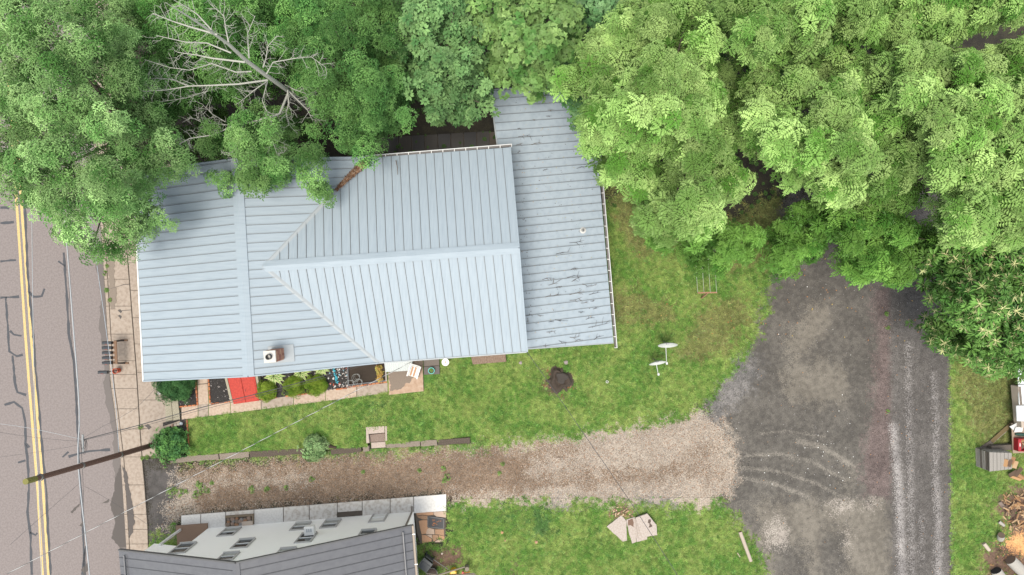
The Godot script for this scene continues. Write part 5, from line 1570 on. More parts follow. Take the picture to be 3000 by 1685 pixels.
func build_street() -> void:
	# post rack with five boxes
	var wood := grained([lin(0.1184, 0.0666, 0.0407), lin(0.1776, 0.1036, 0.0629)], 0.05, 0.5, 0.8)
	var rack := thing("mailbox_stand", "wooden post rack on the pavement carrying five black letter boxes", "stand")
	for e in [[363, 997, 336, 1000], [367, 1064, 338, 1064]]:
		var mb := MB.new()
		mb.beam(at(e[0], e[1], 0.11), at(e[2], e[3], 1.02), 0.09, 0.09, 0.008, Vector3(0, 0, 1))
		part(rack, "post", mb.mesh(), mat(lin(0.0444, 0.037, 0.0333), 0.9))
		mb = MB.new()
		mb.beam(at(e[0] - 10, e[1], 0.15), at(e[0] + 10, e[1], 0.15), 0.1, 0.08, 0.008)
		part(rack, "foot", mb.mesh(), wood)
	var mb := MB.new()
	mb.beam(at(338, 998, 1.04), at(341, 1066, 1.04), 0.14, 0.05, 0.006)
	part(rack, "crossbar", mb.mesh(), wood)
	for k in 5:
		mb = MB.new()
		mb.beam(at(318, 1004 + k * 14.6, 1.02), at(336, 1004 + k * 14.6, 1.02), 0.14, 0.03, 0.004)
		part(rack, "shelf_board", mb.mesh(), wood)
	var blk := mat(lin(0.0222, 0.0266, 0.034), 0.35)
	var proto := thing("mailbox", "black domed letter box in the row on the wooden rack", "letter box", at(318, 1004, 1.035), "letter boxes on the rack")
	letter_box(proto, blk)
	for k in range(1, 5):
		copy(proto, at(318, 1004 + k * 14.6, 1.035), rnd(-0.03, 0.03))
	var bk := thing("bucket", "orange plastic bucket on the pavement holding a letter box post", "bucket", at(348, 1085, 0.125))
	mb = MB.new()
	mb.lathe(Vector3.ZERO, [[0.13, 0.0], [0.155, 0.36], [0.165, 0.36], [0.165, 0.385], [0.148, 0.385], [0.14, 0.27], [0.0, 0.27]], 20)
	part(bk, "pail", mb.mesh(), mat(lin(0.518, 0.0629, 0.0148), 0.45))
	mb = MB.new()
	mb.lathe(Vector3.ZERO, [[0.138, 0.275], [0.0, 0.285]], 16)
	part(bk, "concrete_fill", mb.mesh(), mat(lin(0.1628, 0.111, 0.0962), 0.95))
	mb = MB.new()
	var pts := []
	var rad := []
	for i in 13:
		var a := PI * i / 12.0
		pts.append(Vector3(cos(a) * 0.17, 0.36 - sin(a) * 0.10, 0.13 + sin(a) * 0.06)); rad.append(0.005)
	mb.tube(pts, rad, 4)
	part(bk, "bail_handle", mb.mesh(), mat(lin(0.111, 0.111, 0.111), 0.5))
	var mp := thing("mailbox", "single black letter box on a steel post planted in an orange bucket", "letter box", at(306, 1090, 1.34))
	letter_box(mp, blk)
	mb = MB.new()
	mb.tube([at(348, 1085, 0.40) - mp.position, Vector3(0.02, 0.0, 0)], [0.025, 0.025], 8)
	part(mp, "post", mb.mesh(), mat(lin(0.0222, 0.0222, 0.0237), 0.5))
	# utility pole
	var foot := at(445, 1306, 0.11)
	var top := at(75, 1411, 10.5)
	var pole := thing("utility_pole", "tall weathered brown timber utility pole rising from the pavement", "pole", foot)
	var wd := grained([lin(.055, .028, .020), lin(.105, .056, .042), lin(.16, .098, .078)], 0.06, 0.5, 0.9, 0.4)
	mb = MB.new()
	mb.tube([Vector3(0, -0.3, 0), (top - foot) * 0.5, top - foot], [0.155, 0.135, 0.115], 12)
	part(pole, "shaft", mb.mesh(), wd)
	mb = MB.new()
	var td := (top - foot).normalized()
	mb.tube([(top - foot) - td * 0.6, (top - foot) + td * 0.012], [0.132, 0.129], 12)
	part(pole, "pole_top", mb.mesh(), grained([lin(.10, .095, .025), lin(.19, .18, .045)], 0.05, 0.5, 0.8))
	for hh in [6.6, 9.6, 3.3]:
		mb = MB.new()
		var q: Vector3 = (top - foot) * (hh / 10.5)
		mb.tube([q - td * 0.05, q + td * 0.05], [0.165, 0.165], 12)
		part(pole, "band", mb.mesh(), mat(lin(0.148, 0.148, 0.148), 0.5, 0.5))
	var pat := func(hh): return foot.lerp(top, hh / 10.5)
	var cg := mat(lin(0.296, 0.3108, 0.333), 0.6)
	var cd := mat(lin(0.0444, 0.0444, 0.0481), 0.7)
	cable("street_cable", "thick pale communication cable strung along the road past the pole", [at(178, 480, 6.9), at(190, 640, 6.7), at(210, 900, 6.4), at(232, 1200, 6.4), pat.call(6.6) + Vector3(-0.17, 0, 0), at(262, 1685, 6.7), at(272, 1900, 7.0)], 0.032, cg)
	cable("street_cable", "thin dark wire running beside the thick street cable", [at(196, 700, 6.3), at(216, 1100, 6.1), pat.call(6.3) + Vector3(-0.16, 0, 0), at(248, 1685, 6.4), at(254, 1900, 6.6)], 0.010, cd)
	cable("street_cable", "light grey wire strung high over the double yellow line", [at(91, 480, 9.8), at(93, 640, 9.6), at(97, 960, 9.4), at(104, 1300, 9.5), pat.call(9.7), at(122, 1685, 9.8), at(130, 1900, 10.0)], 0.014, cg)
	cable("street_cable", "pale blue-grey cable rising from the pole above the kerb", [at(262, 600, 5.6), at(283, 770, 4.9), at(310, 960, 4.3), at(338, 1178, 3.6), pat.call(3.4) + Vector3(0, 0, -0.16)], 0.014, mat(lin(0.3108, 0.3552, 0.4144), 0.5))
	cable("service_drop", "dark service cable crossing the red hatch towards the house eave", [at(244, 1288, 6.5), at(406, 1246, 6.0), at(586, 1195, 5.5), at(812, 1139, 5.1), at(1012, 1082, 5.0), at(1075, 1060, 5.2)], 0.022, cd)
	cable("service_drop", "second thinner service cable close under the dark one", [at(244, 1290, 6.4), at(406, 1252, 5.8), at(586, 1202, 5.3), at(812, 1146, 4.9), at(1012, 1088, 4.8), at(1072, 1066, 5.0)], 0.010, cd)
	# twisted drop
	var tw := thing("service_drop", "twisted bare and black service cable slanting across the gravel drive", "cable")
	var a := at(20, 1682, 8.6)
	var b := at(1206, 1060, 4.9)
	for k in 2:
		mb = MB.new()
		pts = []; rad = []
		var n := 180
		for i in n + 1:
			var t := float(i) / n
			var c := a.lerp(b, t) + Vector3(0, -1.0 * 4.0 * t * (1.0 - t) * 0.35, 0)
			var ph := t * TAU * 24.0 + k * PI
			pts.append(c + Vector3(0, cos(ph), 0) * 0.012 + Vector3(0.46, 0, 0.89) * sin(ph) * 0.007); rad.append(0.011)
		mb.tube(pts, rad, 4, false)
		part(tw, "strand", mb.mesh(), mat(lin(0.4588, 0.4662, 0.4736), 0.4) if k else mat(lin(0.074, 0.074, 0.074), 0.7))
	cable("service_drop", "thin black wire running from the lean-to corner across the lawn and drive", [at(1541, 1028, 5.3), at(1607, 1120, 5.1), at(1720, 1285, 5.0), at(1847, 1471, 5.2), at(1984, 1684, 5.8), at(2120, 1900, 6.4)], 0.015, cd)
	for w in [[[0, 1242, 85, 1254, 243, 1288], "bright wire end reaching the splice from across the road", 0.010, cg], [[-20, 1264, 120, 1284, 243, 1294], "faint wire crossing the yellow lines towards the splice", 0.007, cd], [[-20, 1342, 100, 1326, 200, 1310, 243, 1300], "lower faint wire crossing the road to the splice", 0.006, cd], [[30, 1596, 120, 1515, 228, 1420], "slack wire slanting from the pole over the road", 0.008, cd], [[246, 1424, 320, 1465, 430, 1535], "short slack wire slanting from the pole over the pavement", 0.006, cd], [[243, 1284, 300, 1250, 400, 1195, 470, 1120], "thin wire rising from the splice towards the front eave", 0.007, cd]]:
		var p := []
		for i in range(0, w[0].size(), 2): p.append(at(w[0][i], w[0][i + 1], 6.5 + (0.3 if i == 0 else 0.0)))
		cable("thin_wire", w[1], p, w[2], w[3])
	var sp := thing("cable_splice", "tangle of coiled cable slack at the splice on the street cable", "cable coil", at(243, 1300, 6.45))
	for k in 4:
		mb = MB.new()
		pts = []; rad = []
		for i in 17:
			var an := TAU * i / 16.0
			pts.append(Vector3(sin(an) * 0.10 + rnd(-.015, .015), cos(an) * 0.06 - k * 0.05, cos(an) * (0.22 + k * 0.05) + k * 0.06)); rad.append(0.010)
		mb.tube(pts, rad, 4, false)
		part(sp, "loop", mb.mesh(), cd)
	mb = MB.new()
	mb.tube([Vector3(0.0, 0.02, -0.45), Vector3(0.0, 0.02, -0.2), Vector3(0.02, 0, 0.4)], [0.05, 0.055, 0.04], 8)
	part(sp, "closure", mb.mesh(), mat(lin(0.222, 0.2294, 0.2368), 0.6))
func letter_box(t: Node3D, m: Material) -> void:
	# domed body along x, door towards the road
	var mb := MB.new()
	var prof := []
	prof.append(Vector2(-0.085, 0.0)); prof.append(Vector2(-0.085, 0.11))
	for i in range(1, 8): prof.append(Vector2(-0.085 * cos(PI * i / 8.0), 0.11 + 0.085 * sin(PI * i / 8.0)))
	prof.append(Vector2(0.085, 0.11)); prof.append(Vector2(0.085, 0.0))
	for i in prof.size():
		var a: Vector2 = prof[i]
		var b: Vector2 = prof[(i + 1) % prof.size()]
		mb.quad(Vector3(-0.25, a.y, a.x), Vector3(0.25, a.y, a.x), Vector3(0.25, b.y, b.x), Vector3(-0.25, b.y, b.x))
	for i in range(1, prof.size() - 1):
		mb.tri(Vector3(0.25, prof[0].y, prof[0].x), Vector3(0.25, prof[i + 1].y, prof[i + 1].x), Vector3(0.25, prof[i].y, prof[i].x))
		mb.tri(Vector3(-0.25, prof[0].y, prof[0].x), Vector3(-0.25, prof[i].y, prof[i].x), Vector3(-0.25, prof[i + 1].y, prof[i + 1].x))
	part(t, "shell", mb.mesh(), m)
	mb = MB.new()
	mb.box(Vector3(-0.262, 0.1, 0), Vector3(0.008, 0, 0), Vector3(0, 0.09, 0), Vector3(0, 0, 0.08), 0.004)
	part(t, "door", mb.mesh(), m)
	mb = MB.new()
	mb.box(Vector3(-0.1, 0.09, 0.092), Vector3(0.07, 0, 0), Vector3(0, 0.012, 0), Vector3(0, 0, 0.004))
	part(t, "flag", mb.mesh(), mat(lin(0.444, 0.037, 0.0222), 0.5))
func cable(called: String, label: String, pts: Array, r: float, m: Material) -> void:
	var c := Curve3D.new()
	for i in pts.size():
		var d: Vector3 = (pts[mini(i + 1, pts.size() - 1)] - pts[maxi(i - 1, 0)]) / 6.0
		c.add_point(pts[i], -d, d)
	c.bake_interval = 1.2
	var p := []
	var rad := []
	for q in c.get_baked_points():
		p.append(q); rad.append(r)
	var mb := MB.new()
	mb.tube(p, rad, 5, false)
	var o := part(self, called, mb.mesh(), m)
	tag(o, label, "cable")
# ---------------------------------------------------------------- loose things
func dish(label: String, where: Vector3, rx: float, turn: float, arm: float) -> void:
	var t := thing("satellite_dish", label, "satellite dish", where)
	t.rotation.y = turn
	var wm := mat(lin(0.4588, 0.4736, 0.4736), 0.45)
	var mb := MB.new()
	mb.tube([Vector3(0, -0.1, -0.12), Vector3(0, 1.15, -0.12)], [0.03, 0.03], 8)
	part(t, "mast", mb.mesh(), mat(lin(0.222, 0.222, 0.222), 0.4, 0.5))
	# reflector: tilted shallow bowl
	var tilt := Basis(Vector3.RIGHT, deg_to_rad(72))
	mb = MB.new()
	var rings := 5
	var seg := 28
	var P := func(i, k, dz):
		var rr := float(i) / rings
		var a: float = TAU * k / seg
		return tilt * Vector3(cos(a) * rr * rx, -0.12 + 0.12 * rr * rr + dz, sin(a) * rr * rx * 1.05) + Vector3(0, 1.25, 0)
	for i in rings:
		for k in seg:
			for dz in [0.0, -0.012]:
				var q = [P.call(i, k, dz), P.call(i, k + 1, dz), P.call(i + 1, k + 1, dz), P.call(i + 1, k, dz)]
				if dz == 0.0: mb.quad(q[0], q[1], q[2], q[3])
				else: mb.quad(q[0], q[3], q[2], q[1])
	part(t, "reflector", mb.mesh(), wm)
	mb = MB.new()
	mb.beam(Vector3(0, 1.25 - rx * 0.95, 0.02), Vector3(0, 0.95, arm), 0.035, 0.035, 0.004)
	part(t, "feed_arm", mb.mesh(), wm)
	mb = MB.new()
	mb.box(Vector3(0, 1.0, arm + 0.04), Vector3(0.055, 0, 0), Vector3(0, 0.06, 0), Vector3(0, 0, 0.07), 0.015)
	part(t, "receiver", mb.mesh(), wm)
	mb = MB.new()
	mb.box(Vector3(0, 1.2, -0.1), Vector3(0.07, 0, 0), Vector3(0, 0.09, 0), Vector3(0, 0, 0.05), 0.01)
	part(t, "bracket", mb.mesh(), mat(lin(0.222, 0.2294, 0.2368), 0.5))
func log_piece(called: String, label: String, a: Vector3, b: Vector3, r: float, bark: Material, cut: Material, group := "", category := "log") -> void:
	var t := thing(called, label, category, a, group)
	var d := b - a
	var mb := MB.new()
	mb.tube([Vector3.ZERO, d * 0.33 + Vector3(0, r * 0.05, 0), d * 0.7, d], [r, r * 1.04, r * 0.97, r * 0.94], 12, false)
	part(t, "bark", mb.mesh(), bark)
	var dn := d.normalized()
	for e in [[-dn * 0.004, dn * 0.01], [d - dn * 0.01, d + dn * 0.004]]:
		mb = MB.new()
		mb.tube([e[0], e[1]], [r * 0.97, r * 0.97] if e[0].length() < 0.1 else [r * 0.92, r * 0.92], 12)
		part(t, "cut_face", mb.mesh(), cut)
func build_lawn_things() -> void:
	var lm := leaf_mat(0.5, 0.35)
	# stump
	var st := thing("tree_stump", "dark rotting tree stump with crumbling rim in the back lawn", "tree stump", at(1640, 1112, 0.03))
	var rot := grained([lin(0.0133, 0.0104, 0.0089), lin(0.0444, 0.0333, 0.0259), lin(0.111, 0.074, 0.0518)], 0.06, 0.5, 0.95, 0.9, 5, 141)
	var mb := MB.new()
	mb.lathe(Vector3.ZERO, [[0.80, -0.05], [0.62, 0.08], [0.54, 0.24], [0.50, 0.30], [0.40, 0.27], [0.25, 0.16], [0.12, 0.20], [0.0, 0.12]], 30, 0.16, 1.7)
	part(st, "bole", mb.mesh(), rot)
	mb = MB.new()
	mb.lathe(Vector3(0.10, 0.02, -0.14), [[0.34, 0.1], [0.32, 0.30], [0.27, 0.335], [0.0, 0.31]], 18, 0.18, 0.6)
	part(st, "heartwood", mb.mesh(), grained([lin(.022, .018, .016), lin(.06, .05, .044)], 0.06, 0.5, 0.9, 0.4))
	for k in 6:
		var a := TAU * k / 6.0 + rnd(-0.5, 0.5)
		mb = MB.new()
		var d := Vector3(cos(a), 0, sin(a))
		mb.tube([d * 0.40 + Vector3(0, 0.10, 0), d * 0.62 + Vector3(0, 0.03, 0), d * rnd(0.72, 0.98) + Vector3(rnd(-.1, .1), -0.05, rnd(-.1, .1))], [0.15, 0.11, 0.05], 7)
		part(st, "root", mb.mesh(), rot)
	for k in 26:
		mb = MB.new()
		mb.box(Vector3.ZERO, Vector3(rnd(0.05, 0.13), 0, 0), Vector3(0, 0.014, 0), Vector3(0, 0, rnd(0.02, 0.04)), 0.006)
		var q := at(1640 + rnd(-52, 40), 1118 + rnd(-34, 42), 0.05)
		var c := part(self, "wood_chunk", mb.mesh(), mat([lin(0.1628, 0.0629, 0.0333), lin(0.111, 0.0444, 0.0259), lin(0.2072, 0.111, 0.074)][k % 3], 0.95), q)
		c.rotation = Vector3(rnd(-.2, .2), rng.randf() * TAU, rnd(-.2, .2))
		tag(c, "crumbled reddish-brown wood chunk lying around the rotten stump", "wood chunk", "wood chunks around the stump")
	shrub("fern_tuft", "small bright green fern tuft growing beside the stump", at(1660, 1078, 0.03), 0.22, 0.25, [compound_spray(5, 0.2, 5, 0.05, 0.015, 68, 0.9), compound_spray(5, 0.2, 5, 0.05, 0.015, 69, 0.9)], [Color(.10, .26, .05), Color(.15, .32, .07)], 14, 1.0, lm, "", "plant")
	for q in [[1658, 1062, 0.13], [1525, 1063, 0.10]]:
		mb = MB.new()
		mb.lathe(Vector3.ZERO, [[0.0, -0.05], [q[2], -0.02], [q[2] * 0.95, q[2] * 0.4], [q[2] * 0.4, q[2] * 0.7], [0.0, q[2] * 0.72]], 9, 0.14, q[0])
		tag(part(self, "field_stone", mb.mesh(), mat(lin(0.2368, 0.2072, 0.1998), 0.9), at(q[0], q[1], 0.05)), "grey field stone in the grass near the stump" if q[0] > 1600 else "pale grey field stone in the grass below the wing eave", "stone")
	dish("larger white satellite dish on a mast in the back lawn", at(1956, 1012, 1.25) - Vector3(0, 1.22, 0), 0.55, 0.0, 1.0)
	dish("smaller white satellite dish with rust stains on a mast in the lawn", at(1926, 1064, 1.2) - Vector3(0, 1.17, 0), 0.48, 0.14, 0.62)
	mb = MB.new()
	mb.lathe(at(1778, 1118, 0.02), [[0.075, -0.05], [0.075, 0.14], [0.058, 0.14], [0.058, -0.02], [0.0, -0.02]], 16)
	tag(part(self, "standpipe", mb.mesh(), M.white), "open white plastic standpipe poking out of the lawn", "pipe")
	# clothes line
	var cl := thing("clothes_line", "wooden T-post clothes line with four lines running under the trees", "clothes line", at(2056, 874, 0.02))
	var o := cl.position
	var wd := mat(lin(0.2516, 0.1406, 0.0814), 0.85)
	mb = MB.new()
	mb.beam(Vector3(0, -0.1, 0), at(2074, 857, 1.9) - o, 0.09, 0.09, 0.008, Vector3(0, 0, 1))
	part(cl, "post", mb.mesh(), wd)
	mb = MB.new()
	mb.beam(at(2044, 858, 1.93) - o, at(2101, 857, 1.93) - o, 0.08, 0.07, 0.008)
	part(cl, "crossbar", mb.mesh(), wd)
	for k in 4:
		mb = MB.new()
		var u := 2044.0 + k * 18.5
		mb.tube([at(u, 857, 1.98) - o, at(u - 10, 700, 1.9) - o, at(u - 18, 560, 1.95) - o], [0.008, 0.008, 0.008], 4, false)
		part(cl, "line", mb.mesh(), mat(lin(0.4588, 0.444, 0.4292), 0.6))
	mb = MB.new()
	mb.beam(at(2008, 565, 0.0) - o, at(2017, 556, 1.93) - o, 0.09, 0.09, 0.008, Vector3(0, 0, 1))
	part(cl, "post", mb.mesh(), wd)
	mb = MB.new()
	mb.beam(at(2010, 558, 1.93) - o, at(2100, 557, 1.93) - o, 0.08, 0.07, 0.008)
	part(cl, "crossbar", mb.mesh(), wd)
	# broken concrete slabs
	var pc := grained([lin(0.2664, 0.222, 0.1961), lin(0.3256, 0.2812, 0.2553), lin(0.3626, 0.3219, 0.296)], 0.016, 1.1, 0.9, 0.15, 5, 151)
	var z := func(a):
		var r := []
		for i in range(0, a.size(), 2): r.append_array([1740 + a[i] / 11.13, 1470 + a[i + 1] / 11.13])
		return r
	for s in [[[420, 820, 880, 450, 960, 500, 1060, 640, 1080, 1260, 940, 1310], 0.14, "four-sided broken concrete slab with brown spots on the grass"], [[1060, 590, 1330, 500, 1390, 1310, 1250, 1370, 1130, 980], 0.12, "narrow broken concrete slab with a brown damp end"], [[1290, 560, 1740, 500, 1740, 1230, 1400, 1320], 0.13, "middle broken concrete slab peeping out under the pile"], [[1350, 540, 1760, 470, 1810, 1140, 1450, 1210], 0.24, "thin broken concrete slab just beneath the topmost one"], [[1360, 530, 1740, 390, 1860, 540, 2040, 760, 2070, 1090, 1560, 1150], 0.35, "topmost broken concrete slab with a dark mud stain"]]:
		mb = MB.new()
		mb.slab(plan(rough(z.call(s[0]), 0.7), s[1]), flat(s[1]), 0.095, 0.01)
		tag(part(self, "concrete_slab", mb.mesh(), pc), s[2], "slab", "broken concrete slabs piled in the yard")
	var mud := ragged(z.call([1780, 590, 1840, 570, 1850, 700, 1900, 790, 1880, 830, 1790, 840, 1800, 720, 1750, 680]), 0.353, 0.05, 7)
	tag(part(self, "mud_smear", mud, mat(lin(0.074, 0.0518, 0.0407), 0.9)), "dark brown mud smear on the topmost concrete slab", "mud")
	tag(part(self, "mud_smear", ragged(z.call([1110, 590, 1270, 550, 1310, 840, 1200, 760, 1120, 780]), 0.123, 0.05, 7), mat(lin(0.1258, 0.0777, 0.0555), 0.9)), "brown damp smear on the narrow concrete slab", "mud")
	for k in 46:
		mb = MB.new()
		mb.box(Vector3.ZERO, Vector3(rnd(0.04, 0.11), 0, 0), Vector3(0, 0.01, 0), Vector3(0, 0, rnd(0.015, 0.035)), 0.004)
		var q := at(1783 + rng.randf() * 70, 1516 - rnd(0, 22) * (0.5 + rng.randf()), 0.06 + rnd(0, 0.05))
		var c := part(self, "wood_chip", mb.mesh(), mat([lin(0.1924, 0.1036, 0.0666), lin(0.296, 0.1998, 0.1332), lin(0.444, 0.333, 0.222), lin(0.148, 0.0814, 0.0592)][k % 4], 0.9), q)
		c.rotation = Vector3(rnd(-.3, .3), rng.randf() * TAU, rnd(-.3, .3))
		tag(c, "broken bark and wood chip heaped behind the concrete slabs", "wood chip", "wood chips behind the slabs")
	# log at the lot edge
	log_piece("fallen_log", "bleached bare log lying at the weedy edge of the gravel lot", at(2168, 1558, 0.11), at(2200, 1644, 0.11), 0.105, grained([lin(0.222, 0.1776, 0.1406), lin(0.3404, 0.2886, 0.2442), lin(0.3996, 0.3478, 0.3034)], 0.05, 0.5, 0.9, 0.3), mat(lin(0.1628, 0.1036, 0.0666), 0.9))
	log_piece("fallen_log", "short bleached stick lying beside the bare log", at(2160, 1620, 0.05), at(2168, 1632, 0.05), 0.03, mat(lin(0.333, 0.2664, 0.2146), 0.9), mat(lin(0.222, 0.148, 0.1036), 0.9))
	# weeds in the drive and along walls
	var wsp := [simple_spray(8, 0.10, 0.05, 81, false, 0.6), simple_spray(7, 0.12, 0.04, 82, false, 0.7)]
	for q in [[500, 1440, .30], [515, 1435, .22], [530, 1447, .25], [545, 1440, .13], [580, 1420, .2], [592, 1425, .22], [572, 1448, .25], [590, 1440, .16], [608, 1438, .14], [620, 1415, .12], [738, 1435, .2], [782, 1433, .17], [838, 1428, .14], [912, 1404, .14], [1065, 1383, .09], [1228, 1377, .11], [1300, 1374, .14], [1310, 1400, .2], [1300, 1408, .14], [1463, 1387, .1], [1472, 1360, .12], [1080, 1322, .13], [1130, 1322, .15], [1205, 1315, .2], [1230, 1312, .18], [1262, 1311, .2], [1330, 1305, .15], [1362, 1303, .14], [560, 1352, .18], [590, 1350, .2], [620, 1348, .2], [650, 1345, .15], [892, 1333, .16], [308, 800, .12], [312, 850, .12], [323, 880, .1], [314, 780, .1], [411, 1250, .14], [418, 1342, .1], [432, 1340, .1], [450, 1338, .09], [1405, 1300, .2], [1420, 1290, .2], [860, 1168, .08], [1045, 1135, .12], [720, 1190, .1], [2598, 920, .12], [2600, 960, .1], [2600, 1205, .1], [2610, 620, .2]]:
		shrub("weed", "small green weed sprouting from gravel, kerb or wall foot", at(q[0], q[1], 0.03 if q[0] > 460 else 0.12), q[2], q[2] * 0.7, wsp, [Color(.10, .20, .045), Color(.22, .32, .10)], int(5 + q[2] * 55), 0.65, lm, "weeds along the drive and kerb", "weed")
func build_neighbour_yard() -> void:
	# flagstones behind the white house
	var fs := setting("flagstone_paving", sheet_mesh(plan([1216, 1502, 1306, 1497, 1305, 1580, 1232, 1592, 1222, 1560]), flat(0.036), 3.0), M.joint)
	var z := func(a):
		var r := []
		for i in range(0, a.size(), 2): r.append_array([1180 + a[i] / 7.06, 1480 + a[i + 1] / 7.06])
		return r
	var mm := [grained([lin(0.3256, 0.1776, 0.0999), lin(0.3848, 0.2294, 0.1406)], 0.02, 0.9, 0.85, 0.15), grained([lin(0.3404, 0.2442, 0.185), lin(0.3922, 0.3034, 0.2442)], 0.02, 0.9, 0.85, 0.15), grained([lin(0.2072, 0.1184, 0.0666), lin(0.3108, 0.185, 0.111)], 0.02, 0.9, 0.7, 0.15)]
	var polys := []
	for s in [[275, 160, 620, 145, 640, 200, 540, 215, 400, 200, 290, 220], [630, 145, 900, 125, 890, 260, 700, 240, 645, 200], [290, 230, 400, 210, 530, 225, 510, 300, 420, 300, 320, 260], [330, 330, 420, 310, 510, 310, 520, 470, 480, 590, 390, 610, 360, 500], [490, 510, 540, 470, 650, 500, 655, 605, 480, 605], [665, 500, 850, 500, 855, 640, 740, 610, 665, 605], [390, 620, 470, 620, 600, 700, 590, 760, 400, 790], [480, 620, 600, 615, 605, 690], [615, 615, 720, 620, 750, 680, 640, 760, 610, 690], [735, 620, 860, 650, 870, 740, 760, 680], [650, 770, 755, 695, 865, 745, 760, 770]]:
		polys.append(z.call(s))
	slabs(fs, "flagstone", polys, 0.06, mm, 0.05)
	var mt := thing("rubber_mat", "black patterned rubber mat littered with orange leaves on the flagstones", "mat")
	var mb := MB.new()
	mb.slab(plan(z.call([535, 225, 870, 270, 845, 495, 505, 455]), 0.08), flat(0.08), 0.02, 0.004)
	part(mt, "mat_sheet", mb.mesh(), grained([lin(0.0222, 0.0222, 0.0252), lin(0.0518, 0.0518, 0.0577)], 0.08, 0.6, 0.7, 0.3))
	for L in [[520, 230, 520, 450], [850, 270, 840, 490], [540, 240, 860, 285], [520, 450, 840, 485]]:
		var q: Array = z.call(L)
		mb = MB.new()
		mb.beam(at(q[0], q[1], 0.088), at(q[2], q[3], 0.088), 0.06, 0.02, 0.004)
		part(mt, "border", mb.mesh(), mat(lin(0.0888, 0.0888, 0.0925), 0.7))
	for k in 14:
		mb = MB.new()
		mb.box(Vector3.ZERO, Vector3(0.03, 0, 0), Vector3(0, 0.003, 0), Vector3(0, 0, 0.02))
		var q: Array = z.call([rnd(600, 800), rnd(300, 420)])
		var c := part(self, "fallen_leaf", mb.mesh(), mat(lin(0.3108, 0.1184, 0.0444), 0.8), at(q[0], q[1], 0.086))
		c.rotation.y = rng.randf() * TAU
		tag(c, "small orange fallen leaf lying on the black rubber mat", "leaf", "fallen leaves on the mat")
	# bin
	var dk := mat(lin(0.0333, 0.0385, 0.0459), 0.5)
	var bn := thing("wheelie_bin", "tipped dark grey plastic wheeled bin behind the white house", "bin", at(1252, 1637, 0.05))
	bn.rotation.y = -0.65
	mb = MB.new()
	var lower := [Vector3(-0.22, 0.0, -0.24), Vector3(0.22, 0.0, -0.24), Vector3(0.22, 0.0, 0.24), Vector3(-0.22, 0.0, 0.24)]
	var upper := [Vector3(-0.30, 0.85, -0.33), Vector3(0.30, 0.85, -0.33), Vector3(0.30, 0.85, 0.33), Vector3(-0.30, 0.85, 0.33)]
	for i in 4: mb.quad(lower[(i + 1) % 4], lower[i], upper[i], upper[(i + 1) % 4])
	part(bn, "tub", mb.mesh(), dk)
	mb = MB.new()
	mb.box(Vector3(0, 0.90, 0.02), Vector3(0.32, 0, 0), Vector3(0, 0.035, 0), Vector3(0, 0, 0.32), 0.02)
	var lid := part(bn, "lid", mb.mesh(), mat(lin(0.0481, 0.0533, 0.0592), 0.5))
	mb = MB.new()
	mb.box(Vector3(0, 0.945, 0.08), Vector3(0.24, 0, 0), Vector3(0, 0.015, 0), Vector3(0, 0, 0.2), 0.01)
	part(lid, "lid_panel", mb.mesh(), dk)
	mb = MB.new()
	mb.tube([Vector3(-0.24, 0.86, -0.40), Vector3(0.24, 0.86, -0.40)], [0.02, 0.02], 6)
	part(bn, "handle", mb.mesh(), dk)
	for s in [-1.0, 1.0]:
		mb = MB.new()
		mb.tube([Vector3(0.24 * s, 0.1, -0.26), Vector3(0.30 * s, 0.1, -0.26)], [0.1, 0.1], 12)
		part(bn, "wheel", mb.mesh(), mat(lin(0.0148, 0.0148, 0.0148), 0.8))
	var tb := thing("plastic_tub", "black plastic tub half full of earth beside the wooden play frame", "tub", at(1268, 1672, 0.03))
	mb = MB.new()
	mb.lathe(Vector3.ZERO, [[0.22, 0.0], [0.30, 0.38], [0.32, 0.38], [0.32, 0.41], [0.28, 0.41], [0.26, 0.28], [0.0, 0.28]], 20)
	part(tb, "shell", mb.mesh(), mat(lin(0.0111, 0.0133, 0.0185), 0.4))
	mb = MB.new()
	mb.lathe(Vector3.ZERO, [[0.265, 0.285], [0.1, 0.33], [0.0, 0.33]], 14, 0.05, 2.0)
	part(tb, "earth", mb.mesh(), mat(lin(0.074, 0.0518, 0.0444), 0.95))
	var fr := thing("play_frame", "weathered play frame of round timber posts and rails", "play frame")
	var gw := grained([lin(0.1036, 0.0888, 0.0703), lin(0.1776, 0.1554, 0.1258), lin(0.2442, 0.2072, 0.1702)], 0.06, 0.4, 0.95, 0.3)
	for q in [[1252, 1664, 1242, 1690], [1368, 1668, 1367, 1692]]:
		mb = MB.new()
		var a: Vector3 = at(q[0] - 1.0, q[1] - 8.0, 0.0)
		mb.tube([Vector3(a.x, -0.1, a.z), at(q[0], q[1], 0.85)], [0.13, 0.12], 12)
		part(fr, "post", mb.mesh(), gw)
	for q in [[1248, 1680, 1280, 1684, 0.8], [1280, 1686, 1362, 1661, 0.85], [1300, 1688, 1390, 1680, 0.6], [1340, 1690, 1395, 1684, 0.9]]:
		mb = MB.new()
		mb.tube([at(q[0], q[1], q[4]), at(q[2], q[3], q[4])], [0.05, 0.045], 8)
		part(fr, "rail", mb.mesh(), gw)
	var sl := thing("toy_slide", "yellow plastic toy slide under the wooden play frame", "toy", at(1330, 1678, 0.05))
	mb = MB.new()
	mb.box(Vector3(0, 0.45, 0.05), Vector3(0.2, 0, 0), Vector3(0, 0.04, 0), Vector3(0, 0, 0.26), 0.03)
	part(sl, "platform", mb.mesh(), mat(lin(0.5328, 0.3256, 0.0222), 0.45))
	mb = MB.new()
	mb.lathe(Vector3(0, 0.0, -0.14), [[0.2, 0.0], [0.2, 0.46], [0.16, 0.5], [0.0, 0.51]], 18)
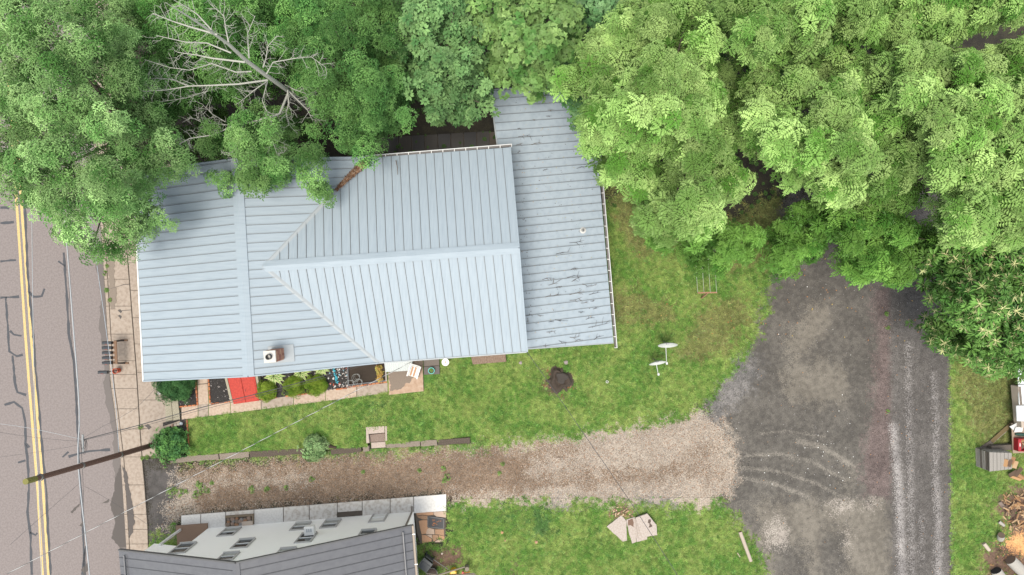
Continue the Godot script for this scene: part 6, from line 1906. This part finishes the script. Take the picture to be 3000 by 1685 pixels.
	part(sl, "rounded_end", mb.mesh(), mat(lin(0.5328, 0.3256, 0.0222), 0.45))
	var tr := thing("toy_spade", "small red plastic toy spade in the grass by the wooden play frame", "toy", at(1356, 1674, 0.05))
	mb = MB.new()
	mb.box(Vector3(0, 0.3, 0), Vector3(0.05, 0, 0.02), Vector3(0, 0.02, 0), Vector3(-0.03, 0, 0.11), 0.01)
	part(tr, "blade", mb.mesh(), mat(lin(0.518, 0.0148, 0.0222), 0.4))
	mb = MB.new()
	mb.tube([Vector3(0, 0.3, 0.0), Vector3(0.32, 0.1, 0.02), Vector3(0.42, 0.02, 0.01)], [0.015, 0.015, 0.02], 6)
	part(tr, "handle", mb.mesh(), mat(lin(0.518, 0.0148, 0.0222), 0.4))
	log_piece("fallen_stick", "thin grey stick lying between the bin and the yellow slide", at(1268, 1638, 0.06), at(1316, 1670, 0.06), 0.018, mat(lin(0.2072, 0.1998, 0.1924), 0.8), mat(lin(0.296, 0.222, 0.148), 0.9), "", "stick")
	for q in [[1471, 1560, .09, lin(0.333, 0.1998, 0.1036)], [1571, 1588, .10, lin(0.296, 0.1776, 0.111)], [1480, 1584, .05, lin(0.296, 0.185, 0.111)], [1295, 1622, .06, lin(0.444, 0.37, 0.333)]]:
		mb = MB.new()
		mb.lathe(Vector3.ZERO, [[0.0, -0.04], [q[2], -0.01], [q[2] * 0.9, q[2] * 0.5], [q[2] * 0.4, q[2] * 0.8], [0.0, q[2] * 0.82]], 9, 0.12, q[0])
		tag(part(self, "sandstone", mb.mesh(), mat(q[3], 0.9), at(q[0], q[1], 0.05)), "rounded orange-brown stone lying in the clover lawn", "stone", "brown stones in the clover lawn")
func build_woodyard() -> void:
	var grey := grained([lin(0.1258, 0.1147, 0.1036), lin(0.222, 0.2072, 0.1924), lin(0.296, 0.2812, 0.2664)], 0.06, 0.5, 0.9, 0.3)
	var dark := grained([lin(0.037, 0.0311, 0.0266), lin(0.0888, 0.074, 0.0629), lin(0.1776, 0.1554, 0.1406)], 0.06, 0.5, 0.95, 0.4)
	var split := [grained([lin(0.3108, 0.1628, 0.074), lin(0.3996, 0.2442, 0.1258)], 0.05, 0.4, 0.85), grained([lin(0.3552, 0.2294, 0.1258), lin(0.444, 0.3182, 0.1998)], 0.05, 0.4, 0.85), mat(lin(0.1184, 0.0777, 0.0555), 0.9), grained([lin(0.222, 0.111, 0.0518), lin(0.3108, 0.185, 0.0962)], 0.05, 0.4, 0.85)]
	# white panels on a trailer bed
	var tr := thing("panel_stack", "white panels laid on a timber frame beside the firewood", "panel stack")
	tag(tr, "white metal panels laid on a timber frame beside the alley grass", "panels")
	var mb := MB.new()
	mb.beam(at(2976, 1130, 0.7), at(2986, 1250, 0.7), 0.16, 0.6, 0.01)
	part(tr, "side_board", mb.mesh(), mat(lin(0.3404, 0.2886, 0.2442), 0.85))
	for q in [[2981, 1060, 3080, 1050, 3085, 1120, 2984, 1126, 0.95], [2984, 1128, 3085, 1122, 3090, 1184, 2986, 1186, 1.0], [2978, 1189, 3090, 1186, 3090, 1238, 2980, 1234, 1.1]]:
		mb = MB.new()
		mb.slab(plan([q[0], q[1], q[2], q[3], q[4], q[5], q[6], q[7]], q[8]), flat(q[8]), 0.06, 0.006)
		part(tr, "panel", mb.mesh(), mat(lin(0.4884, 0.5106, 0.5328), 0.4))
	for q in [[2992, 1140], [2994, 1230], [3070, 1140], [3070, 1230]]:
		mb = MB.new()
		mb.beam(at(q[0], q[1], 0.0), at(q[0] + 8, q[1] + 2, 0.95), 0.1, 0.1, 0.01, Vector3.RIGHT)
		part(tr, "post", mb.mesh(), grey)
	for q in [[2958, 1250, 2978, 1238, 2986, 1250, 2972, 1262, 0.6, "crumpled white card lying beside the red crate"], [2976, 1252, 2996, 1250, 2996, 1266, 2974, 1268, 0.66, "flat white card leaning on the dark green sack"]]:
		mb = MB.new()
		mb.slab(plan([q[0], q[1], q[2], q[3], q[4], q[5], q[6], q[7]], q[8]), plane_h(at(q[0], q[1], q[8]), at(q[2], q[3], q[8] + 0.06), at(q[4], q[5], q[8] - 0.02)), 0.02, 0.003)
		tag(part(self, "card_sheet", mb.mesh(), mat(lin(0.444, 0.444, 0.444), 0.7)), q[9], "card")
	var sk := thing("sack", "dark green plastic sack squeezed behind the red crate", "sack")
	mb = MB.new()
	mb.tube([at(2974, 1272, 0.55), at(2986, 1273, 0.58), at(3010, 1274, 0.56)], [0.05, 0.09, 0.08], 8)
	part(sk, "bag", mb.mesh(), mat(lin(0.0089, 0.0444, 0.0333), 0.5))
	var tbl := thing("work_bench", "low timber bench carrying the red crate and cards", "bench")
	mb = MB.new()
	mb.slab(plan([2964, 1240, 3060, 1236, 3062, 1326, 2968, 1328], 0.5), flat(0.5), 0.06, 0.01)
	part(tbl, "top", mb.mesh(), mat(lin(0.2516, 0.1924, 0.148), 0.9))
	for q in [[2972, 1250], [2974, 1318], [3050, 1250], [3050, 1318]]:
		mb = MB.new()
		mb.beam(at(q[0] - 10, q[1] - 4, 0.0), at(q[0], q[1], 0.46), 0.09, 0.09, 0.01, Vector3.RIGHT)
		part(tbl, "leg", mb.mesh(), grey)
	var cr := thing("red_crate", "red plastic crate full of firewood on the low bench", "crate", at(2990, 1300, 0.5))
	var redp := mat(lin(0.2664, 0.0111, 0.0185), 0.45)
	for b in [[-0.42, -0.36, 0.42, -0.32], [-0.42, 0.32, 0.42, 0.36], [-0.42, -0.32, -0.24, 0.32], [0.38, -0.32, 0.42, 0.32]]:
		mb = MB.new()
		mb.aabox(Vector3(b[0], 0.0, b[1]), Vector3(b[2], 0.4, b[3]), 0.015)
		part(cr, "crate_wall", mb.mesh(), redp)
	mb = MB.new()
	mb.aabox(Vector3(-0.24, 0.0, -0.32), Vector3(0.38, 0.03, 0.32))
	part(cr, "crate_floor", mb.mesh(), redp)
	mb = MB.new()
	mb.box(Vector3(-0.33, 0.404, -0.02), Vector3(0.02, 0, 0), Vector3(0, 0.003, 0), Vector3(0, 0, 0.09))
	part(cr, "white_label", mb.mesh(), M.white)
	for q in [[2994, 1292, 0.9, 0, 0.3], [2998, 1306, 0.85, 2, 1.0], [2990, 1312, 0.8, 2, 0.7], [3006, 1300, 0.86, 1, 0.2]]:
		split_log(at(q[0], q[1], q[2] - 0.05), 0.4, 0.09, q[4], split[q[3]], "split log sitting in the red crate", "split logs in the red crate")
	# slatted bin with logs on top
	var bx := thing("slatted_crate", "grey weathered slatted timber crate with firewood on its lid", "crate", at(2905, 1350, 0.0))
	var o := bx.position
	for k in 6:
		mb = MB.new()
		var u := 2899.0 + k * 11.0
		mb.slab(plan([u, 1325 + k * 0.4, u + 10.2, 1325.4 + k * 0.4, u + 10.8, 1380 - k * 1.2, u + 0.6, 1382 - k * 1.2], 1.25), flat(1.25 + rnd(0, 0.012)), 0.05, 0.006)
		var p := part(bx, "lid_board", mb.mesh(), grey)
		p.position = -o
	for k in 8:
		for w in [[2898, 1326, 2900, 1381], [2900, 1326, 2962, 1326], [2901, 1379, 2963, 1373]]:
			mb = MB.new()
			var y := 0.07 + k * 0.148
			var a0 := at(w[0], w[1], 1.2)
			var a1 := at(w[2], w[3], 1.2)
			mb.beam(Vector3(a0.x, y, a0.z) + Vector3(rnd(-.02, .02), 0, 0), Vector3(a1.x, y, a1.z), 0.035, 0.115, 0.006)
			var p := part(bx, "side_slat", mb.mesh(), grey if rng.randf() < 0.4 else dark)
			p.position = -o
	for q in [[2948, 1357, 0.15, 0, 1.4], [2960, 1358, 0.15, 2, 1.2], [2968, 1350, 0.16, 3, 1.2], [2976, 1362, 0.17, 1, 1.3]]:
		split_log(at(q[0], q[1], 1.25 + 0.06), 0.42, q[2] * 0.65, q[4], split[q[3]], "split firewood log lying on the grey slatted crate", "split logs on the crate lid")
	for q in [[2972, 1388, 0.35, 0.5, 2], [2985, 1384, 0.42, 0.9, 2], [2990, 1395, 0.3, 2.6, 3], [2978, 1400, 0.2, 2.8, 0]]:
		split_log(at(q[0], q[1], q[2]), 0.6, 0.11, q[3], split[q[4]], "split log stacked on the ground behind the grey crate", "split logs behind the crate")
	# plank and sticks on the grass
	var pk := thing("plank", "dark rotten plank lying in the grass before the panels", "plank")
	mb = MB.new()
	mb.beam(at(2873, 1314, 0.08), at(2905, 1294, 0.10), 0.2, 0.05, 0.01)
	part(pk, "board", mb.mesh(), dark)
	mb = MB.new()
	mb.beam(at(2905, 1294, 0.10), at(2972, 1234, 0.16), 0.24, 0.05, 0.01)
	part(pk, "board", mb.mesh(), grained([lin(0.074, 0.0518, 0.0222), lin(0.148, 0.111, 0.0518)], 0.05, 0.6, 0.9))
	log_piece("fallen_stick", "thin grey stick lying beside the rotten plank", at(2904, 1302, 0.05), at(2948, 1264, 0.06), 0.03, grey, grey, "", "stick")
	mb = MB.new()
	mb.beam(at(2898, 1312, 0.2), at(2960, 1308, 0.2), 0.3, 0.4, 0.01)
	tag(part(self, "timber_baulk", mb.mesh(), dark), "blackened timber baulk behind the grey slatted crate", "timber")
	# heap of split kindling
	for k in 130:
		var t := rng.randf()
		var q := at(2935 + rng.randf() * 110, 1442 + rng.randf() * 105, 0.0)
		var u := (q.x - at(2990, 0).x) / 1.4
		var v := (q.z - at(0, 1495).z) / 1.2
		var hh := 0.05 + 0.35 * maxf(0.0, 1.0 - (u * u + v * v) * 0.6)
		if u * u + v * v > 1.15: continue
		split_log(q + Vector3(0, hh * t, 0), rnd(0.18, 0.42), rnd(0.025, 0.05), rng.randf() * TAU, split[[0, 1, 1, 3, 2][k % 5]], "split kindling stick on the heap beside the chopping logs", "kindling sticks on the heap", rnd(-0.35, 0.35))
	var wb := grained([lin(0.1628, 0.148, 0.1332), lin(0.296, 0.2812, 0.259), lin(0.407, 0.3922, 0.37)], 0.05, 0.4, 0.95, 0.35)
	var cf := grained([lin(0.0444, 0.0333, 0.0259), lin(0.1036, 0.074, 0.0555), lin(0.1628, 0.1184, 0.0888)], 0.05, 0.4, 0.95, 0.2)
	var cp := mat(lin(0.3256, 0.2664, 0.2146), 0.9)
	log_piece("chopping_log", "short upright birch log with a dark top near the kindling", at(2930, 1578, 0.0), at(2934, 1568, 0.42), 0.19, wb, cf)
	log_piece("chopping_log", "small pale birch log tipped over in the grass beside the sawdust", at(2882, 1592, 0.11), at(2898, 1612, 0.11), 0.11, grained([lin(0.3108, 0.259, 0.2146), lin(0.4144, 0.3626, 0.3108)], 0.05, 0.4, 0.9), cp)
	log_piece("chopping_log", "small birch log leaning by the kindling heap", at(2926, 1528, 0.1), at(2942, 1540, 0.12), 0.09, wb, cf)
	log_piece("big_log", "thick sawn log with a brown cut end at the woodyard edge", at(2960, 1640, 0.30), at(3010, 1690, 0.30), 0.32, wb, grained([lin(0.0888, 0.0592, 0.0444), lin(0.1776, 0.1332, 0.111)], 0.06, 0.5, 0.9))
	log_piece("big_log", "thick sawn log with a blackened cut end at the woodyard edge", at(2918, 1672, 0.28), at(2950, 1720, 0.28), 0.30, wb, mat(lin(0.0148, 0.0148, 0.0163), 0.9))
	split_log(at(2937, 1480, 0.08), 0.5, 0.12, 2.3, grained([lin(0.148, 0.111, 0.0962), lin(0.2072, 0.1628, 0.1406)], 0.05, 0.5, 0.9), "grey-brown split billet lying at the edge of the kindling", "")
	split_log(at(2906, 1656, 0.05), 0.25, 0.05, 2.8, split[3], "reddish split stick lying in front of the blackened log", "")
func split_log(where: Vector3, l: float, r: float, turn: float, m: Material, label: String, group: String, pitch := 0.0) -> void:
	var mb := MB.new()
	var p := []
	for e in [-1.0, 1.0]:
		for q in [Vector2(-1.0, -0.6), Vector2(0.1, -0.9), Vector2(1.0, -0.4), Vector2(0.3, 0.8)]:
			p.append(Vector3(e * l * 0.5, q.y * r * rnd(0.85, 1.15), q.x * r * rnd(0.85, 1.15)))
	for i in 4:
		var j := (i + 1) % 4
		mb.quad(p[i], p[4 + i], p[4 + j], p[j])
	mb.quad(p[0], p[1], p[2], p[3]); mb.quad(p[7], p[6], p[5], p[4])
	for i in mb.v.size() / 3:
		var a := mb.v[i * 3]
		var nn := mb.n[i * 3]
		var mid := (a + mb.v[i * 3 + 1] + mb.v[i * 3 + 2]) / 3.0
		if nn.dot(mid) < 0:
			for q in 3: mb.n[i * 3 + q] = -nn
			var tmp := mb.v[i * 3 + 1]
			mb.v[i * 3 + 1] = mb.v[i * 3 + 2]; mb.v[i * 3 + 2] = tmp
	var o := part(self, "split_log", mb.mesh(), m, where)
	o.rotation = Vector3(0, turn, pitch)
	tag(o, label, "firewood", group)
func build_debris() -> void:
	var fL: Callable = M.lean
	var dk := [mat(lin(0.0333, 0.0222, 0.0178), 0.95), mat(lin(0.0629, 0.0407, 0.0296), 0.95), mat(lin(0.1184, 0.0888, 0.0666), 0.95)]
	# fallen twigs on the lean-to, measured along the seams
	for q in [[1668, 712, 1712, 704], [1628, 745, 1676, 739], [1672, 790, 1694, 786], [1588, 820, 1624, 816], [1606, 836, 1648, 816], [1660, 814, 1708, 808], [1674, 826, 1700, 812], [1706, 832, 1726, 842], [1724, 838, 1750, 832], [1628, 842, 1646, 839], [1597, 870, 1620, 866], [1618, 868, 1644, 863], [1668, 864, 1712, 854], [1668, 880, 1706, 870], [1726, 864, 1762, 856], [1702, 888, 1724, 882], [1730, 882, 1744, 880], [1738, 906, 1756, 902], [1694, 914, 1714, 914], [1542, 924, 1560, 922], [1574, 922, 1592, 924], [1545, 930, 1547, 948], [1625, 936, 1664, 939], [1606, 943, 1622, 943], [1716, 936, 1744, 931], [1724, 960, 1790, 946], [1600, 972, 1628, 968], [1668, 988, 1700, 984], [1636, 997, 1660, 1002], [1684, 1000, 1702, 994], [1740, 996, 1770, 984], [1590, 1012, 1612, 1009], [1512, 430, 1532, 424], [1556, 428, 1586, 420], [1518, 406, 1560, 402], [1516, 382, 1528, 384], [1516, 453, 1524, 446], [1600, 342, 1616, 340], [1690, 493, 1720, 486], [1590, 502, 1606, 498], [1604, 324, 1622, 322], [1560, 354, 1570, 355]]:
		var a := at(q[0], q[1], 3.1)
		var b := at(q[2], q[3], 3.1)
		a.y = fL.call(a.x, a.z) + 0.045; b.y = fL.call(b.x, b.z) + 0.045
		var d := b - a
		var mb := MB.new()
		var s := Vector3(-d.z, 0, d.x) * rnd(-0.12, 0.12)
		mb.tube([Vector3.ZERO, d * 0.4 + s + Vector3(0, 0.02, 0), d], [0.011, 0.010, 0.004], 5, false)
		for k in 3:
			var p := d * rnd(0.2, 0.8) + s * 0.6
			mb.tube([p, p + d * rnd(0.1, 0.25) + Vector3(-d.z, 0, d.x) * rnd(-0.35, 0.35)], [0.008, 0.004], 4, false)
		tag(part(self, "twig", mb.mesh(), dk[rng.randi() % 3], a), "dark broken twig lying on the lean-to roof", "twig", "twigs fallen on the lean-to roof")
	var leaf := MB.new()
	leaf.tri(Vector3(-0.045, 0, 0), Vector3(0.0, 0.008, 0.022), Vector3(0.045, 0, 0)); leaf.tri(Vector3(-0.045, 0, 0), Vector3(0.045, 0, 0), Vector3(0.0, 0.008, -0.022))
	var xf := []
	var cs := []
	# leaf litter caught along the seams and wall
	for k in 420:
		var u: float
		var v: float
		if k < 90:
			u = 1520 + rnd(0, 8) + (k / 90.0) * 30; v = 470 + (k / 90.0) * 450 + rnd(-6, 6)
			if sin(v * 0.12) < 0.2: continue
		else:
			u = rnd(1500, 1740); v = rnd(280, 1000)
		var p := at(u, v, 3.15)
		p.y = fL.call(p.x, p.z) + 0.02
		xf.append(Transform3D(Basis.from_euler(Vector3(rnd(-.2, .2), rng.randf() * TAU, rnd(-.2, .2))).scaled(Vector3.ONE * rnd(0.3, 0.9)), p))
		cs.append([Color(.04, .028, .02), Color(.08, .05, .035), Color(.30, .26, .10), Color(.35, .25, .15)][rng.randi() % 4] if k >= 90 else Color(.05, .032, .024))
	tag(scatter(self, "leaf_litter", leaf.mesh(), mat(Color(1, 1, 1), 0.9, 0, true), xf, cs), "dead leaves and grit scattered over the lean-to roof", "leaf litter", "", "stuff")
	# needles and bark in the valley
	var st := MB.new()
	st.box(Vector3.ZERO, Vector3(0.07, 0, 0), Vector3(0, 0.006, 0), Vector3(0, 0, 0.008))
	xf = []; cs = []
	for k in 1100:
		var t := pow(rng.randf(), 0.8)
		var u := lerpf(984, 1072, t) + rnd(-1, 1) * (3.0 + 11.0 * t)
		var v := lerpf(556, 472, t) + rnd(-1, 1) * (3.0 + 4.0 * t)
		xf.append(Transform3D(Basis.from_euler(Vector3(0, rng.randf() * TAU, rnd(-.3, .3))).scaled(Vector3.ONE * rnd(0.5, 1.3)), at(u, v, 5.78 + (1.0 - t) * 0.42 + rnd(0, 0.06))))
		cs.append([Color(.16, .07, .035), Color(.10, .05, .03), Color(.24, .13, .07), Color(.06, .035, .025), Color(.30, .22, .16)][rng.randi() % 5])
	tag(scatter(self, "valley_litter", st.mesh(), mat(Color(1, 1, 1), 0.95, 0, true), xf, cs), "rusty brown leaf litter packed into the roof valley", "leaf litter", "", "stuff")
	var tw := MB.new()
	var a0 := at(1160, 470, 5.85)
	tw.tube([Vector3.ZERO, at(1164, 490, 6.0) - a0, at(1165, 512, 6.12) - a0], [0.02, 0.02, 0.01], 5)
	tag(part(self, "twig", tw.mesh(), dk[2], a0), "pale bent twig lying on the wing roof", "twig")
func build_grass() -> void:
	# blades and clover over every lawn, stones over the gravel
	var r := RandomNumberGenerator.new()
	r.seed = 8
	var tufts := []
	for s in 2:
		var mb := MB.new()
		for k in 9:
			var a := TAU * k / 9.0 + r.randf_range(-.3, .3)
			var d := Vector3(cos(a), 0, sin(a))
			var w := Vector3(-d.z, 0, d.x) * 0.008
			var l := r.randf_range(0.05, 0.11)
			var t := r.randf_range(0.75, 1.3)
			mb.col = Color(t, t, t)
			var o := d * r.randf_range(0.0, 0.035)
			mb.quad(o - w, o + w, o + d * l * 0.6 + w * 0.8 + Vector3(0, l * 0.5, 0), o + d * l * 0.6 - w * 0.8 + Vector3(0, l * 0.5, 0))
			mb.tri(o + d * l * 0.6 - w * 0.8 + Vector3(0, l * 0.5, 0), o + d * l * 0.6 + w * 0.8 + Vector3(0, l * 0.5, 0), o + d * l * 1.2 + Vector3(0, l * 0.45, 0))
		tufts.append(mb.mesh())
	var clover := simple_spray(7, 0.05, 0.045, 91, false, 0.4)
	var gm := leaf_mat(0.6, 0.35)
	var areas := [["grass", "green mown grass of the house lawn between path and drive", 500, 1000, 2290, 1345, 0], ["grass", "thin grass and clover beside the lean-to", 1760, 420, 2290, 1000, 0], ["grass", "green clover grass of the white house yard", 700, 1455, 2260, 1760, 0], ["grass", "rough grass strip between the alley and the woodyard", 2780, 990, 3150, 1760, 0], ["grass", "scrap of grass beside the porch of the white house", 420, 1530, 545, 1650, 0]]
	for ar in areas:
		var xf := [[], [], []]
		var cs := [[], [], []]
		var n := int((ar[4] - ar[2]) * (ar[5] - ar[3]) / 2500.0 * 150.0)
		for k in n:
			var p := at(r.randf_range(ar[2], ar[4]), r.randf_range(ar[3], ar[5]))
			var c := class_at(p.x, p.z)
			var keep := 1.0 if c == 1 or c == 15 else (0.75 if c == 11 else (0.22 if c == 14 else (0.06 if c == 10 else 0.0)))
			if r.randf() > keep: continue
			var first: bool = ar[2] == 500
			if ar[2] == 1760 and p.z < at(0, 1000).z and p.x < at(1790, 0).x and p.z > 3.2: continue
			if first and (Geometry2D.is_point_in_polygon(Vector2(p.x, p.z), M.noplant) or not Geometry2D.is_point_in_polygon(Vector2(p.x, p.z), M.lawn_poly)): continue
			p.y = (yard_h(p.x, p.z) if ar[4] == 2290 else 0.03)
			var g := soil_at(p.x, p.z)
			var base := Color(.092, .22, .040).lerp(Color(.255, .33, .098), r.randf())
			if c == 11: base = base.lerp(Color(.24, .20, .10), 0.5)
			if c == 15: base = Color(.05, .13, .03)
			var col := base.lerp(Color(g.r * 1.5, g.g * 1.5, g.b * 1.5), 0.72)
			var t := r.randf_range(0.6, 1.4)
			var w := 2 if r.randf() < (0.55 if c == 14 else 0.28) else r.randi() % 2
			if w == 2: col = col.lerp(Color(.20, .36, .11), 0.5)
			xf[w].append(Transform3D(Basis(Vector3.UP, r.randf() * TAU).scaled(Vector3.ONE * r.randf_range(0.7, 1.35)), p))
			cs[w].append(Color(col.r * t, col.g * t, col.b * t))
		for w in 3:
			if xf[w].size(): tag(scatter(self, "grass", tufts[w] if w < 2 else clover, gm, xf[w], cs[w]), ar[1], "grass", "", "stuff")
	# gravel stones
	var sm := MB.new()
	sm.lathe(Vector3.ZERO, [[0.0, -0.01], [0.022, -0.004], [0.02, 0.012], [0.008, 0.02], [0.0, 0.021]], 6, 0.16, 0.4)
	var xf := []
	var cs := []
	for k in 52000:
		var p := at(r.randf_range(470, 2180), r.randf_range(1190, 1580))
		var c := class_at(p.x, p.z)
		if c != 2 and c != 3: continue
		p.y = 0.012
		xf.append(Transform3D(Basis.from_euler(Vector3(r.randf_range(-.5, .5), r.randf() * TAU, 0)).scaled(Vector3(r.randf_range(0.6, 1.5), 1, r.randf_range(0.6, 1.3))), p))
		var t := r.randf_range(0.6, 1.25)
		var col: Color = [Color(.53, .455, .39), Color(.44, .355, .285), Color(.60, .54, .48), Color(.40, .22, .13), Color(.36, .33, .31)][r.randi() % 5]
		if c == 3: col = [Color(.26, .18, .13), Color(.18, .12, .085), Color(.34, .19, .10), Color(.28, .23, .19), Color(.40, .33, .28)][r.randi() % 5]
		cs.append(Color(col.r * t * 0.66, col.g * t * 0.66, col.b * t * 0.66))
	tag(scatter(self, "gravel", sm.mesh(), mat(Color(1, 1, 1), 0.85, 0, true), xf, cs), "loose pinkish-brown stone gravel of the drive", "gravel", "", "stuff")
	xf = []; cs = []
	for k in 26000:
		var p := at(r.randf_range(2060, 2800), r.randf_range(560, 1760))
		var c := class_at(p.x, p.z)
		var keep := 0.0
		if c == 8 or c == 7: keep = 0.8
		elif c == 4 or c == 14: keep = 0.35
		elif c == 9: keep = 0.9
		elif c == 5: keep = 0.12
		if r.randf() > keep: continue
		p.y = 0.022
		xf.append(Transform3D(Basis.from_euler(Vector3(r.randf_range(-.5, .5), r.randf() * TAU, 0)).scaled(Vector3.ONE * r.randf_range(0.45, 1.1)), p))
		var v := r.randf_range(0.03, 0.11) if c != 9 else r.randf_range(0.16, 0.32)
		if r.randf() < 0.12: v = r.randf_range(0.15, 0.3)
		var col := Color(v, v * 0.94, v * 0.95)
		if c == 7: col = Color(v * 1.15, v * 0.85, v * 0.8)
		if r.randf() < 0.02: col = Color(.45, .22, .08)
		cs.append(col)
	tag(scatter(self, "chippings", sm.mesh(), mat(Color(1, 1, 1), 0.8, 0, true), xf, cs), "loose grey stone chippings over the lot and alley", "gravel", "", "stuff")
	xf = []; cs = []
	for q in [[2468, 1157], [2458, 1204], [2490, 1241], [2158, 1255], [2425, 1264], [2397, 1275], [2413, 1302], [2422, 1302], [2435, 1300], [2443, 1300], [2478, 1312], [2397, 1311], [2358, 1312], [2337, 1334], [2410, 1336], [2453, 1350], [2438, 1368], [2457, 1384], [2489, 1399], [2469, 1408], [2230, 1348], [2240, 1385], [2262, 1418], [2360, 1385], [2432, 1421], [2367, 1373], [2430, 1393], [2252, 1335], [2420, 833], [2405, 862], [2365, 840], [2440, 965], [2281, 979], [2492, 1040], [2070, 1283], [2500, 1338], [2412, 1324], [2395, 1292]]:
		xf.append(Transform3D(Basis(Vector3.UP, r.randf() * TAU).scaled(Vector3.ONE * r.randf_range(0.7, 1.4)), at(q[0], q[1], 0.035)))
		cs.append(Color(.58, .60, .61) * r.randf_range(0.8, 1.1))
	for i in xf.size():
		var w := MeshInstance3D.new()
		w.mesh = sm.mesh() if i == 0 else M.white_pebble
		if i == 0: M.white_pebble = w.mesh
		w.material_override = M.white
		w.name = numbered("white_pebble")
		add_child(w)
		w.transform = xf[i]
		tag(w, "whitish pebble lying on the dark gravel lot", "pebble", "white pebbles on the dark lot")
	xf = []; cs = []
	var lf := simple_spray(1, 0.09, 0.05, 3)
	for k in 260:
		var p := at(r.randf_range(1800, 2780), r.randf_range(560, 1000))
		var c := class_at(p.x, p.z)
		if c != 4 and c != 0 and c != 8 and c != 11: continue
		xf.append(Transform3D(Basis(Vector3.UP, r.randf() * TAU), p + Vector3(0, 0.03, 0)))
		cs.append([Color(.38, .16, .05), Color(.42, .30, .08), Color(.28, .14, .06)][r.randi() % 3])
	tag(scatter(self, "leaf_litter", lf, mat(Color(1, 1, 1), 0.8, 0, true), xf, cs), "orange fallen leaves scattered under the grove edge", "leaf litter", "", "stuff")
func _ready() -> void:
	rng.seed = 20250
	var cam := Camera3D.new()
	cam.name = "camera"
	cam.fov = 45.68
	cam.far = 900.0
	cam.near = 0.1
	add_child(cam)
	cam.position = Vector3(0, EYE_H, 0)
	cam.rotation_degrees = Vector3(-90, 0, 0)
	cam.current = true
	var env := Environment.new()
	var sky := Sky.new()
	var sm := ProceduralSkyMaterial.new()
	sm.sky_top_color = Color(0.60, 0.625, 0.652)
	sm.sky_horizon_color = Color(0.98, 0.985, 0.99)
	sm.ground_horizon_color = Color(0.6, 0.62, 0.6)
	sm.ground_bottom_color = Color(0.2, 0.22, 0.18)
	sm.sky_curve = 0.15
	sky.sky_material = sm
	env.background_mode = Environment.BG_SKY
	env.sky = sky
	env.tonemap_mode = Environment.TONE_MAPPER_LINEAR
	env.tonemap_exposure = 3.05
	env.sdfgi_enabled = true
	env.ssao_enabled = true
	env.ssil_enabled = true
	var we := WorldEnvironment.new()
	we.name = "world"
	we.environment = env
	add_child(we)
	var sun := DirectionalLight3D.new()
	sun.name = "sun"
	sun.light_energy = 0.5
	sun.light_color = Color(1.0, 0.97, 0.92)
	sun.light_angular_distance = 28.0
	sun.shadow_enabled = true
	add_child(sun)
	sun.rotation_degrees = Vector3(-74, -30, 0)   # high in the south-west, veiled by thin cloud
	var t0 := Time.get_ticks_msec()
	build_ground()
	print("ground ", Time.get_ticks_msec() - t0)
	build_house()
	build_neighbour()
	print("houses ", Time.get_ticks_msec() - t0)
	build_trees()
	print("trees ", Time.get_ticks_msec() - t0)
	M.leafv = leaf_mat(0.5, 0.3)
	M.noplant = plan([440, 1000, 1300, 980, 1300, 1060, 1240, 1150, 1140, 1160, 1136, 1148, 545, 1226, 556, 1330, 470, 1345], 0.2)
	M.lawn_poly = plan([545, 1040, 1000, 1000, 1560, 840, 1560, 420, 2300, 420, 2300, 860, 2180, 1060, 2060, 1215, 1960, 1245, 1700, 1285, 1392, 1318, 1378, 1284, 1133, 1297, 1131, 1251, 1074, 1255, 1080, 1305, 967, 1312, 890, 1310, 728, 1320, 558, 1332, 546, 1226])
	build_beds()
	build_patio()
	build_wall()
	build_street()
	build_lawn_things()
	build_neighbour_yard()
	build_woodyard()
	build_debris()
	print("yard ", Time.get_ticks_msec() - t0)
	build_grass()
	print("grass ", Time.get_ticks_msec() - t0)
